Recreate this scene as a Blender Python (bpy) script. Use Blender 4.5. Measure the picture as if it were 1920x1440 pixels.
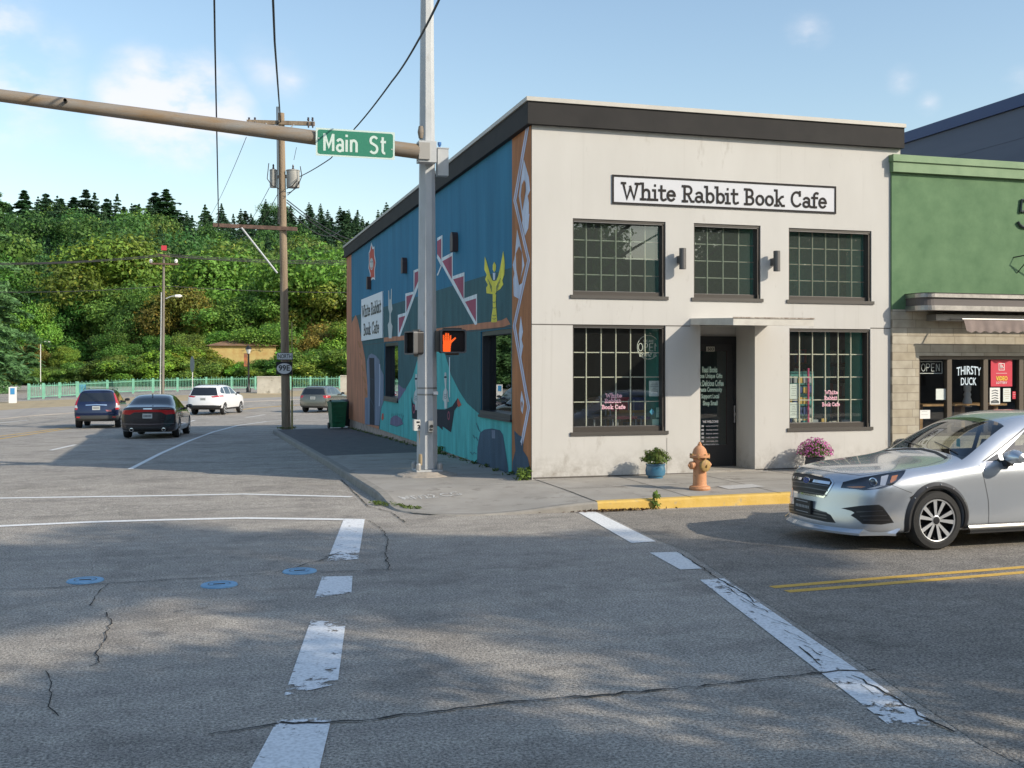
import bpy, bmesh, math, random
import numpy as np
from mathutils import Vector, Matrix
from mathutils.bvhtree import BVHTree
R = math.radians
sc = bpy.context.scene
col = sc.collection
for o in list(bpy.data.objects): bpy.data.objects.remove(o)

# ------------------------------------------------------------------ camera
YAW = R(16.3); CH = 2.1; FPX = 2028.0; HX, HY = 960.0, 687.0
cam_d = bpy.data.cameras.new('camera'); cam = bpy.data.objects.new('camera', cam_d); col.objects.link(cam)
cam.location = (0, 0, CH); cam.rotation_euler = (R(90), 0, -YAW)
cam_d.sensor_width = 36; cam_d.lens = FPX/1920*36; cam_d.shift_y = -33/1920
cam_d.clip_start = 0.1; cam_d.clip_end = 3000
sc.camera = cam
FW = Vector((math.sin(YAW), math.cos(YAW), 0)); RT = Vector((math.cos(YAW), -math.sin(YAW), 0)); CO = Vector((0, 0, CH))
def ray(px, py): return FW + RT*((px-HX)/FPX) + Vector((0, 0, (HY-py)/FPX))
def at(px, py, D): return CO + ray(px, py)*D                     # pixel at depth D
def on_y(px, py, Y): d = ray(px, py); return CO + d*(Y/d.y)       # pixel on a wall facing the street
def on_x(px, py, X): d = ray(px, py); return CO + d*(X/d.x)       # pixel on a wall facing the highway

# ------------------------------------------------------------------ light
SUN = Vector((1.0, -1.0, 0.79)).normalized()
w = bpy.data.worlds.new("World"); sc.world = w; w.use_nodes = True
nt = w.node_tree; nt.nodes.clear()
def N(nt, t, **k):
    n = nt.nodes.new(t)
    for a, b in k.items():
        if a in ('loc',): continue
        setattr(n, a, b)
    return n
sky = N(nt, 'ShaderNodeTexSky', sky_type='NISHITA'); sky.sun_disc = False
sky.sun_elevation = math.asin(SUN.z); sky.sun_rotation = math.atan2(SUN.x, SUN.y)
sky.air_density = 1.3; sky.dust_density = 0.9; sky.ozone_density = 1.6
bg = N(nt, 'ShaderNodeBackground'); bg.inputs[1].default_value = 0.135
wo = N(nt, 'ShaderNodeOutputWorld')
tc = N(nt, 'ShaderNodeTexCoord')
# soft cumulus patches, placed by direction
cmask = None
noi = N(nt, 'ShaderNodeTexNoise'); noi.inputs['Scale'].default_value = 14; noi.inputs['Detail'].default_value = 9; noi.inputs['Roughness'].default_value = 0.55
mp = N(nt, 'ShaderNodeMapping'); mp.inputs['Scale'].default_value = (1, 1, 1.8)
nt.links.new(tc.outputs['Generated'], mp.inputs[0]); nt.links.new(mp.outputs[0], noi.inputs['Vector'])
def M(op, a, b=None, c=None):
    n = N(nt, 'ShaderNodeMath', operation=op)
    for i, v in enumerate((a, b, c)):
        if v is None: continue
        if isinstance(v, (int, float)): n.inputs[i].default_value = v
        else: nt.links.new(v, n.inputs[i])
    return n.outputs[0]
for (px, py, rad, amp) in [(290, 205, .045, 1.3), (350, 212, .045, 1.35), (405, 218, .03, 1.2), (270, 150, .022, 1.0), (20, 165, .05, .8), (90, 100, .03, .5), (-40, 60, .05, .9), (1690, 150, .014, .5), (1742, 195, .011, .5), (1910, 155, .014, .5), (1512, 62, .02, .5), (500, 130, .03, .35), (545, 150, .02, .4), (-600, 200, .2, .8)]:
    d = ray(px, py).normalized()
    vm = N(nt, 'ShaderNodeVectorMath', operation='DISTANCE'); nt.links.new(tc.outputs['Generated'], vm.inputs[0]); vm.inputs[1].default_value = d
    m = M('MULTIPLY', M('MAXIMUM', M('SUBTRACT', 1.0, M('DIVIDE', vm.outputs['Value'], rad*1.5)), 0.0), amp)
    cmask = m if cmask is None else M('MAXIMUM', cmask, m)
cl = M('MULTIPLY', cmask, M('MULTIPLY', M('SUBTRACT', noi.outputs['Fac'], 0.28), 4.2))
mr = N(nt, 'ShaderNodeMapRange', interpolation_type='SMOOTHSTEP'); mr.inputs['From Min'].default_value = 0.08; mr.inputs['From Max'].default_value = 0.95; mr.inputs['To Max'].default_value = 0.8
nt.links.new(cl, mr.inputs['Value'])
mx = N(nt, 'ShaderNodeMix', data_type='RGBA'); nt.links.new(mr.outputs[0], mx.inputs['Factor'])
nt.links.new(sky.outputs[0], mx.inputs['A']); mx.inputs['B'].default_value = (5.3, 5.2, 5.45, 1)
nt.links.new(mx.outputs['Result'], bg.inputs[0]); nt.links.new(bg.outputs[0], wo.inputs[0])
sl = bpy.data.lights.new('sun', 'SUN'); sl.energy = 3.3; sl.angle = R(0.5); sl.color = (1.0, 0.90, 0.75)
so = bpy.data.objects.new('sun', sl); col.objects.link(so); so.rotation_euler = SUN.to_track_quat('Z', 'Y').to_euler()
sc.view_settings.view_transform = 'Standard'; sc.view_settings.look = 'None'; sc.view_settings.gamma = 1
sc.view_settings.exposure = 0.52
sc.cycles.max_bounces = 8; sc.cycles.transparent_max_bounces = 16
sc.cycles.use_denoising = True

# ------------------------------------------------------------------ materials
def mat(name, c, rough=0.6, metal=0.0, var=0.0, vs=3.0, bump=0.0, bs=60.0, emit=None, coat=0.0, c2=None, spec=0.5, stretch=(1, 1, 1), vdet=4, dirt=None, coord='Object'):
    """principled material; var / c2 mottle the colour with noise, bump gives grain"""
    m = bpy.data.materials.get(name)
    if m: return m
    m = bpy.data.materials.new(name); m.use_nodes = True; t = m.node_tree; b = t.nodes['Principled BSDF']
    b.inputs['Roughness'].default_value = rough; b.inputs['Metallic'].default_value = metal
    b.inputs['Coat Weight'].default_value = coat; b.inputs['Coat Roughness'].default_value = 0.03
    b.inputs['Specular IOR Level'].default_value = spec
    c = tuple(c)+(1,); b.inputs['Base Color'].default_value = c
    if var or c2 or bump or dirt:
        g = t.nodes.new('ShaderNodeTexCoord'); mpn = t.nodes.new('ShaderNodeMapping'); mpn.inputs['Scale'].default_value = stretch
        t.links.new(g.outputs[coord], mpn.inputs[0])
    if var or c2:
        n = t.nodes.new('ShaderNodeTexNoise'); n.inputs['Scale'].default_value = vs; n.inputs['Detail'].default_value = vdet; n.inputs['Roughness'].default_value = 0.6
        t.links.new(mpn.outputs[0], n.inputs['Vector'])
        r = t.nodes.new('ShaderNodeValToRGB'); r.color_ramp.elements[0].position = 0.32; r.color_ramp.elements[1].position = 0.68
        r.color_ramp.elements[0].color = tuple(x*(1-var) for x in c[:3])+(1,)
        r.color_ramp.elements[1].color = (tuple(c2)+(1,)) if c2 else tuple(min(1, x*(1+var)) for x in c[:3])+(1,)
        t.links.new(n.outputs['Fac'], r.inputs[0]); last = r.outputs[0]
        t.links.new(last, b.inputs['Base Color'])
    if dirt:   # (colour, scale, threshold) irregular stains
        n2 = t.nodes.new('ShaderNodeTexNoise'); n2.inputs['Scale'].default_value = dirt[1]; n2.inputs['Detail'].default_value = 8; n2.inputs['Roughness'].default_value = 0.7
        t.links.new(mpn.outputs[0], n2.inputs['Vector'])
        r2 = t.nodes.new('ShaderNodeMapRange'); r2.inputs['From Min'].default_value = dirt[2]; r2.inputs['From Max'].default_value = dirt[2]+0.12
        t.links.new(n2.outputs['Fac'], r2.inputs['Value'])
        x = t.nodes.new('ShaderNodeMix'); x.data_type = 'RGBA'; t.links.new(r2.outputs[0], x.inputs['Factor'])
        if var or c2: t.links.new(last, x.inputs['A'])
        else: x.inputs['A'].default_value = c
        x.inputs['B'].default_value = tuple(dirt[0])+(1,); t.links.new(x.outputs['Result'], b.inputs['Base Color'])
    if bump:
        n3 = t.nodes.new('ShaderNodeTexNoise'); n3.inputs['Scale'].default_value = bs; n3.inputs['Detail'].default_value = 5
        t.links.new(g.outputs[coord], n3.inputs['Vector'])
        bn = t.nodes.new('ShaderNodeBump'); bn.inputs['Strength'].default_value = bump; bn.inputs['Distance'].default_value = 0.02
        t.links.new(n3.outputs['Fac'], bn.inputs['Height']); t.links.new(bn.outputs[0], b.inputs['Normal'])
    if emit: b.inputs['Emission Color'].default_value = tuple(emit[:3])+(1,); b.inputs['Emission Strength'].default_value = emit[3]
    return m

def glass_mat(name, tint=(0.75, 0.8, 0.78), refl=1.0, rough=0.0, bright_film=None):
    m = bpy.data.materials.get(name)
    if m: return m
    m = bpy.data.materials.new(name); m.use_nodes = True; t = m.node_tree; t.nodes.clear()
    o = t.nodes.new('ShaderNodeOutputMaterial'); mx = t.nodes.new('ShaderNodeMixShader'); tr = t.nodes.new('ShaderNodeBsdfTransparent'); gl = t.nodes.new('ShaderNodeBsdfGlossy')
    g = t.nodes.new('ShaderNodeNewGeometry'); dp = t.nodes.new('ShaderNodeVectorMath'); dp.operation = 'DOT_PRODUCT'; t.links.new(g.outputs['Normal'], dp.inputs[0]); t.links.new(g.outputs['Incoming'], dp.inputs[1])
    def mt(op, a, b): n = t.nodes.new('ShaderNodeMath'); n.operation = op; n.use_clamp = op == 'SUBTRACT'; [t.links.new(v, n.inputs[i]) if not isinstance(v, float) else setattr(n.inputs[i], 'default_value', v) for i, v in enumerate((a, b))]; return n.outputs[0]
    fres = mt('POWER', mt('SUBTRACT', 1.0, mt('ABSOLUTE', dp.outputs['Value'], 0.0)), 5.0)     # Schlick, the same from both sides
    mm = t.nodes.new('ShaderNodeMath'); mm.operation = 'MULTIPLY_ADD'; mm.inputs[1].default_value = .95*refl; mm.inputs[2].default_value = 0.05*refl+.05; mm.use_clamp = True
    tr.inputs[0].default_value = tuple(tint)+(1,); gl.inputs['Roughness'].default_value = rough; gl.inputs[0].default_value = (0.95, 0.97, 1, 1)
    t.links.new(fres, mm.inputs[0]); t.links.new(mm.outputs[0], mx.inputs[0]); t.links.new(tr.outputs[0], mx.inputs[1]); t.links.new(gl.outputs[0], mx.inputs[2]); t.links.new(mx.outputs[0], o.inputs[0])
    if bright_film:  # even diffuse film mixed in to brighten panes that look too black
        df = t.nodes.new('ShaderNodeBsdfDiffuse'); df.inputs[0].default_value = tuple(bright_film[1])+(1,); m2 = t.nodes.new('ShaderNodeMixShader'); m2.inputs[0].default_value = bright_film[0]
        t.links.new(mx.outputs[0], m2.inputs[1]); t.links.new(df.outputs[0], m2.inputs[2]); t.links.new(m2.outputs[0], o.inputs[0])
    return m

def asphalt_mat(name='asphalt', k=1.0):
    m = bpy.data.materials.new(name); m.use_nodes = True; t = m.node_tree; b = t.nodes['Principled BSDF']
    g = t.nodes.new('ShaderNodeTexCoord')
    def noise(s, d=4, r=0.6, sc_=(1, 1, 1)):
        mp_ = t.nodes.new('ShaderNodeMapping'); mp_.inputs['Scale'].default_value = sc_; t.links.new(g.outputs['Object'], mp_.inputs[0])
        n = t.nodes.new('ShaderNodeTexNoise'); n.inputs['Scale'].default_value = s; n.inputs['Detail'].default_value = d; n.inputs['Roughness'].default_value = r
        t.links.new(mp_.outputs[0], n.inputs['Vector']); return n.outputs['Fac']
    def ramp(f, a, b_, p0=0.3, p1=0.7):
        r = t.nodes.new('ShaderNodeValToRGB'); r.color_ramp.elements[0].position = p0; r.color_ramp.elements[1].position = p1
        r.color_ramp.elements[0].color = a+(1,); r.color_ramp.elements[1].color = b_+(1,); t.links.new(f, r.inputs[0]); return r.outputs[0]
    def mul(a, b_, f=1.0):
        x = t.nodes.new('ShaderNodeMix'); x.data_type = 'RGBA'; x.blend_type = 'MULTIPLY'; x.inputs['Factor'].default_value = f
        t.links.new(a, x.inputs['A']); t.links.new(b_, x.inputs['B']); return x.outputs['Result']
    base = ramp(noise(0.35, 5), (0.31*k, 0.282*k, 0.248*k), (0.40*k, 0.362*k, 0.318*k))
    fine = ramp(noise(48, 3, 0.85), (0.34, 0.34, 0.35), (1.62, 1.62, 1.6), 0.36, 0.66)
    mid = ramp(noise(6, 6, 0.7), (0.8, 0.8, 0.8), (1.15, 1.15, 1.15), 0.3, 0.7)
    stain = ramp(noise(.9, 7, 0.7), (0.78, 0.775, 0.77), (1.06, 1.06, 1.05), 0.36, 0.5)
    streak = ramp(noise(1.2, 4, 0.6, (0.12, 2.2, 1)), (0.86, 0.86, 0.87), (1.1, 1.1, 1.08))
    t.links.new(mul(mul(mul(mul(base, fine), mid), streak), stain), b.inputs['Base Color'])
    b.inputs['Roughness'].default_value = 0.82; b.inputs['Specular IOR Level'].default_value = 0.35
    v = t.nodes.new('ShaderNodeTexVoronoi'); v.inputs['Scale'].default_value = 85; t.links.new(g.outputs['Object'], v.inputs['Vector'])
    bn = t.nodes.new('ShaderNodeBump'); bn.inputs['Strength'].default_value = 0.8; bn.inputs['Distance'].default_value = 0.006
    t.links.new(v.outputs['Distance'], bn.inputs['Height']); t.links.new(bn.outputs[0], b.inputs['Normal'])
    return m

def paint_mat(name, c, wear=0.45, ws=5.0):
    """road paint, flaked through to the asphalt"""
    m = bpy.data.materials.new(name); m.use_nodes = True; t = m.node_tree; b = t.nodes['Principled BSDF']; o = t.nodes['Material Output']
    g = t.nodes.new('ShaderNodeTexCoord')
    n = t.nodes.new('ShaderNodeTexNoise'); n.inputs['Scale'].default_value = ws; n.inputs['Detail'].default_value = 9; n.inputs['Roughness'].default_value = 0.75
    t.links.new(g.outputs['Object'], n.inputs['Vector'])
    r = t.nodes.new('ShaderNodeMapRange'); r.inputs['From Min'].default_value = wear-0.02; r.inputs['From Max'].default_value = wear+0.02
    t.links.new(n.outputs['Fac'], r.inputs['Value'])
    n2 = t.nodes.new('ShaderNodeTexNoise'); n2.inputs['Scale'].default_value = 40; n2.inputs['Detail'].default_value = 4; t.links.new(g.outputs['Object'], n2.inputs['Vector'])
    cr = t.nodes.new('ShaderNodeValToRGB'); cr.color_ramp.elements[0].color = tuple(x*0.72 for x in c)+(1,); cr.color_ramp.elements[1].color = tuple(c)+(1,); cr.color_ramp.elements[0].position = 0.3; cr.color_ramp.elements[1].position = 0.6
    t.links.new(n2.outputs['Fac'], cr.inputs[0]); t.links.new(cr.outputs[0], b.inputs['Base Color']); b.inputs['Roughness'].default_value = 0.7
    tr = t.nodes.new('ShaderNodeBsdfTransparent'); mx = t.nodes.new('ShaderNodeMixShader')
    at_ = t.nodes.new('ShaderNodeAttribute'); at_.attribute_name = 'edge'
    # worn ends: the 'edge' attribute lowers the noise value
    ad = t.nodes.new('ShaderNodeMath'); ad.operation = 'SUBTRACT'; t.links.new(n.outputs['Fac'], ad.inputs[0]); t.links.new(at_.outputs['Fac'], ad.inputs[1])
    t.links.new(ad.outputs[0], r.inputs['Value'])
    t.links.new(r.outputs[0], mx.inputs[0]); t.links.new(tr.outputs[0], mx.inputs[1]); t.links.new(b.outputs[0], mx.inputs[2]); t.links.new(mx.outputs[0], o.inputs[0])
    return m

def leaf_mat():
    m = bpy.data.materials.new('foliage'); m.use_nodes = True; t = m.node_tree; t.nodes.clear()
    o = t.nodes.new('ShaderNodeOutputMaterial'); a = t.nodes.new('ShaderNodeAttribute'); a.attribute_name = 'lcol'
    oi = t.nodes.new('ShaderNodeObjectInfo')
    x = t.nodes.new('ShaderNodeMix'); x.data_type = 'RGBA'; x.blend_type = 'MULTIPLY'; x.inputs['Factor'].default_value = 1
    t.links.new(a.outputs['Color'], x.inputs['A']); t.links.new(oi.outputs['Color'], x.inputs['B'])
    d = t.nodes.new('ShaderNodeBsdfPrincipled'); d.inputs['Roughness'].default_value = 0.55; d.inputs['Specular IOR Level'].default_value = 0.3
    tr = t.nodes.new('ShaderNodeBsdfTranslucent'); mx = t.nodes.new('ShaderNodeMixShader'); mx.inputs[0].default_value = 0.3
    t.links.new(x.outputs['Result'], d.inputs['Base Color']); t.links.new(x.outputs['Result'], tr.inputs['Color'])
    t.links.new(d.outputs[0], mx.inputs[1]); t.links.new(tr.outputs[0], mx.inputs[2]); t.links.new(mx.outputs[0], o.inputs[0])
    return m
LEAF = leaf_mat()
BLACK = mat('black_plastic', (0.012, 0.012, 0.013), 0.45)

# ------------------------------------------------------------------ mesh builder
class MB:
    def __init__(s): s.v = []; s.f = []; s.m = []; s.mi = 0
    def face(s, pts):
        k = len(s.v); s.v += [tuple(p) for p in pts]; s.f.append(tuple(range(k, k+len(pts)))); s.m.append(s.mi); return s
    def grid(s, rows, close_u=False, close_v=False):
        k = len(s.v); n = len(rows); c = len(rows[0])
        for r in rows: s.v += [tuple(p) for p in r]
        for i in range(n if close_v else n-1):
            for j in range(c if close_u else c-1):
                a = k+i*c+j; b = k+i*c+(j+1) % c; i2 = (i+1) % n
                s.f.append((a, b, k+i2*c+(j+1) % c, k+i2*c+j)); s.m.append(s.mi)
        return s
    def box(s, a, b):
        x0, y0, z0 = a; x1, y1, z1 = b; k = len(s.v)
        s.v += [(x0, y0, z0), (x1, y0, z0), (x1, y1, z0), (x0, y1, z0), (x0, y0, z1), (x1, y0, z1), (x1, y1, z1), (x0, y1, z1)]
        for q in ((0, 3, 2, 1), (4, 5, 6, 7), (0, 1, 5, 4), (1, 2, 6, 5), (2, 3, 7, 6), (3, 0, 4, 7)): s.f.append(tuple(k+i for i in q)); s.m.append(s.mi)
        return s
    def obox(s, c, ax, ay, az):
        """box with centre c and half-axis vectors"""
        c = Vector(c); k = len(s.v); ax, ay, az = Vector(ax), Vector(ay), Vector(az)
        for sz in (-1, 1):
            for sx, sy in ((-1, -1), (1, -1), (1, 1), (-1, 1)): s.v.append(tuple(c+ax*sx+ay*sy+az*sz))
        for q in ((0, 3, 2, 1), (4, 5, 6, 7), (0, 1, 5, 4), (1, 2, 6, 5), (2, 3, 7, 6), (3, 0, 4, 7)): s.f.append(tuple(k+i for i in q)); s.m.append(s.mi)
        return s
    def tube(s, pts, r, n=8, caps=True):
        pts = [Vector(p) for p in pts]; rr = r if isinstance(r, (list, tuple)) else [r]*len(pts); rings = []
        up = None
        for i, p in enumerate(pts):
            d = (pts[min(i+1, len(pts)-1)]-pts[max(i-1, 0)])
            if d.length < 1e-9: d = Vector((0, 0, 1))
            d.normalize()
            if up is None: up = Vector((0, 0, 1)) if abs(d.z) < 0.9 else Vector((1, 0, 0))
            a = d.cross(up); a.normalize(); b = a.cross(d); up = b
            rings.append([p+(a*math.cos(t)+b*math.sin(t))*rr[i] for t in [2*math.pi*j/n for j in range(n)]])
        s.grid(rings, close_u=True)
        if caps: s.face(rings[0][::-1]); s.face(rings[-1])
        return s
    def lathe(s, c, prof, n=20, axis=(0, 0, 1)):
        """prof: (radius, height) along axis from c"""
        ax = Vector(axis).normalized(); u = ax.orthogonal().normalized(); v = ax.cross(u); c = Vector(c)
        if abs(ax.z) > 0.99: u, v = Vector((1, 0, 0)), Vector((0, 1, 0))
        rows = [[c+ax*h+(u*math.cos(t)+v*math.sin(t))*max(r, 1e-4) for t in [2*math.pi*j/n for j in range(n)]] for r, h in prof]
        return s.grid(rows, close_u=True)
    def prism(s, poly, off):
        """polygon of 3D points extruded by vector off"""
        off = Vector(off); p = [Vector(q) for q in poly]; q = [a+off for a in p]; n = len(p)
        s.face(p[::-1]); s.face(q)
        for i in range(n): s.face([p[i], p[(i+1) % n], q[(i+1) % n], q[i]])
        return s

def mesh_of(mb, name, mats, origin=(0, 0, 0), smooth=False):
    ox, oy, oz = origin
    me = bpy.data.meshes.new(name); me.from_pydata([(a-ox, b-oy, c-oz) for a, b, c in mb.v], [], mb.f)
    for m in (mats if isinstance(mats, (list, tuple)) else [mats]): me.materials.append(m)
    if isinstance(mats, (list, tuple)) and len(mats) > 1: me.polygons.foreach_set('material_index', mb.m)
    if smooth:
        bm = bmesh.new(); bm.from_mesh(me); bmesh.ops.remove_doubles(bm, verts=bm.verts, dist=1e-5)
        bm.to_mesh(me); bm.free()
        me.polygons.foreach_set('use_smooth', [True]*len(me.polygons))
        try: me.set_sharp_from_angle(angle=R(38))
        except Exception: pass
    me.update(); return me
def topz(p):
    while p.parent: p = p.parent
    return p
def part(name, mb, m, parent, smooth=False, label=None, kind=None):
    """a mesh given in world coordinates (or thing-local ones if the thing has local=1)"""
    t = topz(parent); org = (0, 0, 0) if t.get('_local') else tuple(t.location)
    if parent is not t: pass
    me = mesh_of(mb, name, m, org, smooth); o = bpy.data.objects.new(name, me); col.objects.link(o); o.parent = parent
    if label: o['label'] = label
    if kind: o['kind'] = kind
    return o
def thing(name, label, cat, loc=(0, 0, 0), group=None, local=False, rz=0.0):
    o = bpy.data.objects.new(name, None); col.objects.link(o); o.location = loc; o.rotation_euler = (0, 0, rz)
    o.empty_display_size = 0.1
    o['label'] = label; o['category'] = cat
    if group: o['group'] = group
    if local: o['_local'] = 1
    return o
def solo(name, mb, m, label, cat, smooth=False, group=None, loc=None):
    loc = loc or mb.v[0]
    me = mesh_of(mb, name, m, loc, smooth); o = bpy.data.objects.new(name, me); col.objects.link(o); o.location = loc
    o['label'] = label; o['category'] = cat
    if group: o['group'] = group
    return o
def struct(name, mb, m, kind='structure', smooth=False):
    me = mesh_of(mb, name, m, (0, 0, 0), smooth); o = bpy.data.objects.new(name, me); col.objects.link(o); o['kind'] = kind
    o['label'] = name.replace('_', ' '); return o
def copy_tree(o, parent=None):
    c = o.copy(); col.objects.link(c); c.parent = parent
    for ch in [x for x in bpy.data.objects if x.parent is o and x is not c]: copy_tree(ch, c)
    return c
DG = None
def eval_mesh(o):
    dg = bpy.context.evaluated_depsgraph_get(); return bpy.data.meshes.new_from_object(o.evaluated_get(dg))

# ------------------------------------------------------------------ lettering
def glyph_faces(txt, bold=0.0, spacing=1.0):
    cu = bpy.data.curves.new('t', 'FONT'); cu.body = txt; cu.size = 1; cu.offset = bold; cu.space_character = spacing; cu.resolution_u = 3; cu.align_x = 'CENTER'
    o = bpy.data.objects.new('t', cu); col.objects.link(o)
    me = eval_mesh(o); bpy.data.objects.remove(o); bpy.data.curves.remove(cu)
    vs = [(v.co.x, v.co.y) for v in me.vertices]; fs = [tuple(p.vertices) for p in me.polygons]; bpy.data.meshes.remove(me); return vs, fs
def add_text(mb, txt, c, u, v, width, height, n=None, bold=0.0, off=0.004, slant=0.0, arch=0.0, spacing=1.0):
    """flat letters centred on c, running along unit vector u, up along v"""
    vs, fs = glyph_faces(txt, bold, spacing); c, u, v = Vector(c), Vector(u), Vector(v)
    nrm = u.cross(v) if n is None else Vector(n)
    x0 = min(a for a, b in vs); x1 = max(a for a, b in vs); y0 = min(b for a, b in vs); y1 = max(b for a, b in vs)
    k = len(mb.v)
    for a, b in vs:
        s_ = (a-x0)/(x1-x0)-0.5; t_ = (b-y0)/(y1-y0)-0.5
        mb.v.append(tuple(c+u*(s_*width+slant*t_*height)+v*(t_*height+arch*(0.25-s_*s_)*4*height)+nrm*off))
    for f in fs: mb.f.append(tuple(k+i for i in f)); mb.m.append(mb.mi)
def arcp(cx, cy, rx, ry, a0, a1, n=14): return [(cx+rx*math.cos(R(a0+(a1-a0)*i/n)), cy+ry*math.sin(R(a0+(a1-a0)*i/n))) for i in range(n+1)]
SER = {   # slab-serif alphabet: strokes, advance
 'W': ([[(-.08, .95), (.16, .95)], [(.02, .95), (.27, .02), (.52, .7)], [(.5, .76), (.76, .02), (1.0, .95)], [(.86, .95), (1.1, .95)]], 1.22),
 'h': ([[(.0, .98), (.14, .98), (.14, .0)], [(.0, .02), (.3, .02)], [(.14, .42)]+arcp(.38, .42, .2, .2, 150, 0, 8)+[(.58, .02)], [(.46, .02), (.74, .02)]], .84),
 'i': ([[(.0, .6), (.14, .6), (.14, .02)], [(.0, .02), (.3, .02)], [(.135, .9), (.145, .9)]], .42),
 't': ([[(.16, .88), (.16, .2)]+arcp(.3, .18, .14, .16, 180, 290, 6)+[(.46, .08)], [(.0, .62), (.42, .62)]], .54),
 'e': ([[(.12, .34), (.46, .34)], arcp(.3, .32, .25, .29, 0, 318, 16)], .68),
 'R': ([[(.0, .95), (.14, .95), (.14, .0)], [(.0, .02), (.32, .02)], [(.14, .95), (.36, .95)]+arcp(.38, .71, .24, .24, 90, -90, 10)+[(.14, .47)], [(.36, .47), (.62, .02), (.78, .02)]], .88),
 'a': ([arcp(.28, .44, .2, .16, 150, 0, 8)+[(.48, .1), (.62, .03)], arcp(.26, .18, .21, .16, 30, 330, 12)], .70),
 'b': ([[(.0, .98), (.14, .98), (.14, .02)], arcp(.37, .31, .24, .28, 165, -165, 14)], .74),
 'B': ([[(.0, .95), (.14, .95), (.14, .02)], [(.0, .02), (.36, .02)]+arcp(.38, .25, .24, .23, -90, 90, 10)+[(.14, .48)], [(.14, .95), (.34, .95)]+arcp(.36, .72, .2, .22, 90, -90, 10)], .80),
 'o': ([arcp(.3, .31, .25, .28, 90, 450, 18)], .70),
 'k': ([[(.0, .98), (.14, .98), (.14, .0)], [(.0, .02), (.28, .02)], [(.6, .6), (.5, .58), (.16, .28)], [(.26, .36), (.52, .02), (.68, .02)]], .78),
 'C': ([arcp(.42, .48, .36, .45, 48, 318, 16), [(.66, .96), (.66, .72)]], .88),
 'f': ([[(.16, .02), (.16, .7)]+arcp(.34, .74, .18, .2, 170, 60, 6), [(.0, .62), (.4, .62)], [(.03, .02), (.32, .02)]], .50),
 ' ': ([], .42)}
def add_serif(mb, txt, c, u, v, width, height, off=0.005, th=0.15, depth=0.0):
    adv = sum(SER[ch][1] for ch in txt)-0.1; sx = width/adv; c, u, v = Vector(c), Vector(u), Vector(v); nrm = u.cross(v)
    x = 0.0; k = 0
    for ch in txt:
        for st in SER[ch][0]:
            k += 1; o_ = off+0.0004*(k % 9)
            L_, R_ = [], []
            P = [Vector((a*1.0, b*1.0)) for a, b in st]
            # square ends pushed out by half the pen
            closed = len(P) > 3 and (P[0]-P[-1]).length < .02
            for e, f in (() if closed else ((0, 1), (-1, -2))):
                d = (P[e]-P[f]); d.normalize(); P[e] = P[e]+d*th*0.42
            for i, p in enumerate(P):
                d1 = (P[i]-P[i-1]).normalized() if i > 0 else (P[1]-P[0]).normalized()
                d2 = (P[i+1]-P[i]).normalized() if i < len(P)-1 else d1
                m_ = (d1+d2)
                if m_.length < 1e-6: m_ = d1
                m_.normalize(); nn = Vector((-m_.y, m_.x)); q = max(0.55, m_.dot(d1)); L_.append(p+nn*th/2/q); R_.append(p-nn*th/2/q)
            def W_(p): return c+u*((x+p.x)*sx-width/2)+v*((p.y-0.5)*height)+nrm*o_
            mb.grid([[W_(p) for p in L_], [W_(p) for p in R_]])
            if depth:
                mb.grid([[W_(p) for p in R_], [W_(p)-nrm*depth for p in R_]]); mb.grid([[W_(p)-nrm*depth for p in L_], [W_(p) for p in L_]])
        x += SER[ch][1]
# ------------------------------------------------------------------ ground
KN = [(-400, 0), (16, 0), (24, -.09), (38, -.33), (49, -.53), (62, -.72), (75, -.78), (90, -.6), (105, -.3), (130, 0), (175, 2), (900, 2)]
def zr(y):
    for (a, za), (b, zb) in zip(KN, KN[1:]):
        if y <= b: return za+(zb-za)*(y-a)/(b-a)
    return KN[-1][1]
def gpt(px, py, lift=0.0, fn=zr):
    """where the line of sight through a pixel meets the road"""
    d = ray(px, py); D = 10.0
    for _ in range(60):
        P = CO+d*D; z = (fn(P.y) if fn is zr else fn(P.x, P.y)); D = (CH-z)/((py-HY)/FPX) if py > HY else D
        D = min(D, 400)
    P = CO+d*D; P.z = (fn(P.y) if fn is zr else fn(P.x, P.y))+lift; return P
KX, KY = 2.75, 14.72          # kerb line along the highway, kerb line along the street
XC, YF = 5.545, 17.75         # corner of the cafe
ASPH = asphalt_mat()
mb = MB(); xs = [-900, -60, -20, -8, 0, 8, 20, 60, 900]; ys = [k[0] for k in KN]
mb.grid([[(x, y, zr(y)) for x in xs] for y in ys])
struct('road', mb, ASPH)

def drape(pts, w0, w1=None, lift=0.006, step=0.6):
    """ribbon on the road through ground points; returns rows of (left, right)"""
    P = [Vector(p) for p in pts]; out = []
    for a, b in zip(P, P[1:]):
        n = max(1, int((b-a).length/step))
        for i in range(n): out.append(a.lerp(b, i/n))
    out.append(P[-1]); rows = [[], []]
    for i, p in enumerate(out):
        d = (out[min(i+1, len(out)-1)]-out[max(i-1, 0)]); d.z = 0; d.normalize(); n = Vector((-d.y, d.x, 0)); w = w0/2
        for k, s in ((0, 1), (1, -1)):
            q = p+n*w*s; rows[k].append((q.x, q.y, zr(q.y)+lift))
    return rows
mb = MB(); mb.face([(p.x, p.y, zr(p.y)+.003) for p in [gpt(*q) for q in ((1127, 961), (1232, 1012), (1290, 1036), (1372, 1090), (1640, 1262), (1830, 1392), (2600, 1800))]]+[(60, -2, .003), (60, KY-.02, .003)])
struct('side_street', mb, asphalt_mat('side_asphalt', .72))
WHITE_L = paint_mat('white_road_paint', (0.82, 0.82, 0.80), 0.33, 5)
WHITE_W = paint_mat('worn_white_road_paint', (0.82, 0.83, 0.83), 0.385, 6)
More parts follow.
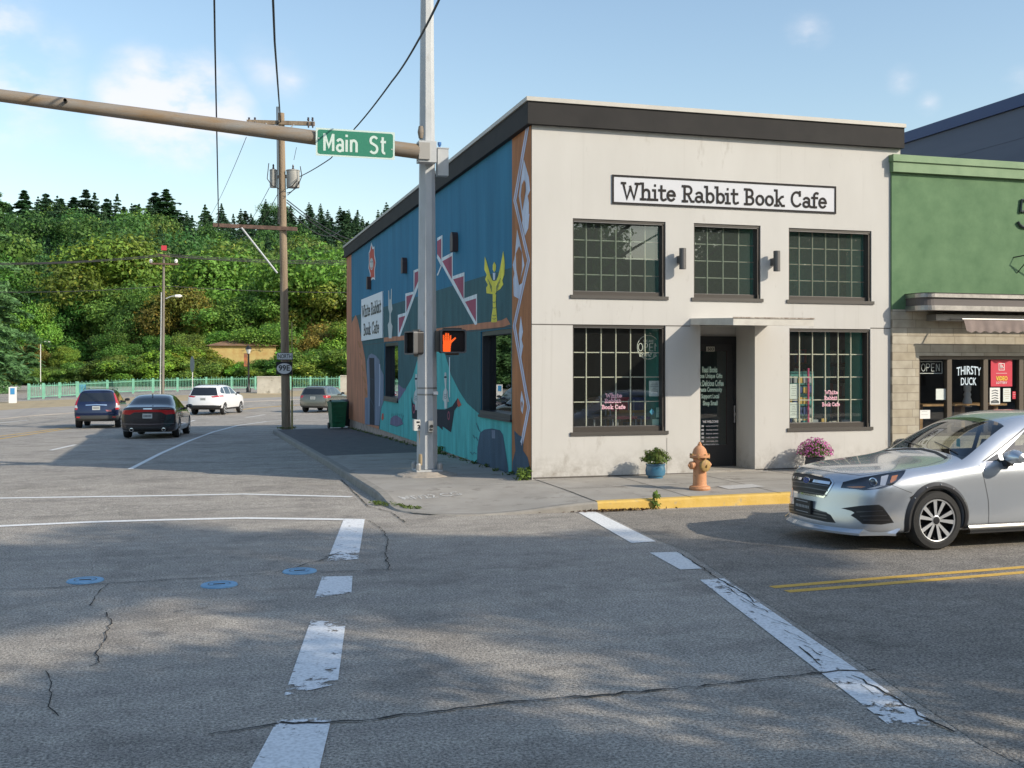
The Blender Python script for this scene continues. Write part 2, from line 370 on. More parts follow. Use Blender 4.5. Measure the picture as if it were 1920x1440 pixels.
YEL = paint_mat('yellow_road_paint', (0.70, 0.42, 0.07), 0.30, 5)
def line(name, pix, w, m, lift=0.006):
    mb = MB(); r = drape([gpt(x, y) for x, y in pix], w, lift=lift); mb.grid(r); return struct(name, mb, m)
line('crosswalk_line', [(-160, 936.5), (0, 934.5), (300, 930), (458, 926.8), (520, 928.5), (660, 932)], .16, WHITE_L)
line('crosswalk_line', [(-160, 1003), (0, 987), (167, 979.5), (300, 975.5), (458, 972), (645, 974.5)], .16, WHITE_L)
line('lane_line', [(244, 880), (300, 851), (352, 828), (400, 810), (445, 798), (500, 790.5), (560, 787)], .12, WHITE_L)
line('lane_line', [(95, 844.5), (142, 834)], .12, WHITE_L); line('lane_line', [(-10, 794), (52, 788)], .12, WHITE_L)
line('lane_line', [(460, 783), (497, 777.5)], .12, WHITE_L); line('lane_line', [(354, 791), (366, 788)], .12, WHITE_L)
line('centre_line', [(-60, 828), (0, 818), (60, 810.5), (115, 803), (140, 800)], .13, YEL); line('centre_line', [(-60, 834), (0, 823), (60, 814), (120, 805), (145, 801.5)], .13, YEL)
line('centre_line', [(440, 769), (480, 765), (527, 761.5), (600, 757)], .3, YEL)
line('centre_line', [(1447, 1102), (1600, 1089), (1800, 1073.5), (1960, 1061)], .105, YEL); line('centre_line', [(1475, 1110), (1600, 1100), (1800, 1084), (1960, 1070.5)], .105, YEL)
def bar(name, quad, m, worn=(0, 0), n=14, k=4, lift=0.006):
    """painted bar: corner pixels top-left, top-right, bottom-right, bottom-left; worn = extra wear at the two ends"""
    A, B, C_, D_ = [gpt(*q) for q in quad]; mb = MB(); rows = []; e = []
    for i in range(n+1):
        a = A.lerp(D_, i/n); b = B.lerp(C_, i/n); rows.append([(lambda p: (p.x, p.y, zr(p.y)+lift))(a.lerp(b, j/k)) for j in range(k+1)])
        t = i/n; ee = max(0, worn[0]*(1-t/0.25)) if t < .25 else 0; ee = max(ee, worn[1]*((t-.7)/.3)) if t > .7 else ee; e += [ee]*(k+1)
    mb.grid(rows); o = struct(name, mb, m); a = o.data.attributes.new('edge', 'FLOAT', 'POINT'); a.data.foreach_set('value', e); return o
bar('crosswalk_bar', [(645, 973), (684, 974), (672, 1049), (613, 1053)], WHITE_W, (0, .12))
bar('crosswalk_bar', [(604, 1082), (661, 1081), (659, 1112), (590, 1122)], WHITE_W, (.05, .1))
bar('crosswalk_bar', [(583, 1163), (648, 1170), (633, 1284), (533, 1306)], WHITE_W, (.12, .12))
bar('crosswalk_bar', [(520, 1352), (622, 1346), (590, 1480), (440, 1500)], WHITE_W, (.12, .0))
bar('crosswalk_bar', [(1083, 960.5), (1118, 960.5), (1230, 1016), (1184, 1019)], WHITE_L)
bar('crosswalk_bar', [(1218, 1037), (1273, 1035.5), (1316, 1067), (1276, 1069)], WHITE_L)
bar('stop_bar', [(1312, 1088), (1357, 1085), (1760, 1362), (1668, 1362)], WHITE_W, (.1, .1), 40)
# the right edge of the stop bar bulges: a wider lower stretch
CRK = mat('crack_dark', (0.018, 0.016, 0.014), 0.95)
def crack(pix, w=0.02, jit=0.03, seed=0, lift=0.010):
    rg = random.Random(seed); P = [gpt(*p) for p in pix]; pts = []
    for a, b in zip(P, P[1:]):
        n = max(2, int((b-a).length/0.08))
        for i in range(n):
            q = a.lerp(b, i/n); q += Vector((rg.gauss(0, jit*.4), rg.gauss(0, jit*.4), 0)); pts.append(q)
    pts.append(P[-1]); mb = MB(); L_, R_ = [], []
    for i, p in enumerate(pts):
        d = pts[min(i+1, len(pts)-1)]-pts[max(i-1, 0)]; d.z = 0; d.normalize(); nn = Vector((-d.y, d.x, 0)); ww = w*rg.uniform(.25, 1.1)/2
        q = p+nn*ww; L_.append((q.x, q.y, zr(q.y)+lift)); q = p-nn*ww; R_.append((q.x, q.y, zr(q.y)+lift))
    mb.grid([L_, R_]); return struct('pavement_crack', mb, CRK)
crack([(520, 1359), (700, 1352), (860, 1331), (1000, 1314), (1150, 1303), (1350, 1285), (1530, 1263), (1640, 1257)], .028, .035, 1)
crack([(380, 1380), (520, 1359)], .02, .03, 2)
crack([(0, 1107), (90, 1104), (200, 1095), (320, 1088), (430, 1082), (520, 1073), (600, 1052), (640, 1035)], .018, .03, 3)
crack([(600, 1074), (720, 1069), (735, 1068)], .018, .02, 4)
crack([(690, 976), (715, 992), (728, 1012), (722, 1040), (730, 1070)], .014, .02, 5)
crack([(203, 1096), (185, 1113), (168, 1137)], .012, .02, 6); crack([(200, 1150), (208, 1172), (195, 1205), (180, 1228), (188, 1245), (168, 1252)], .012, .03, 7)
crack([(83, 1262), (98, 1290), (90, 1320), (110, 1345)], .010, .03, 8); crack([(330, 1148), (390, 1140)], .015, .03, 9)
crack([(1270, 1035), (1300, 1055), (1345, 1085), (1400, 1116), (1412, 1130)], .022, .02, 10); crack([(1600, 1268), (1660, 1300), (1720, 1342), (1790, 1375)], .02, .03, 11)
crack([(1360, 1100), (1400, 1128), (1440, 1150)], .012, .02, 12); crack([(1500, 1215), (1540, 1250)], .02, .02, 13); crack([(640, 900), (690, 950), (735, 962), (760, 980)], .02, .02, 14)
for i in range(16):      # crazing in the stop bar
    rg = random.Random(100+i); t = i/16; x = 1345+t*330; y = 1095+t*235; crack([(x, y), (x+rg.uniform(25, 50), y+rg.uniform(2, 22))], .008, .02, 200+i)

def zs(x, y):
    k = zr(y)
    d = math.hypot(x-3.5, (y-15.2)); rm = min(1, max(0, (d-0.55)/1.7)); rm = rm*rm*(3-2*rm)
    return k+0.13*(0.12+0.88*rm)+0.0145*max(0, min(x-KX, y-KY, 3))+0.008*max(0, x-5.5)
RAD = 1.1
def corner_clip(x, y):
    cx, cy = KX+RAD, KY+RAD
    if x < cx and y < cy:
        d = math.hypot(x-cx, y-cy)
        if d > RAD: return cx+(x-cx)*RAD/d, cy+(y-cy)*RAD/d
    return x, y
def walk(x0, x1, y0, y1, st=0.25):
    nx = max(1, round((x1-x0)/st)); ny = max(1, round((y1-y0)/st)); rows = []
    for j in range(ny+1):
        r = []
        for i in range(nx+1):
            x, y = corner_clip(x0+(x1-x0)*i/nx, y0+(y1-y0)*j/ny); r.append((x, y, zs(x, y)))
        rows.append(r)
    return rows
CONC = mat('sidewalk_concrete', (0.29, 0.268, 0.235), 0.85, c2=(0.37, 0.345, 0.305), vs=1.6, bump=0.35, bs=140, vdet=8, dirt=((0.2, 0.18, 0.155), 2.3, 0.56))
PATHM = mat('path_asphalt', (0.10, 0.098, 0.1), 0.9, c2=(0.15, 0.145, 0.14), vs=3, bump=0.8, bs=120, vdet=8)
KW = 0.15
mb = MB(); mb.grid(walk(KX+KW, XC+.1, KY+KW, 25.4)); mb.grid(walk(XC+.1, 30, KY+KW, YF+1.2)); struct('sidewalk', mb, CONC, smooth=True)
mb = MB(); mb.grid(walk(KX+KW, XC+.1, 25.4, 41.0, .5)); struct('asphalt_path', mb, PATHM)
# kerb: follows the edge
def kerb_pts():
    P = [(KX, y) for y in np.arange(40.9, KY+RAD, -0.4)]
    P += [(KX+RAD-RAD*math.cos(R(a)), KY+RAD-RAD*math.sin(R(a))) for a in range(0, 91, 9)]
    return P
def kerb_mesh(P, W=KW):
    mb = MB(); rows = [[], [], [], []]
    for i, (x, y) in enumerate(P):
        a = P[max(i-1, 0)]; b = P[min(i+1, len(P)-1)]; d = Vector((b[0]-a[0], b[1]-a[1], 0)).normalized(); n = Vector((-d.y, d.x, 0))
        q = Vector((x, y, 0))+n*W; q.z = zs(q.x, q.y)+.003; e = Vector((x, y, 0))+n*0.025; e.z = zs(x, y)+.003
        rows[0].append(q); rows[1].append(e); rows[2].append((x, y, zs(x, y)-.022)); rows[3].append((x-n.x*.015, y-n.y*.015, zr(y)-.05))
    mb.grid(rows); return mb
KERB = mat('kerb_concrete', (0.22, 0.205, 0.18), 0.9, c2=(0.31, 0.29, 0.255), vs=5, bump=0.5, bs=60, vdet=8)
P = kerb_pts(); P2 = [(x, KY) for x in np.linspace(KX+RAD, 5.6, 10)]
struct('kerb', kerb_mesh(P+P2[1:]), KERB)
YK = mat('yellow_kerb_paint', (0.58, 0.37, 0.07), 0.75, c2=(0.66, 0.45, 0.13), vs=4, bump=0.4, bs=40, dirt=((0.33, 0.3, 0.24), 3.5, 0.58), vdet=8)
struct('painted_kerb', kerb_mesh([(x, KY) for x in np.arange(5.6, 30, .3)]), YK)
# joints in the pavement
mb = MB()
def joint(a, b, w=.012):
    n = 12; L_, R_ = [], []; d = Vector((b[0]-a[0], b[1]-a[1], 0)).normalized(); nn = Vector((-d.y, d.x, 0))*w/2
    for i in range(n+1):
        x = a[0]+(b[0]-a[0])*i/n; y = a[1]+(b[1]-a[1])*i/n
        L_.append((x+nn.x, y+nn.y, zs(x, y)+.005)); R_.append((x-nn.x, y-nn.y, zs(x, y)+.005))
    mb.grid([L_, R_])
for x in (5.6, 7.1, 8.6, 10.1, 11.6, 13.1, 14.6): joint((x, KY+.02), (x, YF), .018 if x == 5.6 else .012)
joint((5.6, 16.25), (15, 16.25)); joint((2.95, 19.2), (5.5, 19.2)); joint((2.95, 22.2), (5.5, 22.2)); joint((4.3, 17.2), (5.5, 17.2))
struct('pavement_joint', mb, CRK)
# pale repair patch by the hydrant, yellow and white marks on the corner
mb = MB()
def wq(px, py, l=.006): return gpt(px, py, l, zs)
mb.face([wq(1345, 912), wq(1410, 908), wq(1434, 913), wq(1366, 918)]); struct('utility_cover', mb, mat('pale_concrete', (0.45, 0.44, 0.42), .8, var=.12, vs=30))
mb = MB(); SPR = paint_mat('spray_paint_white', (.62, .61, .58), .47, 22)
G0 = wq(757, 938, .006); G1 = wq(868, 928, .006); u = (G1-G0); L = u.length; u.normalize(); v = Vector((-u.y, u.x, 0)); 
vs_, fs_ = glyph_faces('MF/22 CG', .012)
x0 = min(a for a, b in vs_); x1 = max(a for a, b in vs_); k = len(mb.v)
for a, b in vs_:
    q = G0+u*((a-x0)/(x1-x0)*L)+v*(b*.38); mb.v.append((q.x, q.y, zs(q.x, q.y)+.007))
for f in fs_: mb.f.append(tuple(k+i for i in f)); mb.m.append(0)
struct('spray_marking', mb, SPR)
# far pavement, dry grass verge
VERGE = mat('dry_verge', (0.33, 0.26, 0.16), .95, c2=(0.42, 0.34, 0.21), vs=1.2, bump=.8, bs=30, vdet=8)
FARW = mat('far_path', (0.30, 0.27, 0.24), .9, c2=(0.37, 0.34, 0.30), vs=.8, vdet=8)
def strip(name, pa, pb, m, lift):
    A = [gpt(*p) for p in pa]; B = [gpt(*p) for p in pb]; mb = MB(); rows = []
    for a, b in zip(A, B): rows.append([(lambda q: (q.x, q.y, zr(q.y)+lift))(a.lerp(b, t/30)) for t in range(31)])
    # resample along
    rr = []
    for r0, r1 in zip(rows, rows[1:]):
        for i in range(8): rr.append([tuple(Vector(p).lerp(Vector(q), i/8)) for p, q in zip(r0, r1)])
    rr.append(rows[-1]); rr = [[(x, y, zr(y)+lift) for x, y, z in r] for r in rr]
    mb.grid(rr); mb.grid([[r[-1] for r in rr], [(r[-1][0], r[-1][1], r[-1][2]-.15) for r in rr]]); return struct(name, mb, m)
strip('verge', [(-500, 768), (-100, 757), (60, 752), (250, 745), (400, 739), (560, 733), (760, 728)], [(-500, 800), (-100, 790), (60, 777), (250, 763), (400, 754), (560, 747), (760, 741)], VERGE, .02)
strip('far_sidewalk', [(-500, 788), (-100, 776), (60, 766), (250, 757), (400, 750), (560, 744), (760, 738.5)], [(-500, 806), (-100, 795), (60, 780), (250, 765.5), (400, 756.5), (560, 749), (760, 742.5)], FARW, .035)

# ------------------------------------------------------------------ hillside terrain beyond
mb = MB(); rg = random.Random(5)
def hill(x, y):
    t = min(1, max(0, (y-165)/190)); t = t*t*(3-2*t); side = 1+0.12*math.sin(x*.018+1)+0.08*math.sin(x*.05)
    return 2+34*t*side
mb.grid([[(x, y, hill(x, y)-1.0) for x in range(-420, 421, 30)] for y in range(150, 561, 20)])
struct('hillside', mb, mat('forest_floor', (0.05, 0.055, 0.03), .95, var=.3, vs=.1), smooth=True)

# ------------------------------------------------------------------ wall helper
def holes_wall(mb, P, u0, u1, z0, z1, holes, th, mi=0, back=None):
    """wall between u0..u1, z0..z1 with rectangular holes (ua, ub, za, zb); P(u, n, z) -> point, n = depth into the building"""
    us = sorted(set([u0, u1]+[h[0] for h in holes]+[h[1] for h in holes])); zz = sorted(set([z0, z1]+[h[2] for h in holes]+[h[3] for h in holes]))
    inh = lambda u, z: any(a < u < b and c < z < d for a, b, c, d in holes)
    for a, b in zip(us, us[1:]):
        for c, d in zip(zz, zz[1:]):
            if inh((a+b)/2, (c+d)/2): continue
            mb.mi = mi; mb.face([P(a, 0, c), P(b, 0, c), P(b, 0, d), P(a, 0, d)])
            mb.mi = mi if back is None else back; mb.face([P(a, th, c), P(a, th, d), P(b, th, d), P(b, th, c)])
    mb.mi = mi
    for a, b, c, d in holes:
        for q in ([(a, c), (b, c)], [(b, c), (b, d)], [(b, d), (a, d)], [(a, d), (a, c)]):
            (ua, za), (ub, zb) = q; mb.face([P(ua, 0, za), P(ua, th, za), P(ub, th, zb), P(ub, 0, zb)])
    for (ua, za), (ub, zb) in (((u0, z0), (u1, z0)), ((u1, z0), (u1, z1)), ((u1, z1), (u0, z1)), ((u0, z1), (u0, z0))):
        mb.face([P(ua, 0, za), P(ua, th, za), P(ub, th, zb), P(ub, 0, zb)])

# ------------------------------------------------------------------ the cafe
CREAM = mat('cream_stucco', (0.49, 0.475, 0.445), .85, c2=(0.54, 0.525, 0.495), vs=.9, bump=.12, bs=130, vdet=8, stretch=(1, 1, .35), dirt=((0.385, 0.36, 0.325), 2.6, .6))
def grime(m):
    t = m.node_tree; b = t.nodes['Principled BSDF']; src = b.inputs['Base Color'].links[0].from_socket; g = t.nodes.new('ShaderNodeTexCoord'); sp = t.nodes.new('ShaderNodeSeparateXYZ'); t.links.new(g.outputs['Object'], sp.inputs[0])
    r = t.nodes.new('ShaderNodeMapRange'); r.inputs['From Min'].default_value = .55; r.inputs['From Max'].default_value = -.05; t.links.new(sp.outputs['Z'], r.inputs['Value'])
    n = t.nodes.new('ShaderNodeTexNoise'); n.inputs['Scale'].default_value = 4; n.inputs['Detail'].default_value = 10; n.inputs['Roughness'].default_value = .75; t.links.new(g.outputs['Object'], n.inputs['Vector'])
    r2 = t.nodes.new('ShaderNodeMapRange'); r2.inputs['From Min'].default_value = .42; r2.inputs['From Max'].default_value = .68; t.links.new(n.outputs['Fac'], r2.inputs['Value'])
    k = t.nodes.new('ShaderNodeMath'); k.operation = 'MULTIPLY'; t.links.new(r.outputs[0], k.inputs[0]); t.links.new(r2.outputs[0], k.inputs[1])
    mpn = t.nodes.new('ShaderNodeMapping'); mpn.inputs['Scale'].default_value = (9, 9, .25); t.links.new(g.outputs['Object'], mpn.inputs[0]); n3 = t.nodes.new('ShaderNodeTexNoise'); n3.inputs['Scale'].default_value = 1; n3.inputs['Detail'].default_value = 6; t.links.new(mpn.outputs[0], n3.inputs['Vector'])
    r3 = t.nodes.new('ShaderNodeMapRange'); r3.inputs['From Min'].default_value = .60; r3.inputs['From Max'].default_value = .74; r3.inputs['To Max'].default_value = .16; t.links.new(n3.outputs['Fac'], r3.inputs['Value'])
    k2 = t.nodes.new('ShaderNodeMath'); k2.operation = 'MAXIMUM'; t.links.new(k.outputs[0], k2.inputs[0]); t.links.new(r3.outputs[0], k2.inputs[1])
    x = t.nodes.new('ShaderNodeMix'); x.data_type = 'RGBA'; t.links.new(k2.outputs[0], x.inputs['Factor']); t.links.new(src, x.inputs['A']); x.inputs['B'].default_value = (.25, .225, .19, 1); t.links.new(x.outputs['Result'], b.inputs['Base Color'])
grime(CREAM)
BLUE = mat('mural_blue', (0.016, 0.155, 0.27), .8, c2=(0.03, 0.215, 0.36), vs=2.0, stretch=(1, 1, .12), bump=.25, bs=60)
CORN = mat('cornice_metal', (0.022, 0.021, 0.021), .7, c2=(0.032, 0.030, 0.029), vs=1.5, vdet=8, spec=.2)
CORNL = mat('cornice_cap_metal', (0.42, 0.40, 0.36), .5, c2=(0.50, 0.48, 0.43), vs=1.5)
BRZ = mat('bronze_frame', (0.075, 0.066, 0.058), .4, metal=.3)
BRZL = mat('bronze_sill', (0.085, 0.078, 0.07), .45, metal=.3)
MUNT = mat('muntin', (0.56, 0.53, 0.42), .5)
GLS = glass_mat('shop_glass', (0.92, 0.96, 0.94), 1.0, bright_film=(.03, (.32, .34, .32))); GLU = glass_mat('upper_glass', (0.72, 0.80, 0.76), 1.2, bright_film=(.12, (.30, .36, .32)))  # pale film lifts the brightness of both panes, more so upstairs
GSIDE = glass_mat('side_glass', (0.4, 0.45, 0.45), 1.6)
XR = on_y(1688, 300, YF).x; YB = 41.5
Z0 = 0.02; ZT = on_y(997, 232, YF).z; ZC = on_y(993, 184, YF).z
cafe = thing('cafe_building', 'cream two-storey corner cafe with dark cornice, gridded windows and a painted mural side', 'building', (XC, YF, .17))
cafe_f = lambda u, n, z: (u, YF+n, z)
cafe_s = lambda u, n, z: (XC+n, u, z)
def fx(px): return on_y(px, 700, YF).x
def fz(px, py): return on_y(px, py, YF).z
WIN = {'u1': (fx(1074), fx(1248), fz(1074, 556), fz(1074, 409)), 'u2': (fx(1301), fx(1426), fz(1301, 561), fz(1301, 418)), 'u3': (fx(1479), fx(1634), fz(1479, 565), fz(1479, 427)),
       'l1': (fx(1074), fx(1248), fz(1074, 814), fz(1074, 608)), 'l3': (fx(1480), fx(1632), fz(1480, 806), fz(1480, 615.5))}
for a, b in (('u1', 'l1'), ): pass
DOORH = (fx(1313), fx(1415.5), .10, fz(1313, 609))
mb = MB(); holes_wall(mb, cafe_f, XC, XR, Z0, ZT, list(WIN.values())+[DOORH], .24, 0, 0)
front = part('front_wall', mb, CREAM, cafe)
def sy(px): return on_x(px, 700, XC).y
def sz(px, py): return on_x(px, py, XC).z
SW = [(sy(959), sy(901.5), sz(959.4, 786.7), sz(959.4, 615)), (sy(746.5), sy(721), sz(746, 752), sz(746, 641))]
mb = MB(); holes_wall(mb, cafe_s, YF+.001, YB, .125, ZT, SW, .24, 0, 0)
side = part('mural_wall', mb, BLUE, cafe)
mb = MB(); holes_wall(mb, lambda u, n, z: (XC+.03+n, u, z), YF+.06, YB-.02, -.75, .125, [], .2)
part('foundation', mb, mat('foundation_pink', (0.42, 0.33, 0.28), .9, var=.3, vs=6, vdet=8, bump=.6), cafe)
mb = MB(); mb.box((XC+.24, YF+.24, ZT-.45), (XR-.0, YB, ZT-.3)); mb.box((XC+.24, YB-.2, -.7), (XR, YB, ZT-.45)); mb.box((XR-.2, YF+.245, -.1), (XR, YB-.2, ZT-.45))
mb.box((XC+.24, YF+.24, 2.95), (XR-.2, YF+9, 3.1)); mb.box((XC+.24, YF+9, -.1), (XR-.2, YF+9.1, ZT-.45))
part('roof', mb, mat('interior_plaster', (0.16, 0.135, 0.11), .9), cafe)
mb = MB(); mb.box((XC+.24, YF+.24, .1), (XR-.2, YF+9, .19)); part('floor', mb, mat('wood_floor', (0.10, 0.06, 0.035), .5, var=.3, vs=2, stretch=(1, 8, 1)), cafe)
# cornice: dark band with a lighter metal cap, overhanging both faces
mb = MB(); e = .10; ZM = fz(993, 194)+.02
mb.box((XC-e, YF-e, ZT-.02), (XR+.02, YF+.1, ZM)); mb.box((XC-e, YF+.1, ZT-.02), (XC+.1, YB+e, ZM)); part('cornice', mb, CORN, cafe)
mb = MB(); e = .13
mb.box((XC-e, YF-e, ZM), (XR+.04, YF+.3, ZC)); mb.box((XC-e, YF+.3, ZM), (XC+.3, YB+e, ZC)); part('cornice_cap', mb, CORNL, cafe)
# horizontal reveal at floor level and faint control joints
mb = MB(); zj = fz(1000, 607.5)
jx = [(XC, WIN['l1'][0]), (WIN['l1'][1], fx(1294)), (WIN['l3'][1], XR)]
for a, b in jx: mb.box((a, YF-.004, zj-.012), (b, YF+.01, zj+.004))
mb.box((fx(1250), YF-.003, .17), (fx(1250)+.006, YF+.01, WIN['l1'][2]-.1))
mb.box((XC-.003, YF+.01, sz(994, 607)-.01), (XC+.01, YB, sz(994, 607)+.004))
mb.box((XC+.02, YF-.004, .165), (DOORH[0], YF+.01, .19)); mb.box((DOORH[1], YF-.004, .20), (XR, YF+.01, .225))
part('wall_joint', mb, mat('joint_dark', (0.10, 0.09, 0.08), .9), cafe)

def window(key, nx, ny, glass, lower=False):
    a, b, c, d = WIN[key]; rec = .12; fw = .055; sill = .10 if not lower else .115
    mb = MB(); P = cafe_f
    for (x0, x1, z0, z1) in ((a, b, d-.05, d), (a, a+fw*.4, c+.02, d-.05), (b-fw, b, c+.02, d-.05)):
        mb.box((x0, YF+.02, z0), (x1, YF+rec+.06, z1))
    mb.box((a, YF+.07, c+.02), (b-fw, YF+rec+.06, c+sill))
    fr = part('window', mb, BRZ, cafe)
    mb = MB(); mb.box((a-.05, YF-.025, c-.03), (b+.05, YF+.05, c+.03)); part('sill', mb, BRZL, fr)
    mb = MB(); mb.box((a+fw*.4, YF+rec-.012, c+sill), (b-fw, YF+rec-.004, c+sill+.012)); mb.box((a+.01, YF+.02, d-.06), (b-.03, YF+.035, d-.045)); mb.box((b-.035, YF+.02, c+.1), (b-.022, YF+.035, d-.045))
    part('frame_edge', mb, mat('edge_metal', (.3, .29, .28), .3, metal=.8), fr)
    mb = MB(); yy = YF+rec; mb.face([(a, yy, c+sill-.02), (b, yy, c+sill-.02), (b, yy, d-.03), (a, yy, d-.03)]); part('glass', mb, glass, fr)
    mb = MB(); t = .0088; y0 = yy+.018
    A, B, C_, D_ = a+fw*.4, b-fw, c+sill, d-.05
    for i in range(1, nx): x = A+(B-A)*i/nx; mb.box((x-t, y0, C_), (x+t, y0+.02, D_))
    for j in range(1, ny): z = C_+(D_-C_)*j/ny; mb.box((A, y0+.0205, z-t), (B, y0+.04, z+t))
    part('muntin_grid', mb, MUNT if lower else mat('upper_muntin', (.34, .33, .26), .5), fr)
    return fr
window('u1', 6, 4, GLU); window('u2', 4, 4, GLU); window('u3', 6, 4, GLU)
l1 = window('l1', 6, 4, GLS, True); l3 = window('l3', 6, 4, GLS, True)
# teal inner reveal boards and drapes seen at the right of each window
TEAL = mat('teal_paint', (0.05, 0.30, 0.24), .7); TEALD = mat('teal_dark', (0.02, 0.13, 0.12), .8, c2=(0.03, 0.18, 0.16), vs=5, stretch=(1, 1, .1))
for k in ('u1', 'u2', 'u3', 'l1', 'l3'):
    a, b, c, d = WIN[k]; mb = MB(); mb.box((b-.055, YF+.25, c), (b+.02, YF+.75, d)); part('inner_reveal', mb, TEAL, cafe)
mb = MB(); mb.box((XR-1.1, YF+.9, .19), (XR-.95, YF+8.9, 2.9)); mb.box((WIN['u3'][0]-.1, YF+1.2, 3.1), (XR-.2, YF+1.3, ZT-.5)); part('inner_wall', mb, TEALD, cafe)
# side windows
for i, (y0, y1, c, d) in enumerate(SW):
    mb = MB(); r = .16; f = .09; X = XC
    for (ya, yb, za, zb, dx) in ((y0, y1, d-f, d, 0), (y0, y1, c, c+f, -.04), (y0, y0+f*.5, c+f, d-f, 0), (y1-f, y1, c+f, d-f, 0)): mb.box((X+.02+dx, ya, za), (X+r+.05, yb, zb))
    fr = part('side_window', mb, mat('side_frame', (0.03, 0.035, 0.045), .4), cafe)
    mb = MB(); mb.face([(X+r, y0, c), (X+r, y0, d), (X+r, y1, d), (X+r, y1, c)]); part('glass', mb, GSIDE, fr)
    mb = MB(); mb.box((X-.05, y0-.05, c-.05), (X+.05, y1+.05, c+.0)); part('sill', mb, mat('side_frame', (0, 0, 0)), fr)
# door recess
a, b, c, d = DOORH; yd = YF+.75
mb = MB(); mb.box((a-.12, YF+.24, .1), (a, yd+.1, d)); mb.box((b, YF+.241, .1), (b+.1, yd+.1, d)); mb.box((a, YF+.0, d), (b, yd+.1, d+.06))
zdt = fz(1313, 630)+.02
mb.box((a, yd, zdt), (b, yd+.1, d)); part('door_recess', mb, CREAM, cafe)
mb = MB(); mb.box((a, YF-.02, .08), (b, yd, .215)); part('threshold', mb, CONC, cafe)
DOORM = mat('door_frame_black', (0.016, 0.017, 0.02), .35)
xr = on_y(1383.5, 800, yd).x; mb = MB()
fwd = .13; xm = xr-.22
mb.box((a, yd-.04, zdt-.16), (xr, yd+.02, zdt)); mb.box((xr-.1, yd-.04, .215), (xr, yd+.02, zdt-.16)); mb.box((a, yd-.04, .215), (a+.04, yd+.02, zdt-.16))
door = part('door', mb, DOORM, cafe)
mb = MB(); mb.box((a+.04, yd-.02, .215), (xr-.1, yd+.025, .62)); mb.box((xr-.24, yd-.02, .62), (xr-.1, yd+.025, zdt-.16)); mb.box((a+.04, yd-.02, .62), (a+.07, yd+.025, zdt-.16)); mb.box((a+.07, yd-.02, zdt-.28), (xr-.24, yd+.025, zdt-.16)); part('door_leaf', mb, mat('door_leaf_black', (0.028, 0.028, 0.03), .4), door)
mb = MB(); mb.face([(a+.07, yd, .62), (xr-.24, yd, .62), (xr-.24, yd, zdt-.28), (a+.07, yd, zdt-.28)]); part('glass', mb, GLS, door)
hp = on_y(1376, 776, yd)
mb = MB(); mb.tube([(hp.x-.02, yd-.02, hp.z+.18), (hp.x-.04, yd-.10, hp.z+.16), (hp.x-.04, yd-.10, hp.z-.16), (hp.x-.02, yd-.02, hp.z-.18)], .014); mb.box((hp.x+.0, yd-.05, hp.z-.03), (hp.x+.05, yd-.02, hp.z+.03)); part('handle', mb, mat('handle_metal', (.35, .35, .36), .25, metal=.9), door)
MINT = mat('mint_vinyl', (0.66, 0.90, 0.78), .6); WVIN = mat('white_vinyl', (0.88, 0.88, 0.88), .6); PINKV = mat('pink_vinyl', (0.78, 0.36, 0.46), .6)
U, V = Vector((1, 0, 0)), Vector((0, 0, 1)); NF = Vector((0, -1, 0))
mb = MB()
for t, x0, x1, y in [('Read Books', 1315, 1346.5, 693), ('Choose Unique Gifts', 1298, 1357.5, 706), ('Drink Delicious Coffee', 1298, 1360, 718.5), ('Create Community', 1305, 1356.5, 731.5), ('Support Local', 1313, 1350, 744), ('Shop Small', 1316, 1347, 757)]:
    c_ = on_y((x0+x1)/2, y, yd-.005); add_text(mb, t, c_, U, V, (x1-x0)*.0099, .115, bold=.03)
mbc = MB(); k = len(mb.v); keep = []
for f in mb.f:
    if all(mb.v[i][0] > a+.012 for i in f): keep.append(f)
mb.f = keep; mb.m = [0]*len(keep); part('door_lettering', mb, MINT, door)
mb = MB()
add_text(mb, 'WE WELCOME', on_y(1332, 790.5, yd-.006), U, V, .33, .05, bold=.05)
rows_ = ['RACES, ETHNICITIES', 'RELIGIONS OF ALL KINDS', 'GENDERS, GENDERS', 'AGES, ABILITIES, SIZES', 'CULTURES, KIN']
for i, t in enumerate(['RACES, ETHNICITIES', 'COUNTRIES OF ORIGIN', 'RELIGIONS, GENDERS', 'AGES, ABILITIES', 'CULTURES, KIN']):
    y = 799+i*7.1; add_text(mb, t, on_y(1335, y, yd-.006), U, V, .25, .024, bold=.03)
    c_ = on_y(1317.5, y, yd-.006); mb.face([c_+U*-.025+V*-.018, c_+U*.025+V*-.018, c_+U*.025+V*.018, c_+U*-.025+V*.018])
add_text(mb, 'WE STAND WITH YOU', on_y(1333, 834, yd-.006), U, V, .33, .035, bold=.04); add_text(mb, 'YOU ARE SAFE HERE', on_y(1333, 840, yd-.006), U, V, .33, .035, bold=.04)
part('welcome_notice', mb, WVIN, door)
mb = MB(); c_ = on_y(1332, 654.5, yd-.045)
mb.mi = 0; mb.box((c_.x-.085, yd-.05, c_.z-.045), (c_.x+.085, yd-.041, c_.z+.045))
mb.mi = 1; add_text(mb, '503', (c_.x, yd-.051, c_.z), U, V, .13, .062, bold=.03)
part('house_number', mb, [mat('number_plate', (.55, .53, .45), .5), mat('ink_black', (.01, .01, .01), .5)], door)
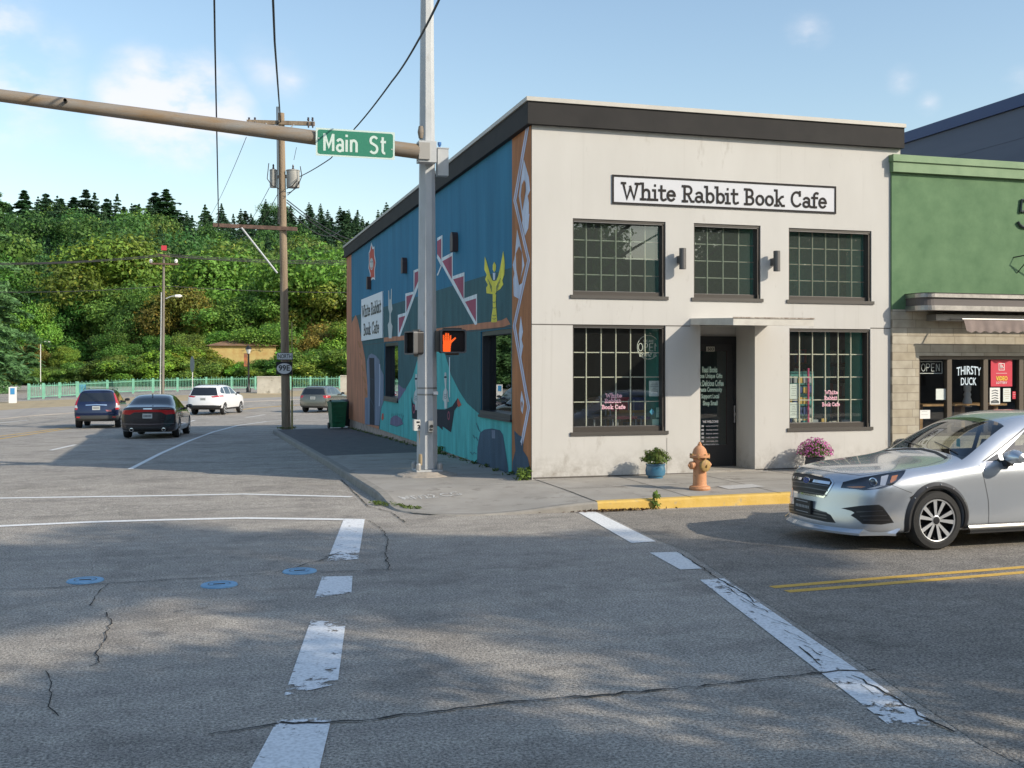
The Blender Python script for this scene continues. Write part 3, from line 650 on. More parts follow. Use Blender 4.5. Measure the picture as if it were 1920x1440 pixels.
# canopy over the door
yc = YF-1.55; ca = on_y(1375, 605, yc).x; cb = on_y(1526, 605, yc).x+.0
zt = on_y(1375, 596, yc).z; zb_ = on_y(1375, 609.5, yc).z
zt2 = fz(1294, 597); zb2 = fz(1294, 609)
mb = MB(); cx0 = fx(1294); p = [(ca, yc, zb_), (cb, yc, zb_), (cb, YF, zb2), (cx0, YF, zb2)]; q = [(ca, yc, zt), (cb, yc, zt), (cb, YF, zt2), (cx0, YF, zt2)]
mb.face(p[::-1]); mb.face(q)
for i in range(4): mb.face([p[i], p[(i+1) % 4], q[(i+1) % 4], q[i]])
can = part('canopy', mb, mat('canopy_paint', (0.62, 0.60, 0.54), .8, c2=(.5, .47, .42), vs=4, vdet=8, dirt=((.25, .2, .16), 9, .62)), cafe)
mb = MB(); z = zt-.045
mb.box((ca-.01, yc-.012, zt-.005), (cb+.01, yc, zt+.018)); part('drip_edge', mb, mat('rust_edge', (.16, .11, .08), .9, c2=(.5, .46, .4), vs=14), can)
# painted name board
SG = [on_y(1147, 327, YF), on_y(1567, 350, YF)]; sx0, sx1 = SG[0].x, SG[1].x; sz1 = (fz(1147, 327)+fz(1567, 350))/2; sz0 = (fz(1147, 383)+fz(1567, 400.5))/2
DKG = mat('dark_grey_paint', (0.03, 0.027, 0.026), .8, spec=.2)
mb = MB(); mb.mi = 0; mb.box((sx0, YF-.012, sz0), (sx1, YF-.001, sz1)); mb.mi = 1; f = .035
for (x0, x1, z0, z1) in ((sx0, sx1, sz1-f, sz1), (sx0, sx1, sz0, sz0+f), (sx0, sx0+f, sz0+f, sz1-f), (sx1-f, sx1, sz0+f, sz1-f)): mb.box((x0, YF-.02, z0), (x1, YF-.0125, z1))
sb = part('name_board', mb, [mat('sign_white', (.54, .55, .58), .6), DKG], cafe)
mb = MB(); cxm = (on_y(1168, 360, YF).x+on_y(1548, 378, YF).x)/2; czm = (sz0+sz1)/2-.015
add_serif(mb, 'White Rabbit Book Cafe', (cxm, YF-.014, czm), U, V, on_y(1549, 370, YF).x-on_y(1168, 370, YF).x, (sz1-sz0)*.56, off=.003, th=.15)
part('lettering', mb, DKG, sb)
# cylinder sconces
for px, py in ((1283, 485), (1459.5, 489.5)):
    c_ = on_y(px-3, py, YF-.17); mb = MB(); mb.lathe((c_.x, YF-.17, c_.z-.185), [(.001, 0.02), (.05, .02), (.062, 0), (.062, .37), (.05, .35), (.001, .35)], 20); mb.box((c_.x-.035, YF-.12, c_.z-.07), (c_.x+.035, YF, c_.z+.06))
    part('wall_sconce', mb, mat('sconce_metal', (.12, .115, .11), .45, metal=.4), cafe, smooth=True)

# ------------------------------------------------------------------ mural on the highway side (flat painted shapes)
Z6 = lambda x, y: (640+x/4.8, 380+y/4.8); Z7 = lambda x, y: (640+x/4.8, 620+y/4.8); Z8 = lambda x, y: (940+x/4.8, 180+y/4.8)
def S7(pts): return [Z7(*p) for p in pts]
def S6(pts): return [Z6(*p) for p in pts]
def mm(n, c, var=.24): return mat('mural_'+n, c, .8, var=var, vs=3.5, vdet=8, stretch=(1, 1, .22), bump=.5, bs=45)
MC = {'green': mm('deep_green', (0.041, 0.123, 0.138)), 'turq': mm('turquoise', (0.085, 0.45, 0.44)), 'orange': mm('ochre', (0.435, 0.181, 0.072)), 'maroon': mm('maroon', (0.377, 0.087, 0.138)), 'white': mm('white', (0.725, 0.783, 0.800)), 'pale': mm('pale', (0.609, 0.667, 0.797)),
      'yellow': mm('yellow', (0.800, 0.725, 0.087)), 'slate': mm('slate', (0.051, 0.094, 0.145)), 'black': mm('black', (0.012, 0.017, 0.029)), 'grey': mm('grey', (0.189, 0.232, 0.319)), 'red': mm('red', (0.580, 0.102, 0.065)), 'rust': mm('rust', (0.522, 0.217, 0.116)), 'skin': mm('bone', (0.580, 0.609, 0.580)), 'purple': mm('dusk', (0.174, 0.160, 0.261)), 'lilac': mm('lilac', (0.435, 0.348, 0.435))}
MK = list(MC); mb = MB()
ZP = .127; ztop = ZT-.022
MCOUNT = [0]
def mural(colr, pix, lay, close=True):
    P = []; MCOUNT[0] += 1
    for x, y in pix:
        q = on_x(min(x, 996.4), y, XC); P.append((XC-.0015-.0022*lay-MCOUNT[0]*.00001, min(max(q.y, YF+.004), YB), min(max(q.z, ZP), ztop)))
    mb.mi = MK.index(colr); mb.face(P[::-1])
def mline(colr, pix, wpx, lay):
    P = [Vector((a, b)) for a, b in pix]; L_, R_ = [], []
    for i, p in enumerate(P):
        d = (P[min(i+1, len(P)-1)]-P[max(i-1, 0)]).normalized(); n = Vector((-d.y, d.x))*wpx/2; L_.append(p+n); R_.append(p-n)
    MCOUNT[0] += 1
    W_ = lambda p: (lambda q: (XC-.0015-.0022*lay-MCOUNT[0]*.00001, max(q.y, YF+.003), max(q.z, ZP)))(on_x(min(p.x, 996.5), p.y, XC))
    mb.mi = MK.index(colr); mb.grid([[W_(p) for p in L_], [W_(p) for p in R_]])
BL = on_x
def base(px): d = ray(px, 700); D = XC/d.x; return HY+(CH-ZP)/D*FPX          # paint bottom in pixels
# dark green field is split round the windows so nothing crosses an opening
def clipped(colr, ya, yb, za_l, za_r, lay):
    """quad band between two y's whose top runs za_l..za_r, cut round the window openings"""
    cuts = sorted([ya, yb]+[w_ for s_ in SW for w_ in s_[:2] if ya < w_ < yb]); top = lambda y: za_l+(za_r-za_l)*(y-ya)/(yb-ya)
    for a_, b_ in zip(cuts, cuts[1:]):
        m_ = (a_+b_)/2; h = [s_ for s_ in SW if s_[0] < m_ < s_[1]]
        for lo, hi in ([(ZP, h[0][2]-.06), (h[0][3]+.01, None)] if h else [(ZP, None)]):
            X = XC-.0015-.0022*lay; mb.mi = MK.index(colr)
            ta = top(a_) if hi is None else hi; tb = top(b_) if hi is None else hi
            mb.face([(X, a_, lo), (X, a_, ta), (X, b_, tb), (X, b_, lo)])
q0 = on_x(958.75, 501.9, XC); q1 = on_x(660, 594, XC)
clipped('green', YF+.004, YB-.02, q0.z, q1.z, 0)
# turquoise valley (pieces between the openings)
bp = lambda x: (x, base(x)+1)
mural('turq', S7([(345, 890), (360, 700), (385, 632)])+S7([(510, 640)])+[bp(746.2)]+[bp(712)], 1)
mural('turq', S7([(511, 640), (560, 560), (640, 420), (690, 250), (740, 60), (800, -20), (880, 80), (940, 230), (990, 400), (1060, 540), (1130, 650), (1240, 748)])+[(898.5, 777), bp(898.5), bp(746.2)], 1)
mural('turq', [(898.5, 777), (901, 779), (959.8, 791.5), (960, base(960)+1), bp(898.5)], 1)
# ochre corner strip and far strip
mural('orange', [(960.5, 200), (996.4, 200), (996.4, 905), (960.5, 905)], 1)
mural('rust', [(650.2, 478), (659, 474), (660, 800), (650.2, 802)], 1)
mural('rust', S6([(95, 1080), (130, 1010), (150, 1060), (215, 1400)])+S7([(245, 600), (225, 880), (120, 875), (60, 860)]), 2)
for i in range(5): mline('orange', [(672+i*3.2, 640+i*22), (676+i*3.2, 652+i*22)], 3, 3)
# brown band above the windows
mural('rust', S6([(385, 1215), (620, 1190), (715, 1168), (870, 1130), (1200, 1090), (1440, 1060), (1490, 1035), (1525, 1095), (1460, 1118), (1250, 1140), (870, 1172), (620, 1232), (385, 1252)]), 2)
# zigzag border
zz_ = [(991, 232), (966, 376), (992, 488), (965, 611), (992, 764), (978.5, 835)]
mline('pale', zz_, 5.5, 3); mline('lilac', zz_, 1.6, 4)
mural('pale', [Z8(*p) for p in [(205, 570), (250, 730), (262, 850), (240, 900), (250, 960), (220, 1080), (255, 1060), (245, 1190), (215, 1260), (185, 1050), (160, 900), (175, 780)]], 2)
mural('orange', [Z8(*p) for p in [(210, 755), (190, 800), (180, 900), (195, 1030), (225, 850), (222, 780)]], 5)
mural('pale', S6([(1585, 240), (1625, 420), (1650, 560), (1600, 745), (1635, 720), (1640, 780), (1600, 865), (1555, 840), (1550, 690), (1560, 640), (1545, 560), (1565, 480)]), 2)
mural('orange', S6([(1605, 390), (1575, 460), (1580, 600), (1605, 740), (1630, 600), (1630, 450)]), 5)
mural('pale', S6([(1640, 110), (1660, 0), (1690, 0), (1690, 130), (1655, 300), (1630, 180)]), 2)
mural('pale', S6([(1618, 1020), (1638, 1160), (1625, 1230), (1640, 1290), (1620, 1400), (1600, 1180)]), 2)
mural('pale', S7([(1625, 540), (1648, 640), (1640, 700), (1635, 750), (1620, 720), (1615, 620)]), 2); mural('orange', S7([(1632, 630), (1624, 650), (1630, 700), (1638, 660)]), 5)
mural('pale', S7([(1640, 930), (1630, 1020), (1615, 1000)]), 4)
mural('slate', S7([(1560, 900), (1600, 940), (1640, 960), (1640, 1080), (1680, 1140), (1700, 1230), (1710, 1350), (1540, 1330), (1545, 1180), (1570, 1080)]), 3)
# stepped pyramid
mural('white', S6([(865, 318), (912, 290), (912, 495), (1005, 445), (1005, 662), (1110, 625), (1110, 860), (1224, 820), (1224, 1095), (1205, 1100), (865, 490)]), 2)
for p in ([(865, 347), (902, 322), (902, 515), (865, 462)], [(912, 527), (998, 480), (998, 688)], [(1010, 690), (1103, 662), (1103, 868)], [(1117, 892), (1215, 862), (1215, 1072)]): mural('maroon', S6(p), 3)
mural('white', S6([(715, 585), (652, 610), (652, 800), (578, 818), (578, 990), (510, 1010), (510, 1205), (530, 1205), (715, 700)]), 2)
for p in ([(715, 608), (662, 630), (660, 790), (715, 655)], [(648, 824), (588, 843), (588, 985)], [(578, 1018), (519, 1035), (521, 1180)]): mural('maroon', S6(p), 3)
mline('white', S6([(868, 490), (905, 565), (868, 655)]), 2.4, 4)
# yellow winged figure
mural('yellow', S6([(1295, 485), (1310, 530), (1330, 600), (1345, 660), (1362, 700), (1378, 705), (1398, 700), (1415, 660), (1430, 600), (1445, 520), (1460, 435), (1470, 500), (1475, 560), (1470, 650), (1452, 700), (1462, 735), (1435, 775), (1400, 800), (1385, 828), (1360, 822), (1310, 815), (1308, 765), (1322, 740), (1298, 690), (1312, 650), (1290, 600)]), 3)
mural('yellow', S6([(1366, 825), (1396, 825), (1394, 900), (1398, 960), (1405, 1060), (1400, 1076), (1352, 1076), (1356, 1020), (1367, 950), (1366, 880)]), 3)
mural('yellow', S6([(1380, 532), (1396, 565), (1393, 605), (1379, 628), (1366, 600), (1367, 560)]), 3); mural('pale', S6([(1368, 632), (1392, 632), (1388, 695), (1371, 695)]), 4)
for k_ in range(4): mline('green', S6([(1325+k_*9, 690+k_*32), (1360, 760+k_*14)]), .7, 5); mline('green', S6([(1440-k_*8, 680+k_*32), (1398, 760+k_*14)]), .7, 5)
for yy in (890, 940, 1010, 1040): mline('green', S6([(1364, yy), (1380, yy+10), (1398, yy)]), .8, 5)
# pale antlered figure
mural('skin', S6([(425, 790), (432, 790), (435, 870), (447, 870), (450, 775), (456, 775), (455, 900), (462, 960), (447, 1000), (450, 1080), (462, 1110), (455, 1220), (428, 1220), (420, 1100), (432, 1070), (435, 1000), (425, 950)]), 2)
# red sun head
mural('white', S6([(272, 355), (285, 400), (299, 393), (302, 470), (314, 540), (304, 600), (305, 697), (288, 686), (275, 697), (256, 708), (260, 640), (246, 590), (250, 540), (248, 450), (260, 418)]), 2)
mural('red', S6([(272, 385), (283, 420), (295, 415), (298, 480), (309, 540), (299, 600), (300, 680), (288, 668), (275, 680), (262, 688), (265, 640), (252, 590), (255, 540), (254, 455), (263, 435)]), 3)
mural('skin', S6([(275+16*math.cos(R(t)), 552+55*math.sin(R(t))) for t in range(0, 360, 30)]), 4)
for dx, dy in ((-6, -18), (6, -20)): mural('slate', S6([(275+dx+3*math.cos(R(t)), 552+dy+8*math.sin(R(t))) for t in range(0, 360, 60)]), 5)
mline('red', S6([(266, 585), (275, 592), (284, 583)]), 1.2, 5)
# grey arch
mural('grey', S7([(215, 605), (240, 600), (232, 280), (250, 220), (275, 205), (312, 225), (345, 262), (352, 330), (384, 400), (384, 632), (360, 700), (345, 850), (300, 850), (215, 885)]), 4)
mural('black', S7([(255, 245), (300, 245), (303, 500), (303, 850), (258, 848), (262, 480)]), 6); mline('slate', S7([(258, 430), (300, 440)]), .6, 7); mline('slate', S7([(262, 600), (295, 680), (300, 720)]), .6, 7)
mline('pale', S7([(350, 300), (352, 420), (350, 600), (345, 680)]), 1.4, 6)
mural('rust', S7([(300, 850), (344, 858), (344, 895), (232, 880), (235, 845)]), 7)
mural('purple', S7([(512, 640), (512, 480), (560, 520), (590, 520), (560, 560)]), 2)
# boat, rowers, sea creatures
mural('black', S7([(632, 590), (645, 650), (700, 690), (790, 705), (880, 708), (940, 708), (1000, 680), (1050, 605), (1062, 660), (1020, 720), (1005, 820), (990, 915), (915, 862), (915, 895), (880, 862), (790, 830), (700, 800), (640, 790)]), 3)
mural('red', S7([(1052, 605), (1085, 668), (1055, 690), (1046, 650)]), 4)
for cx_, cy_ in ((970, 765), (655, 705)): mural('maroon', S7([(cx_+11*math.cos(R(t)), cy_+42*math.sin(R(t))) for t in range(0, 360, 30)]), 4); mural('black', S7([(cx_+6*math.cos(R(t)), cy_+25*math.sin(R(t))) for t in range(0, 360, 30)]), 5)
for dx, dy in ((0, 0), (-264, 15)):
    mural('skin', S7([(a_+dx, b_+dy) for a_, b_ in [(935, 375), (948, 378), (952, 430), (950, 480), (948, 515), (962, 550), (962, 590), (975, 640), (958, 640), (955, 700), (933, 700), (930, 640), (915, 620), (922, 550), (938, 515), (934, 480), (930, 430)]]), 4)
    mural('black', S7([(941+dx+12*math.cos(R(t)), 418+dy+9*math.sin(R(t))) for t in range(0, 360, 30)]), 5)
    for k_ in range(3): mline('slate', S7([(928+dx, 570+dy+k_*16), (941+dx, 580+dy+k_*16), (955+dx, 568+dy+k_*16)]), .8, 5)
    mline('white', S7([(978+dx, 240), (978+dx, 600)]), 1.6, 4)
mural('purple', S7([(440, 840), (446, 790), (470, 768), (500, 762), (540, 790), (560, 838), (545, 850), (505, 860), (460, 850)]), 3)
mline('slate', S7([(440, 842), (500, 864), (560, 840)]), .8, 4)
for k_ in range(6): mline('slate', S7([(455+k_*18, 775-8*math.sin(k_*.6)), (460+k_*18, 745)]), .5, 4)
mline('slate', S7([(545, 830), (562, 760)]), .7, 4)
mural('red', S7([(362, 790), (370, 745), (382, 745), (384, 790), (372, 810)]), 3)
for s_ in ([(1190, 940), (1205, 970), (1215, 955), (1235, 990)], [(1165, 1090), (1185, 1115), (1200, 1095), (1220, 1110)], [(1218, 830), (1240, 890), (1258, 915)]): mline('slate', S7(s_), 1.1, 4)
# tunnel mouth
mural('slate', S7([(1228, 1050), (1240, 980), (1252, 920), (1290, 890), (1360, 880), (1430, 895), (1458, 935), (1478, 1060), (1490, 1140), (1505, 1235)])+[(953.5, base(953.5)+2), (895.2, base(895.2)+1)], 3)
mural('grey', S7([(1358, 893), (1388, 897), (1388, 970), (1360, 968)]), 4)
part('mural', mb, [MC[k_] for k_ in MK], cafe)
# white name panel on the side wall
p = [on_x(*Z6(x, y), XC) for x, y in [(188, 872), (378, 798), (378, 1215), (188, 1245)]]
ya = (p[0].y+p[3].y)/2; yb = (p[1].y+p[2].y)/2; z1 = (p[0].z+p[1].z)/2; z0 = (p[2].z+p[3].z)/2
mb = MB(); mb.box((XC-.035, yb, z0), (XC-.001, ya, z1)); sp = part('side_name_panel', mb, mat('panel_white', (.88, .90, .92), .5), cafe)
mb = MB(); US = Vector((0, -1, 0)); h = z1-z0
add_serif(mb, 'White Rabbit', (XC-.036, (ya+yb)/2, z0+h*.70), US, V, (ya-yb)*.9, h*.27, off=.004, th=.15); add_serif(mb, 'Book Cafe', (XC-.036, (ya+yb)/2, z0+h*.26), US, V, (ya-yb)*.72, h*.27, off=.004, th=.15)
part('lettering', mb, mat('ink_black', (.01, .01, .01)), sp)
# small domed hoods on the side wall
for x, y, s_ in ((585, 570, 1.0), (1040, 360, 1.0), (264, 725, .9)):
    q = on_x(*Z6(x, y), XC); mb = MB(); rr = .13*s_
    mb.prism([(XC, q.y+rr*math.cos(R(t)), q.z+.1+rr*math.sin(R(t))) for t in range(0, 181, 20)]+[(XC, q.y-rr, q.z-.2), (XC, q.y+rr, q.z-.2)], (-.13, 0, 0)); part('vent_hood', mb, mat('hood_brown', (.06, .035, .035), .5), cafe)
# ------------------------------------------------------------------ the green tavern next door
YG = YF-.04; gx = lambda px, py=600: on_y(px, py, YG).x; gz = lambda px, py: on_y(px, py, YG).z
GREEN = mat('green_stucco', (0.085, 0.165, 0.08), .9, c2=(0.13, 0.225, 0.115), vs=2.2, vdet=8, bump=.22, bs=130, dirt=((.09, .165, .085), 1.6, .58))
def brick_mat(name, a, b, mortar, bw, bh, ms=.012):
    m = bpy.data.materials.new(name); m.use_nodes = True; t = m.node_tree; p = t.nodes['Principled BSDF']; p.inputs['Roughness'].default_value = .85
    g = t.nodes.new('ShaderNodeTexCoord'); s = t.nodes.new('ShaderNodeSeparateXYZ'); c = t.nodes.new('ShaderNodeCombineXYZ'); t.links.new(g.outputs['Object'], s.inputs[0]); t.links.new(s.outputs['X'], c.inputs['X']); t.links.new(s.outputs['Z'], c.inputs['Y'])
    k = t.nodes.new('ShaderNodeTexBrick'); k.inputs['Scale'].default_value = 1; k.inputs['Brick Width'].default_value = bw; k.inputs['Row Height'].default_value = bh; k.inputs['Mortar Size'].default_value = ms*.5; k.inputs['Color1'].default_value = a+(1,); k.inputs['Color2'].default_value = b+(1,); k.inputs['Mortar'].default_value = mortar+(1,); k.offset = .37; k.squash = 1.35; k.squash_frequency = 3
    n = t.nodes.new('ShaderNodeTexNoise'); n.inputs['Scale'].default_value = 5; n.inputs['Detail'].default_value = 9; t.links.new(g.outputs['Object'], n.inputs['Vector'])
    x = t.nodes.new('ShaderNodeMix'); x.data_type = 'RGBA'; x.blend_type = 'MULTIPLY'; x.inputs['Factor'].default_value = .4
    r = t.nodes.new('ShaderNodeValToRGB'); r.color_ramp.elements[0].color = (.55, .5, .45, 1); r.color_ramp.elements[1].color = (1.3, 1.3, 1.3, 1); r.color_ramp.elements[0].position = .3; r.color_ramp.elements[1].position = .7
    t.links.new(n.outputs['Fac'], r.inputs[0]); t.links.new(c.outputs[0], k.inputs['Vector']); t.links.new(k.outputs['Color'], x.inputs['A']); t.links.new(r.outputs[0], x.inputs['B']); t.links.new(x.outputs['Result'], p.inputs['Base Color'])
    bn = t.nodes.new('ShaderNodeBump'); bn.inputs['Strength'].default_value = .4; bn.inputs['Distance'].default_value = .01; bn.invert = True; t.links.new(k.outputs['Fac'], bn.inputs['Height']); t.links.new(bn.outputs[0], p.inputs['Normal'])
    return m
STONE = brick_mat('ashlar_stone', (.42, .385, .31), (.36, .315, .235), (.24, .21, .165), .52, .155)
XG = gx(1672); XE = 23.0
tav = thing('tavern_building', 'green stucco tavern with pale stone base and dark shop windows right of the cream cafe', 'building', (XG, YG, .2))
zg = gz(1675, 580); ztp = gz(1675, 323); ztc = gz(1675, 291)
gf = lambda u, n, z: (u, YG+n, z)
mb = MB(); holes_wall(mb, gf, XG, XE, zg, ztp, [], .135); part('stucco_wall', mb, GREEN, tav)
wx0, wz0, wz1 = gx(1722), .75, gz(1722, 667)
mulls = [gx(1722), gx(1782), gx(1850), gx(1917), gx(1990)+.0, gx(2080)]
mb = MB(); holes_wall(mb, lambda u, n, z: (u, YG-.02+n, z), XG, XE, .0, zg-.001, [(wx0, mulls[-1], wz0, wz1), (mulls[-1]+.7, XE-1, wz0, wz1)], .15); part('stone_base', mb, STONE, tav)
mb = MB(); mb.box((XG-.02, YG-.08, ztp), (XE, YG+.3, ztc-.13)); mb.box((XG-.04, YG-.11, ztc-.13), (XE, YG+.32, ztc)); part('parapet_trim', mb, mat('green_trim', (.13, .225, .11), .6, c2=(.18, .28, .145), vs=3, vdet=8), tav)
mb = MB(); mb.box((XR+.05, YG+.32, ztp-.6), (XE, 30, ztp-.4)); mb.box((XE-.2, YG+.14, 0), (XE, 30, ztp-.6)); mb.box((XR+.05, YG+5, 0), (XE-.2, YG+5.1, ztp-.6)); mb.box((XR+.06, YG+.14, 2.95), (XE-.2, YG+5, 3.05)); mb.box((XR+.06, YG+.14, .0), (XE-.2, YG+5, .14)); mb.box((XR+.05, YG+.14, .14), (XR+.15, YG+5, 2.95))
part('roof', mb, mat('interior_dark', (.05, .045, .045), .9), tav)
mb = MB(); f = .055
mb.box((wx0, YG+.03, wz1-.07), (mulls[-1], YG+.12, wz1)); mb.box((wx0, YG+.03, wz0), (mulls[-1], YG+.12, wz0+.06))
for m_ in mulls: mb.box((m_-(f if m_ != wx0 else 0)-.0, YG+.02, wz0+.06), (m_+f*.9, YG+.125, wz1-.07))
wf = part('shop_window', mb, mat('brown_frame', (.09, .07, .05), .5), tav)
mb = MB(); mb.face([(wx0, YG+.08, wz0), (XE-1, YG+.08, wz0), (XE-1, YG+.08, wz1), (wx0, YG+.08, wz1)]); part('glass', mb, glass_mat('tavern_glass', (.85, .88, .9), 1.0), wf)
YGL = YG+.065
def gpt2(px, py, y=None): return on_y(px, py, y or YGL)
mb = MB(); add_text(mb, 'THIRSTY', gpt2(1816.5, 697), U, V, .57, .17, bold=.015, arch=.18); add_text(mb, 'DUCK', gpt2(1816, 715.5), U, V, .36, .15, bold=.015, arch=.05)
part('window_lettering', mb, mat('pale_blue_vinyl', (.55, .66, .75), .6), wf)
# open signs: outline letters in a frame
def neon(c, wd, ht, txt, m, parent, name='open_sign', ring=True):
    mb = MB(); c = Vector(c); t = .008
    if ring:
        for a_, b_ in (((-1, -1), (1, -1)), ((1, -1), (1, 1)), ((1, 1), (-1, 1)), ((-1, 1), (-1, -1))):
            mb.tube([c+U*a_[0]*wd/2+V*a_[1]*ht/2, c+U*b_[0]*wd/2+V*b_[1]*ht/2], t, 6)
    mb2 = MB(); vs, fs = [], []
    glyph = {'O': [arcp(.5, .5, .45, .5, 0, 360, 16)], 'P': [[(.1, 0), (.1, 1)], [(.1, 1), (.55, 1)]+arcp(.55, .74, .3, .26, 90, -90, 6)+[(.1, .48)]], 'E': [[(.85, 0), (.1, 0)], [(.1, 0), (.1, 1)], [(.1, 1), (.85, 1)], [(.1, .5), (.7, .5)]], 'N': [[(.1, 0), (.1, 1)], [(.1, 1), (.85, 0)], [(.85, 0), (.85, 1)]]}
    n = len(txt)
    for i, ch in enumerate(txt):
        for st in glyph[ch]: mb.tube([c+U*((i+.06+p[0]*.85)/n-.5)*wd*.86+V*((p[1]-.5)*ht*.62) for p in st], t*.9, 6)
    return mb
mb = neon(gpt2(1745, 689, YG+.2), .52, .23, 'OPEN', None, None); solo('open_sign', mb, mat('pale_tube', (.9, .9, .8), .4), 'rectangular neon OPEN sign hanging in the left pane of the tavern window', 'sign', smooth=True)
mb = MB(); c0 = gpt2(1858, 674); c1 = gpt2(1898, 724.5); mb.mi = 0; mb.box((c0.x, YG+.066, c1.z), (c1.x, YG+.074, c0.z)); po = mb
LW = mat('poster_white', (.72, .72, .70), .5); LR = mat('poster_red', (.55, .03, .06), .5); LY = mat('poster_yellow', (.80, .62, .05), .5)
cm = (Vector(c0)+Vector(c1))/2
def pq(mb, fx_, fz_, w_, h_, off=.066-.002): 
    x = c0.x+(c1.x-c0.x)*fx_; z = c1.z+(c0.z-c1.z)*fz_; mb.face([(x-w_/2, YG+off, z-h_/2), (x+w_/2, YG+off, z-h_/2), (x+w_/2, YG+off, z+h_/2), (x-w_/2, YG+off, z+h_/2)])
mb.mi = 1; pq(mb, .5, .73, .14, .14); mb.mi = 0; pq(mb, .5, .73, .115, .115, .062)
mb.mi = 1; pq(mb, .46, .745, .025, .08, .060); pq(mb, .50, .70, .085, .022, .060); pq(mb, .53, .735, .02, .05, .060); pq(mb, .5, .49, .26, .006)
mb.mi = 2; add_text(mb, 'VIDEO', (cm.x, YG+.066, c1.z+(c0.z-c1.z)*.30), U, V, .27, .085, bold=.02); mb.mi = 1; add_text(mb, 'LOTTERY', (cm.x, YG+.066, c1.z+(c0.z-c1.z)*.14), U, V, .26, .045, bold=.01)
solo('lottery_poster', mb, [LR, LW, LY], 'red poster reading VIDEO LOTTERY in yellow and white inside tavern window', 'poster', loc=(cm.x, YG+.07, cm.z))
def sheet(name, px0, py0, px1, py1, y, mats, lab, cat, rows=0, group=None, th=.004, pic=False):
    c0 = on_y(px0, py0, y); c1 = on_y(px1, py1, y); mb = MB(); mb.mi = 0; mb.box((c0.x, y, c1.z), (c1.x, y+th, c0.z)); mb.mi = 1; W_ = c1.x-c0.x; H_ = c0.z-c1.z
    rg = random.Random(int(px0*7+py0))
    for i in range(rows):
        z = c0.z-H_*(.14+.76*i/max(1, rows)); w2 = W_*rg.uniform(.3, .8); xm_ = (c0.x+c1.x)/2
        mb.face([(xm_-w2/2, y-.0012, z-H_*.022), (xm_+w2/2, y-.0012, z-H_*.022), (xm_+w2/2, y-.0012, z), (xm_-w2/2, y-.0012, z)])
    if pic:
        for i in range(5):
            z = c0.z-H_*(.2+.15*i); mb.tube([(c0.x+W_*.2, y-.003, z), ((c0.x+c1.x)/2, y-.003, z+H_*.06), (c1.x-W_*.2, y-.003, z)], W_*.035, 5)
        mb.face([(c0.x+W_*.1, y-.002, c1.z+H_*.06), (c0.x+W_*.9, y-.002, c1.z+H_*.06), (c0.x+W_*.9, y-.002, c1.z+H_*.2), (c0.x+W_*.1, y-.002, c1.z+H_*.2)])
    return solo(name, mb, mats, lab, cat, group=group, loc=((c0.x+c1.x)/2, y, (c0.z+c1.z)/2))
INK = mat('ink_grey', (.10, .11, .12), .7); PAPER = mat('paper_white', (.62, .66, .62), .7); PAPG = mat('paper_mint', (.42, .66, .54), .7)
sheet('flyer', 1856, 727, 1875, 758, YG+.068, [LW, INK], 'black and white patterned flyer below the red poster in tavern window', 'flyer', 0, pic=True)
sheet('flyer', 1881, 728, 1895, 753, YG+.068, [PAPER, mat('brown_ink', (.35, .2, .1))], 'pale flyer with brown print beside the patterned one in tavern window', 'flyer', 5)
sheet('sticker', 1898.5, 734, 1905, 748, YG+.068, [LR, LW], 'small red and white sticker at the right edge of the tavern window', 'sticker', 3)
sheet('notice', 1755, 729, 1774, 749.5, YG+.068, [PAPER, PAPER], 'blank pale blue paper notice in the left pane of the tavern window', 'notice')
sheet('notice', 1723, 769, 1744, 785, YG+.068, [LW, INK], 'white notice low in the left pane of the tavern window above the car roof', 'notice', 2)
# table, plant and white figure inside
wd = mat('oak_wood', (.42, .24, .09), .5, var=.3, vs=6, stretch=(1, 5, 1))
c_ = gpt2(1755, 757, YG+.75); t = thing('bar_table', 'wooden high table just inside the tavern window', 'table', (c_.x, YG+.75, .14))
mb = MB(); mb.box((c_.x-.5, YG+.5, c_.z-.04), (c_.x+1.5, YG+1.1, c_.z)); part('table_top', mb, wd, t)
for dx in (-.4, .6, 1.4): mb = MB(); mb.box((c_.x+dx-.05, YG+.7, .14), (c_.x+dx+.05, YG+.9, c_.z-.04)); part('leg', mb, wd, t)
c_ = gpt2(1815, 762, YG+.6); mb = MB(); mb.lathe((c_.x, YG+.62, c_.z-.01), [(.001, .01), (.085, .0), (.09, .12), (.06, .2), (.075, .25), (.055, .3), (.07, .33), (.075, .44), (.001, .45)], 18); solo('white_figurine', mb, LW, 'white hat-topped figurine standing on the table under the DUCK lettering', 'figurine', smooth=True)
# metal awning hood
ZA1, ZA0 = gz(1703, 549), gz(1703, 582)
def gzy(px, py, y): return on_y(px, py, y).z
ya_ = YG-.55; ax0 = on_y(1703, 560, YG-.1).x; ax1 = XE-.5
za1 = gzy(1730, 549, ya_); za0 = gzy(1730, 581, ya_)
def rounded(x0, x1, y0, y1, r, z0, z1, mb):
    P = [(x0, y1)]+[(x0+r-r*math.cos(R(a)), y0+r-r*math.sin(R(a))) for a in range(0, 91, 15)]+[(x1, y0), (x1, y1)]
    mb.prism([(x, y, z0) for x, y in P], (0, 0, z1-z0))
STL = mat('awning_steel', (.42, .40, .38), .35, metal=.8, var=.2, vs=8)
mb = MB(); rounded(ax0, ax1, ya_, YG, .25, za1-.075, za1, mb); rounded(ax0, ax1, ya_, YG, .25, za0, za0+.09, mb); aw = part('awning_hood', mb, STL, tav)
mb = MB(); rounded(ax0+.02, ax1, ya_+.04, YG, .24, za0+.09, za1-.075, mb); part('hood_panel', mb, mat('awning_brown', (.11, .095, .09), .6), aw)
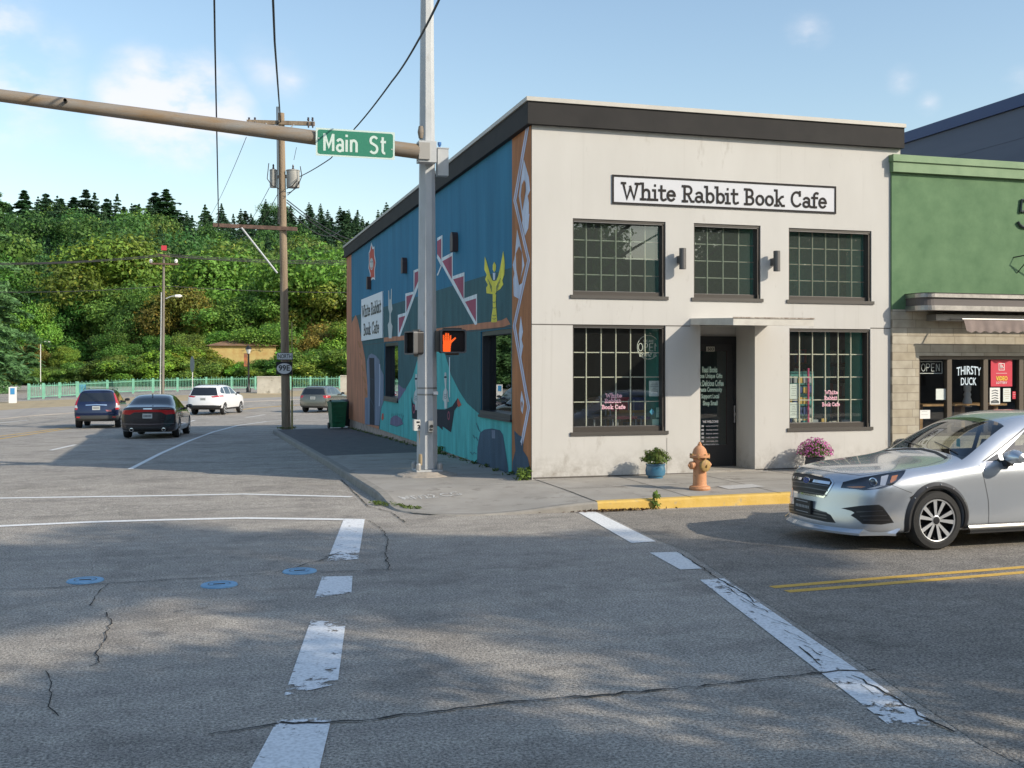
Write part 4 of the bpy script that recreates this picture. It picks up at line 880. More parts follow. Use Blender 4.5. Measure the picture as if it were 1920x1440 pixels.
mb = MB(); rounded(ax0-.01, ax1, ya_-.01, YG, .25, za1, za1+.012, mb); part('flashing', mb, BLACK, aw)
# roll-out cloth awning below it with a scalloped valance
yv = YG-.62; vx0 = on_y(1806, 600, yv).x; vz1 = gzy(1806, 600, yv); vz0 = gzy(1806, 622, yv)
mb = MB(); mb.tube([(vx0-.03, yv, vz1+.015), (ax1, yv, vz1+.015)], .02, 8); mb.tube([(vx0+.1, yv+.05, vz1), (vx0-.1, YG-.1, vz1+.05)], .018, 6); mb.box((vx0-.35, YG-.3, vz1-.0), (ax1, YG-.02, vz1+.12)); va = part('cloth_awning', mb, mat('awning_case', (.25, .24, .23), .4, metal=.5), tav)
mb = MB(); n = 240; top, bot = [], []
for i in range(n+1):
    x = vx0+(ax1-vx0)*i/n; s_ = .012*math.sin(x*9)+.008*math.sin(x*31); top.append((x, yv-.02, vz1)); bot.append((x+.05, yv-.03+s_, vz0+.018*math.cos(2*math.pi*(x-vx0)/.21)))
mid = [tuple((Vector(a)+Vector(b))/2) for a, b in zip(top, bot)]; mb.grid([top, mid, bot]); mb.grid([[(x, y+.004, z) for x, y, z in bot], [(x, y+.004, z) for x, y, z in mid], [(x, y+.004, z) for x, y, z in top]])
mb.grid([bot, [(x, y+.004, z) for x, y, z in bot]]); part('valance', mb, mat('taupe_cloth', (.24, .19, .17), .9, var=.15, vs=4), va, smooth=True)
# house number: hand-built figures that stand off the wall
mb = MB(); cn = gpt2(1912, 402, YG-.03)
def strokes(mb, sts, c, W_, H_, t, y):
    for st in sts: mb.tube([(c.x+(p[0]-.5)*W_, y, c.z+(p[1]-.5)*H_) for p in st], t, 6)
D5 = [[(.9, 1.0), (.25, 1.0), (.18, .55)], arcp(.45, .3, .45, .3, 120, -160, 14)]
strokes(mb, D5, gpt2(1917, 402), .40, .54, .026, YG-.03)
part('house_number', mb, mat('number_black', (.02, .03, .03), .4), tav, smooth=True)
mb = MB(); q = gpt2(1905, 481, YG); mb.tube([(q.x-.06, YG, q.z-.02), (q.x+.1, YG-.25, q.z+.02), (q.x+.9, YG-.6, q.z+.05)], .012, 6); mb.tube([(q.x+.02, YG-.01, q.z-.32), (q.x+.1, YG-.16, q.z-.12), (q.x+.2, YG-.3, q.z+.01)], .01, 6); part('sign_bracket', mb, BLACK, tav, smooth=True)

# ------------------------------------------------------------------ tall slate building behind
XH = 22.6; q1 = on_x(1690, 250, XH); q2 = on_x(1920, 178, XH); zh = (q1.z+q2.z)/2
tb = thing('tall_building', 'tall slate grey building with a blue roof edge rising behind the green tavern', 'building', (XH, 30, 0))
mb = MB(); mb.box((XH, 20.5, -.5), (XH+25, 44, zh-.35)); part('wall', mb, mat('slate_cladding', (.13, .145, .19), .8, c2=(.16, .175, .22), vs=.6, stretch=(1, .3, 3), vdet=8), tb)
mb = MB(); mb.box((XH-.08, 20.4, zh-.35), (XH+25, 44.1, zh)); part('roof_edge', mb, mat('navy_trim', (.01, .035, .14), .4), tb)
mb = MB()
for z in np.arange(3.2, zh-.4, .9): mb.box((XH-.006, 20.5, z), (XH, 44, z+.012))
part('cladding_joint', mb, mat('joint_slate', (.10, .11, .145), .8), tb)

# ------------------------------------------------------------------ things seen through the cafe windows
lx0, lx1, lz0, lz1 = WIN['l1']; yI = YF+.20
def ipt(px, py, d=.2): return on_y(px, py, YF+d)
sheet('notice', 1217, 714, 1237, 743, YF+.16, [PAPER, INK], 'white printed hours notice taped in the left cafe window', 'notice', 7)
sheet('notice', 1230.5, 764, 1238, 782.5, YF+.16, [PAPG, INK], 'narrow mint paper slip low in the left cafe window', 'notice', 2)
sheet('notice', 1223, 786, 1235.5, 797, YF+.16, [PAPG, PAPG], 'small square pale note at the bottom right of the left cafe window', 'notice')
mb = MB(); c_ = ipt(1222.5, 772, .16); s_ = .06; mb.prism([(c_.x-s_*.8, YF+.16, c_.z), (c_.x, YF+.16, c_.z-s_), (c_.x+s_*.8, YF+.16, c_.z), (c_.x, YF+.16, c_.z+s_)], (0, .003, 0)); solo('sticker', mb, mat('sticker_blue', (.08, .38, .55), .5), 'blue diamond sticker low in the left cafe window', 'sticker')
# ring-shaped neon
mb = MB(); c_ = ipt(1215.5, 651, .28); rr = .215
mb.tube([c_+U*rr*math.cos(R(a))+V*rr*math.sin(R(a)) for a in range(0, 361, 12)], .006, 6, caps=False)
n2 = neon(c_+U*0.01, .50, .22, 'OPEN', None, None, ring=False); k = len(mb.v); mb.v += n2.v; mb.f += [tuple(i+k for i in f) for f in n2.f]; mb.m += n2.m
add_text(mb, 'WE ARE', c_+V*.11, U, V, .2, .045, bold=.01); add_text(mb, 'come in', c_-V*.13, U, V, .34, .09, bold=.005, slant=.3)
for dx, dz in ((.03, .235), (-.2, -.09), (.02, -.22)): mb.tube([c_+U*(dx+.025*math.cos(R(a)))+V*(dz+.025*math.sin(R(a))) for a in range(0, 361, 90)], .005, 4, caps=False)
solo('open_sign', mb, mat('pale_tube', (0, 0, 0)), 'round neon sign reading WE ARE OPEN come in, in the left cafe window', 'sign', loc=tuple(c_))
# window lettering
for key, pts, parent in (('l', [(1151, 741.5, .30, 'White'), (1149, 751.5, .30, 'Rabbit'), (1150.5, 763, .44, 'Book Cafe')], l1), ('r', [(1559, 735.5, .27, 'White'), (1557.5, 746, .27, 'Rabbit'), (1558, 758, .37, 'Book Cafe')], l3)):
    mb = MB()
    for i, (x, y, w_, t_) in enumerate(pts): mb.mi = 1; add_serif(mb, t_, on_y(x, y, YF+.118), U, V, w_, .068, off=.001, th=.2); mb.mi = 0; add_serif(mb, t_, on_y(x, y, YF+.116), U, V, w_, .068, off=.003, th=.13)
    part('window_lettering', mb, [PINKV, WVIN], parent)
# tables and chairs
OR = mat('orange_wood', (.48, .24, .05), .5, var=.2, vs=5); RD = mat('red_seat', (.45, .05, .06), .5)
c_ = on_y(1205, 768, YF+1.1)
t = thing('cafe_table', 'orange wooden table behind the left cafe window', 'table', (c_.x, YF+1.3, .19))
zt_ = c_.z+.0; mb = MB(); mb.box((c_.x-.55, YF+.9, zt_-.05), (c_.x+.45, YF+1.7, zt_)); mb.box((c_.x-.5, YF+.95, zt_-.22), (c_.x+.4, YF+1.65, zt_-.05)); part('table_top', mb, OR, t)
for dx in (-.5, .4):
    for dy in (.95, 1.6): mb = MB(); mb.box((c_.x+dx-.04, YF+dy, .19), (c_.x+dx+.04, YF+dy+.08, zt_-.22)); part('leg', mb, OR, t)
def chair(px, lab, m, d=.8):
    c_ = on_y(px, 780, YF+d); t = thing('chair', lab, 'chair', (c_.x, YF+d, .19), group='chairs behind the left cafe window')
    mb = MB(); zc_ = c_.z; mb.box((c_.x-.2, YF+d-.2, zc_-.05), (c_.x+.2, YF+d+.2, zc_)); part('seat', mb, m, t); mb = MB(); mb.box((c_.x-.2, YF+d+.17, zc_+.08), (c_.x+.2, YF+d+.21, zc_+.34)); part('backrest', mb, m, t)
    for sx in (-.18, .18):
        for sy_ in (-.18, .18): mb = MB(); mb.tube([(c_.x+sx, YF+d+sy_, .19), (c_.x+sx, YF+d+sy_, zc_-.05 if sy_ < 0 else zc_+.3)], .016, 6); part('leg', mb, mat('chair_metal', (.3, .3, .3), .4), t)
chair(1168, 'red chair standing left of the orange table in the left cafe window', RD); chair(1125, 'dark wooden chair at the left end of the left cafe window', mat('dark_wood', (.10, .05, .035), .5)); chair(1212, 'blue chair under the orange table in the left cafe window', mat('blue_seat', (.04, .05, .18), .5), .75)
# bookshelf and display rack behind the right window
c_ = on_y(1565, 700, YF+1.5); t = thing('bookcase', 'tall dark bookcase full of books behind the right cafe window', 'bookcase', (c_.x, YF+1.6, .19))
bx0, bx1 = c_.x-.95, c_.x+.9; mb = MB()
mb.box((bx0, YF+1.75, .19), (bx1, YF+1.8, 2.35)); mb.box((bx0-.04, YF+1.45, .19), (bx0, YF+1.8, 2.35)); mb.box((bx1, YF+1.45, .19), (bx1+.04, YF+1.8, 2.35)); part('case', mb, mat('dark_wood', (0, 0, 0)), t)
BK = [mat('book_'+n_, c__, .6) for n_, c__ in (('cream', (.6, .56, .46)), ('red', (.45, .08, .07)), ('teal', (.06, .28, .27)), ('navy', (.04, .07, .2)), ('ochre', (.5, .33, .08)), ('grey', (.3, .32, .33)))]
rg = random.Random(3)
for i in range(6):
    z = .45+i*.34; mb = MB(); mb.box((bx0, YF+1.46, z), (bx1, YF+1.749, z+.025)); sh = part('shelf', mb, mat('shelf_wood', (.16, .09, .05), .5), t)
    mb = MB(); x = bx0+.03
    while x < bx1-.08:
        w_ = rg.uniform(.025, .07) if i > 3 else rg.uniform(.06, .13); h_ = rg.uniform(.17, .27); mb.mi = rg.randrange(6); mb.box((x, YF+1.5+rg.uniform(0, .04), z+.026), (x+w_*.92, YF+1.70, z+.026+h_)); x += w_+(.02 if i <= 3 else 0)
    part('book_row', mb, BK, sh)
c_ = on_y(1502, 720, YF+.55); t = thing('card_rack', 'rack of greeting cards standing at the left of the right cafe window', 'rack', (c_.x, YF+.55, .19))
mb = MB(); mb.box((c_.x-.32, YF+.62, .19), (c_.x+.32, YF+.66, 2.0)); mb.box((c_.x-.32, YF+.5, .19), (c_.x+.32, YF+.66, .24)); part('stand', mb, mat('rack_teal', (.05, .22, .2), .5), t)
for i in range(5):
    mb = MB(); z = .95+i*.2; mb.box((c_.x-.3, YF+.58, z), (c_.x+.3, YF+.61, z+.03)); ra = part('ledge', mb, mat('rack_teal', (0, 0, 0)), t)
    mb = MB()
    for j in range(5): mb.mi = rg.randrange(6); x = c_.x-.28+j*.115; mb.box((x, YF+.57+.0, z+.031), (x+.09, YF+.576, z+.031+rg.uniform(.11, .15)))
    part('card_row', mb, BK, ra)
for x0, y0, x1, y1, lab, r_ in ((1479.5, 720, 1497, 748, 'upper of two white printed posters at the left edge of the right cafe window', 5), (1479.5, 754.5, 1497, 783.5, 'lower of two white printed posters at the left edge of the right cafe window', 7)):
    sheet('poster', x0, y0, x1, y1, YF+.17, [PAPER, INK], lab, 'poster', r_)
for i, (px, py, w_, h_, k_) in enumerate(((1489, 791, .1, .1, 2), (1507, 788, .12, .14, 2), (1528, 786, .13, .16, 5), (1544, 783, .1, .18, 4), (1561, 788, .15, .13, 0), (1586, 785, .2, .16, 5), (1604, 790, .12, .12, 3))):
    c_ = on_y(px, 802, YF+.42); z = on_y(px, 806, YF+.3).z; mb = MB(); mb.mi = 0; mb.box((c_.x-w_/2, YF+.4, z), (c_.x+w_/2, YF+.43, z+h_+.03)); mb.mi = 1; mb.face([(c_.x-w_*.3, YF+.3985, z+h_*.3), (c_.x+w_*.3, YF+.3985, z+h_*.3), (c_.x+w_*.3, YF+.3985, z+h_*.8), (c_.x-w_*.3, YF+.3985, z+h_*.8)])
    solo('book', mb, [BK[k_], BK[(k_+3) % 6]], ['teal', 'green', 'grey', 'ochre', 'cream', 'wide grey', 'navy'][i]+' book, %s from left on the ledge of the right cafe window' % ['first', 'second', 'third', 'fourth', 'fifth', 'sixth', 'seventh'][i], 'book', group='books on the right window ledge')
mb = MB(); mb.box((WIN['l3'][0], YF+.25, .75), (WIN['l3'][1], YF+.5, on_y(1550, 806, YF+.3).z-.002)); solo('window_shelf', mb, mat('shelf_wood', (0, 0, 0)), 'low wooden display shelf inside the right cafe window', 'shelf')
mb = MB(); c_ = on_y(1516.5, 745, YF+.3); mb.tube([(c_.x, YF+.32, .9), (c_.x, YF+.32, c_.z+.55)], .02, 8); solo('pink_pole', mb, mat('pink_pole', (.62, .08, .2), .4), 'thin bright pink pole standing inside the right cafe window', 'pole')

# ------------------------------------------------------------------ signal pole with mast arm
GALV = mat('galvanised_steel', (.40, .415, .42), .55, metal=.0, c2=(.49, .505, .51), vs=5, vdet=8, stretch=(1, 1, .4), bump=.1, bs=25, dirt=((.35, .34, .32), 4, .6))
pb = gpt(806, 893, 0, zs); PX, PY = pb.x, pb.y+.25; PZ = zs(PX, PY)
Dp = Vector((PX, PY, 0)).dot(FW)
pz = lambda py: CH+(HY-py)/FPX*Dp
pole = thing('signal_pole', 'tall grey octagonal steel traffic signal pole with a long mast arm, beside the mural', 'signal pole', (PX, PY, PZ))
mb = MB(); rr = lambda z: .195-.0085*(z-PZ)
mb.grid([[(PX+rr(z)*math.cos(R(22.5+45*k)), PY+rr(z)*math.sin(R(22.5+45*k)), z) for k in range(8)] for z in (PZ+.12, 4, 8.0, 10.4)], close_u=True)
mb.face([(PX+rr(10.4)*math.cos(R(22.5+45*k)), PY+rr(10.4)*math.sin(R(22.5+45*k)), 10.4) for k in range(8)]); part('shaft', mb, GALV, pole)
mb = MB(); mb.box((PX-.24, PY-.24, PZ+.08), (PX+.24, PY+.24, PZ+.115)); part('base_plate', mb, GALV, pole)
for sx in (-1, 1):
    for sy_ in (-1, 1): mb = MB(); mb.lathe((PX+sx*.2, PY+sy_*.2, PZ+.116), [(.05, 0), (.05, .09), (.03, .12), (.001, .12)], 8); part('anchor_nut', mb, mat('nut_galv', (.4, .39, .37), .5, metal=.4), pole)
mb = MB(); mb.lathe((PX, PY, PZ-.05), [(.62, 0), (.55, .07), (.42, .1), (.36, .128), (.001, .128)], 14); part('footing', mb, mat('grout', (.32, .28, .23), .9, bump=1, bs=15, c2=(.42, .37, .31), vs=8), pole)
# mast arm
za = pz(291); A0 = Vector((PX-.22, PY-.28, za)); qe = ray(0, 179); Y = A0.y; Pe = CO+qe*(Y/qe.y); dirv = (Pe-A0).normalized(); A1 = A0+dirv*((Pe-A0).length+3)
ARM = mat('rusty_steel', (.22, .21, .195), .75, metal=.0, c2=(.22, .15, .085), vs=3.5, vdet=9, stretch=(.5, 2, 2.6), dirt=((.13, .12, .11), 6, .6))
mb = MB(); mb.tube([A0, A0.lerp(A1, .5), A1], [.135, .112, .088], 20); part('mast_arm', mb, ARM, pole, smooth=True)
mb = MB(); mb.obox((PX-.06, PY-.24, za), (.16, 0, 0), (0, .12, 0), (0, 0, .19)); part('arm_bracket', mb, GALV, pole); 
mb = MB(); mb.obox((PX-.13, PY-.30, za+.0), (.10, 0, 0), (0, .10, 0), (0, 0, .15)); part('arm_flange', mb, mat('flange_galv', (.30, .29, .27), .6, metal=.3), pole)
q = on_y(123, 190, Y-.13); mb = MB(); mb.lathe((q.x, Y-.10, q.z), [(.028, -.12), (.028, 0), (.001, 0)], 12, axis=(0, 1, 0)); part('cable_hole', mb, BLACK, pole)
# terminal box right of the pole, hand holes
c_ = at(829, 304, Dp+.05); mb = MB(); mb.box((c_.x-.1, c_.y-.09, c_.z-.26), (c_.x+.1, c_.y+.09, c_.z+.23)); mb.box((c_.x-.11, c_.y-.1, c_.z+.23), (c_.x+.11, c_.y+.1, c_.z+.25)); bx = part('terminal_box', mb, GALV, pole)
mb = MB(); mb.lathe((c_.x-.05, c_.y, c_.z+.25), [(.02, 0), (.02, .05), (.035, .055), (.035, .11), (.001, .11)], 10); part('photocell', mb, mat('photocell_blue', (.05, .16, .4), .4), bx)
mb = MB(); c_ = at(789, 248, Dp-.1); mb.lathe((c_.x, c_.y, c_.z-.0), [(.04, -.11), (.06, 0), (.04, .11)], 12); part('hand_hole', mb, ARM, pole)
mb = MB(); c_ = at(788, 862, Dp-.12); mb.lathe((c_.x+.02, c_.y, c_.z-.12), [(.001, 0), (.05, .02), (.055, .12), (.05, .22), (.001, .24)], 12); mb.tube([(c_.x+.0, c_.y, c_.z+.1), (c_.x-.02, c_.y, c_.z+.62)], .012, 6); part('hand_hole', mb, mat('cover_tan', (.45, .34, .2), .6), pole, smooth=True)
mb = MB(); c_ = at(783, 797, Dp-.1); mb.box((c_.x-.07, c_.y-.05, c_.z-.1), (c_.x+.07, c_.y+.1, c_.z+.1)); pbt = part('push_button', mb, mat('button_white', (.55, .55, .52), .5), pole)
mb = MB(); add_text(mb, '2', (c_.x+.015, c_.y-.051, c_.z-.025), U, V, .05, .07, bold=.05); mb.box((c_.x-.03, c_.y-.055, c_.z+.04), (c_.x+.03, c_.y-.051, c_.z+.07)); part('button_mark', mb, BLACK, pbt)
mb = MB(); c_ = at(807.5, 799, Dp-.22); mb.box((c_.x-.045, c_.y-.03, c_.z-.1), (c_.x+.045, c_.y+.08, c_.z+.1)); pbt = part('push_button', mb, mat('button_case', (.35, .36, .36), .4, metal=.5), pole)
mb = MB(); mb.lathe((c_.x+.01, c_.y-.03, c_.z-.0), [(.03, 0), (.03, .02), (.001, .02)], 12, axis=(0, -1, 0)); mb.box((c_.x-.03, c_.y-.035, c_.z-.08), (c_.x+.03, c_.y-.03, c_.z-.05)); part('button_mark', mb, BLACK, pbt)
mb = MB(); 
for py in (729, 741): z = pz(py); r_ = rr(z)+.004; mb.grid([[(PX+r_*math.cos(R(22.5+45*k)), PY+r_*math.sin(R(22.5+45*k)), z+dz) for k in range(8)] for dz in (0, .03)], close_u=True)
part('band', mb, mat('band_grey', (.25, .25, .24), .5, metal=.5), pole)
c_ = at(816, 737, Dp-.2); mb = MB(); mb.box((c_.x-.03, c_.y-.01, c_.z-.03), (c_.x+.05, c_.y+.02, c_.z+.03)); part('tag', mb, LW, pole)
# pedestrian signals
def pedsig(cx, cy, cz, rz, lab, lit):
    t = thing('pedestrian_signal', lab, 'pedestrian signal', (cx, cy, cz), local=True, rz=rz); w_, h_, d_ = .235, .215, .15
    mb = MB(); n = 5
    def rrect(w, h, r, y):
        return [(sx*(w-r)+r*math.cos(R(a)), y, sz_*(h-r)+r*math.sin(R(a))) for sx, sz_, a0 in ((1, 1, 0), (-1, 1, 90), (-1, -1, 180), (1, -1, 270)) for a in range(a0, a0+91, 30)]
    mb.prism(rrect(w_, h_, .04, -.05), (0, .2, 0)); part('housing', mb, mat('signal_black', (.014, .013, .014), .5), t)
    mb = MB(); o_ = rrect(w_, h_, .04, -.13); i_ = rrect(w_-.025, h_-.025, .03, -.13); o2 = rrect(w_, h_, .04, -.05); mb.grid([[*o2, o2[0]], [*o_, o_[0]], [*i_, i_[0]], [(a, -.06, c) for a, b, c in [*i_, i_[0]]]]); part('visor', mb, mat('visor_grey', (.10, .10, .10), .5), t)
    mb = MB(); mb.face([(a, -.055, c) for a, b, c in rrect(w_-.022, h_-.022, .03, 0)]); sc_ = part('screen', mb, mat('signal_screen', (.03, .012, .01), .5), t)
    mb = MB()
    for i in range(-9, 10):
        x = i*.045
        for s_ in (1, -1):
            a_ = Vector((x-.2*s_, 0, -.2)); b_ = Vector((x+.2*s_, 0, .2)); 
            # clip to the frame
            pts = [a_.lerp(b_, k/20) for k in range(21)]; pts = [p for p in pts if abs(p.x) < w_-.025 and abs(p.z) < h_-.025]
            if len(pts) > 1: mb.obox((pts[0]+pts[-1])/2+Vector((0, -.075-.008*s_, 0)), (pts[-1]-pts[0])/2, (0, .006, 0), (.0012, 0, 0))
    part('egg_crate', mb, BLACK, t)
    if lit:
        mb = MB(); y = -.0585; cx_ = -.105
        mb.face([(cx_+a*.105, y, -.02+b*.17) for a, b in [(-.75, -1), (.55, -1), (.6, -.4), (.72, -.1), (.62, .15), (-.72, .15), (-.78, -.4)]])
        for fx_, tp, sl_ in ((-.62, .78, -.03), (-.24, 1.0, 0), (.14, .98, .01), (.5, .75, .04)): mb.prism([(cx_+(fx_-.15)*.105, y-.0, -.02+.12*.17), (cx_+(fx_+.15)*.105, y, -.02+.12*.17), (cx_+(fx_+.15)*.105+sl_*.1, y, -.02+tp*.17), (cx_+(fx_-.12)*.105+sl_*.1, y, -.02+tp*.17)], (0, .001, 0))
        mb.prism([(cx_+.06, y-.0012, -.07), (cx_+.075, y-.0012, -.03), (cx_+.165, y-.0012, .055), (cx_+.14, y-.0012, .075), (cx_+.06, y-.0012, .01)], (0, .001, 0))
        part('hand_symbol', mb, mat('lit_orange', (.8, .15, .02), .5, emit=(1.0, .12, .015, .8)), t)
    mb = MB(); mb.box((-.17, .0, h_+.0), (.17, .1, h_+.03)); mb.box((-.12, .02, -h_-.035), (.12, .12, -h_)); mb.box((-w_-.07, .04, -.19), (-w_, .12, .19)); part('bracket', mb, mat('bracket_brown', (.10, .085, .07), .5), t)
    return t
c_ = at(848.5, 640, Dp-.12); pedsig(c_.x, c_.y, c_.z, R(-4), 'pedestrian signal on the right of the pole showing a lit orange hand', True)
c_ = at(779, 643, Dp+.02); pedsig(c_.x, c_.y, c_.z, R(-79), 'unlit dark pedestrian signal seen edge-on, left of the pole', False)
# street name sign
Y = A0.y-.16; c0 = on_y(592, 239, Y); c1 = on_y(740, 299, Y); z_t = (on_y(592, 239, Y).z+on_y(740, 248.5, Y).z)/2; z_b = (on_y(592, 292, Y).z+on_y(740, 299.5, Y).z)/2
sl_t = math.atan2(-(on_y(740, 248.5, Y).z-on_y(592, 239, Y).z), c1.x-c0.x)
t = thing('street_name_sign', 'green street sign reading Main St bolted to the rusty mast arm', 'street sign', ((c0.x+c1.x)/2, Y, (z_t+z_b)/2), local=True); W2, H2 = (c1.x-c0.x)/2, (z_t-z_b)/2
t.rotation_euler = (0, sl_t, 0)
mb = MB(); mb.box((-W2, -.004, -H2), (W2, .0, H2)); part('plate', mb, mat('sign_border', (.50, .60, .55), .45), t)
mb = MB(); P = [(sx*(W2-.03-.04)+.04*math.cos(R(a)), -.0055, sz_*(H2-.03-.04)+.04*math.sin(R(a))) for sx, sz_, a0 in ((1, 1, 0), (-1, 1, 90), (-1, -1, 180), (1, -1, 270)) for a in range(a0, a0+91, 30)]; mb.face(P[::-1]); part('face', mb, mat('sign_green', (.01, .17, .10), .45), t)
mb = MB()
def hwy(mb, ch, x, w_, st):
    for s_ in st: mb.tube([(x+p[0]*w_, -.0062, (p[1]-.42)*.30) for p in s_], .0001, 4)
def ribbon(mb, pts, th, y):
    P = [Vector(p) for p in pts]; L_, R_ = [], []
    for i, p in enumerate(P):
        d1 = (P[i]-P[i-1]).normalized() if i > 0 else (P[1]-P[0]).normalized(); d2 = (P[i+1]-P[i]).normalized() if i < len(P)-1 else d1
        m_ = (d1+d2).normalized(); nn = Vector((-m_.y, m_.x)); q = max(.5, m_.dot(d1)); L_.append(p+nn*th/2/q); R_.append(p-nn*th/2/q)
    mb.grid([[(p.x, y, p.y) for p in L_], [(p.x, y, p.y) for p in R_]])
ch_ = {'M': ([[(.05, 0), (.05, 1)], [(.05, .98), (.36, .25), (.67, .98)], [(.67, 1), (.67, 0)]], .9), 'a': ([arcp(.26, .5, .2, .2, 160, 0, 6)+[(.46, 0)], arcp(.25, .2, .2, .18, 40, 330, 10)], .66), 'i': ([[(.08, 0), (.08, .7)], [(.08, .86), (.08, 1.0)]], .34), 'n': ([[(.06, 0), (.06, .72)], [(.06, .45)]+arcp(.26, .46, .2, .22, 150, 0, 8)+[(.46, 0)]], .66),
       ' ': ([], .75), 'S': ([arcp(.32, .74, .25, .23, 30, 215, 9)+arcp(.3, .26, .26, .24, 60, -150, 10)], .78), 't': ([[(.18, .98), (.18, .2)]+arcp(.32, .18, .14, .14, 180, 290, 5), [(.02, .7), (.42, .7)]], .5)}
tot = sum(ch_[c][1] for c in 'Main St'); sxx = (W2*2*.80)/tot; x = -W2*.80-.0; k = 0
for c in 'Main St':
    for s_ in ch_[c][0]: k += 1; ribbon(mb, [(x+a*sxx, (b-.5)*.30) for a, b in s_], .043, -.0065-.0004*k)
    x += ch_[c][1]*sxx
part('lettering', mb, mat('sign_border', (0, 0, 0)), t)
for sx in (-1, 1): mb = MB(); mb.lathe((sx*(W2-.05), -.006, .06 if sx < 0 else -.06), [(.012, 0), (.012, .008), (.001, .008)], 8, axis=(0, -1, 0)); part('bolt', mb, GALV, t)
mb = MB(); mb.box((-.3, .0, -.06), (-.25, .12, .06)); mb.box((.25, 0, -.06), (.3, .12, .06)); part('clamp', mb, GALV, t)

# ------------------------------------------------------------------ utility poles
WOOD = mat('pole_wood', (.20, .145, .095), .9, c2=(.32, .25, .175), vs=6, vdet=8, stretch=(1.5, 1.5, .12), bump=.8, bs=20, dirt=((.10, .07, .05), 5, .58))
WOODG = mat('pole_wood_grey', (.15, .13, .11), .9, c2=(.22, .2, .17), vs=6, stretch=(1.5, 1.5, .12), vdet=8)
ub = gpt(537, 810, 0); UX, UY, UZ = ub.x, ub.y, zr(ub.y); UD = Vector((UX, UY, 0)).dot(FW)
up = thing('utility_pole', 'weathered wooden utility pole on the kerb with two grey transformers', 'utility pole', (UX, UY, UZ))
T0 = at(527, 213, UD); mb = MB(); mb.tube([(UX, UY, UZ-.3), (UX*.5+T0.x*.5, UY, (UZ+T0.z)/2), (T0.x, UY, T0.z)], [.175, .145, .12], 14); part('shaft', mb, WOOD, up, smooth=True)
def ux(px, py, d=0): return at(px, py, UD+d)
def beam(mb, a, b, w_, h_): d = (b-a); mb.obox((a+b)/2, d/2, Vector((0, 0, 1)).cross(d).normalized()*w_/2, (0, 0, h_/2))
a_ = ux(463, 228.5, -.15); b_ = ux(590, 232, -.15); mb = MB(); beam(mb, a_, b_, .11, .15); ca_ = part('crossarm', mb, WOOD, up)
for px in (467, 478, 578, 586): q = ux(px, 226, -.15); mb = MB(); mb.lathe((q.x, q.y, q.z-.02), [(.02, 0), (.05, .04), (.03, .09), (.05, .12), (.001, .15)], 8); mb.lathe((q.x, q.y-.08, q.z-.3), [(.02, 0), (.035, .06), (.02, .25)], 8); part('insulator', mb, mat('insulator_dark', (.05, .04, .045), .3), ca_, smooth=True)
mb = MB(); mb.tube([ux(498, 231, -.2), ux(524, 255, -.2)], .02, 6); mb.tube([ux(552, 233, -.2), ux(527, 255, -.2)], .02, 6); part('brace', mb, GALV, up)
a_ = ux(400, 422, -.2); b_ = ux(557, 429.5, -.2); mb = MB(); beam(mb, a_, b_, .11, .14); part('crossarm', mb, mat('crossarm_brown', (.16, .10, .075), .9, var=.3, vs=6), up)
mb = MB(); mb.tube([ux(453, 427, -.28), ux(520, 512, -.2)], .035, 8); part('brace', mb, mat('brace_white', (.5, .52, .52), .4, metal=.3), up, smooth=True)
for px, py, r_, h_, dd in ((512.5, 336, .135, .68, 0.1), (549.5, 337, .25, .66, 0.0)):
    top = ux(px, py-17.5, dd); mb = MB(); mb.lathe((top.x, top.y, top.z-h_), [(.001, 0), (r_*.95, 0), (r_, .05), (r_, h_-.03), (r_*1.06, h_-.03), (r_*1.06, h_), (r_*.6, h_+.03), (.001, h_+.03)], 20); tr_ = part('transformer', mb, mat('transformer_grey', (.34, .335, .31), .5, var=.1, vs=3), up, smooth=True)
    mb = MB(); mb.lathe((top.x, top.y, top.z+.02), [(.03, 0), (.045, .05), (.025, .09), (.04, .13), (.02, .2), (.001, .2)], 8); part('bushing', mb, mat('insulator_dark', (0, 0, 0)), tr_, smooth=True)
    mb = MB(); e = Vector((UX, UY, top.z-h_*.4)); mb.obox((Vector((top.x, top.y, e.z))+e)/2, (e-Vector((top.x, top.y, e.z)))/2, (0, .04, 0), (0, 0, .06)); part('hanger', mb, GALV, tr_)
CAB = mat('cable_black', (.02, .02, .022), .6)
def wire(pts, r_, lab, n=14, sag=0.0, name='cable', group=None):
    P = [Vector(p) for p in pts]; out = []
    for a, b in zip(P, P[1:]):
        for i in range(n): t_ = i/n; q = a.lerp(b, t_); q.z -= sag*4*t_*(1-t_); out.append(q)
    out.append(P[-1]); mb = MB(); mb.tube(out, r_, 6); return solo(name, mb, CAB, lab, 'cable', loc=tuple(P[0]), smooth=True, group=group)
mb = MB()
for pts in ([(504, 306), (501, 335), (510, 348), (523, 354)], [(563, 312), (566, 330), (560, 345), (548, 358), (539, 366)], [(560, 340), (556, 352), (545, 360), (538, 362)], [(557, 338), (548, 349), (537, 354)]):
    mb.tube([ux(x, y, -.25) for x, y in pts], .018, 6)
for x in (519, 521.5): mb.tube([ux(x, 200, -.22), ux(x+1, 300, -.22), ux(x+2.5, 420, -.22)], .022, 6)
part('pole_cable', mb, CAB, up, smooth=True)
mb = MB(); mb.tube([(ub.x+.2, UY-.15, UZ), (ub.x+.2, UY-.15, UZ+1.2)], .04, 8); mb.tube([(ub.x+.2, UY-.15, UZ+1.2), (ub.x+.19, UY-.17, UZ+4.2)], .022, 8); part('guy_conduit', mb, mat('conduit_yellow', (.38, .32, .12), .5), up, smooth=True)
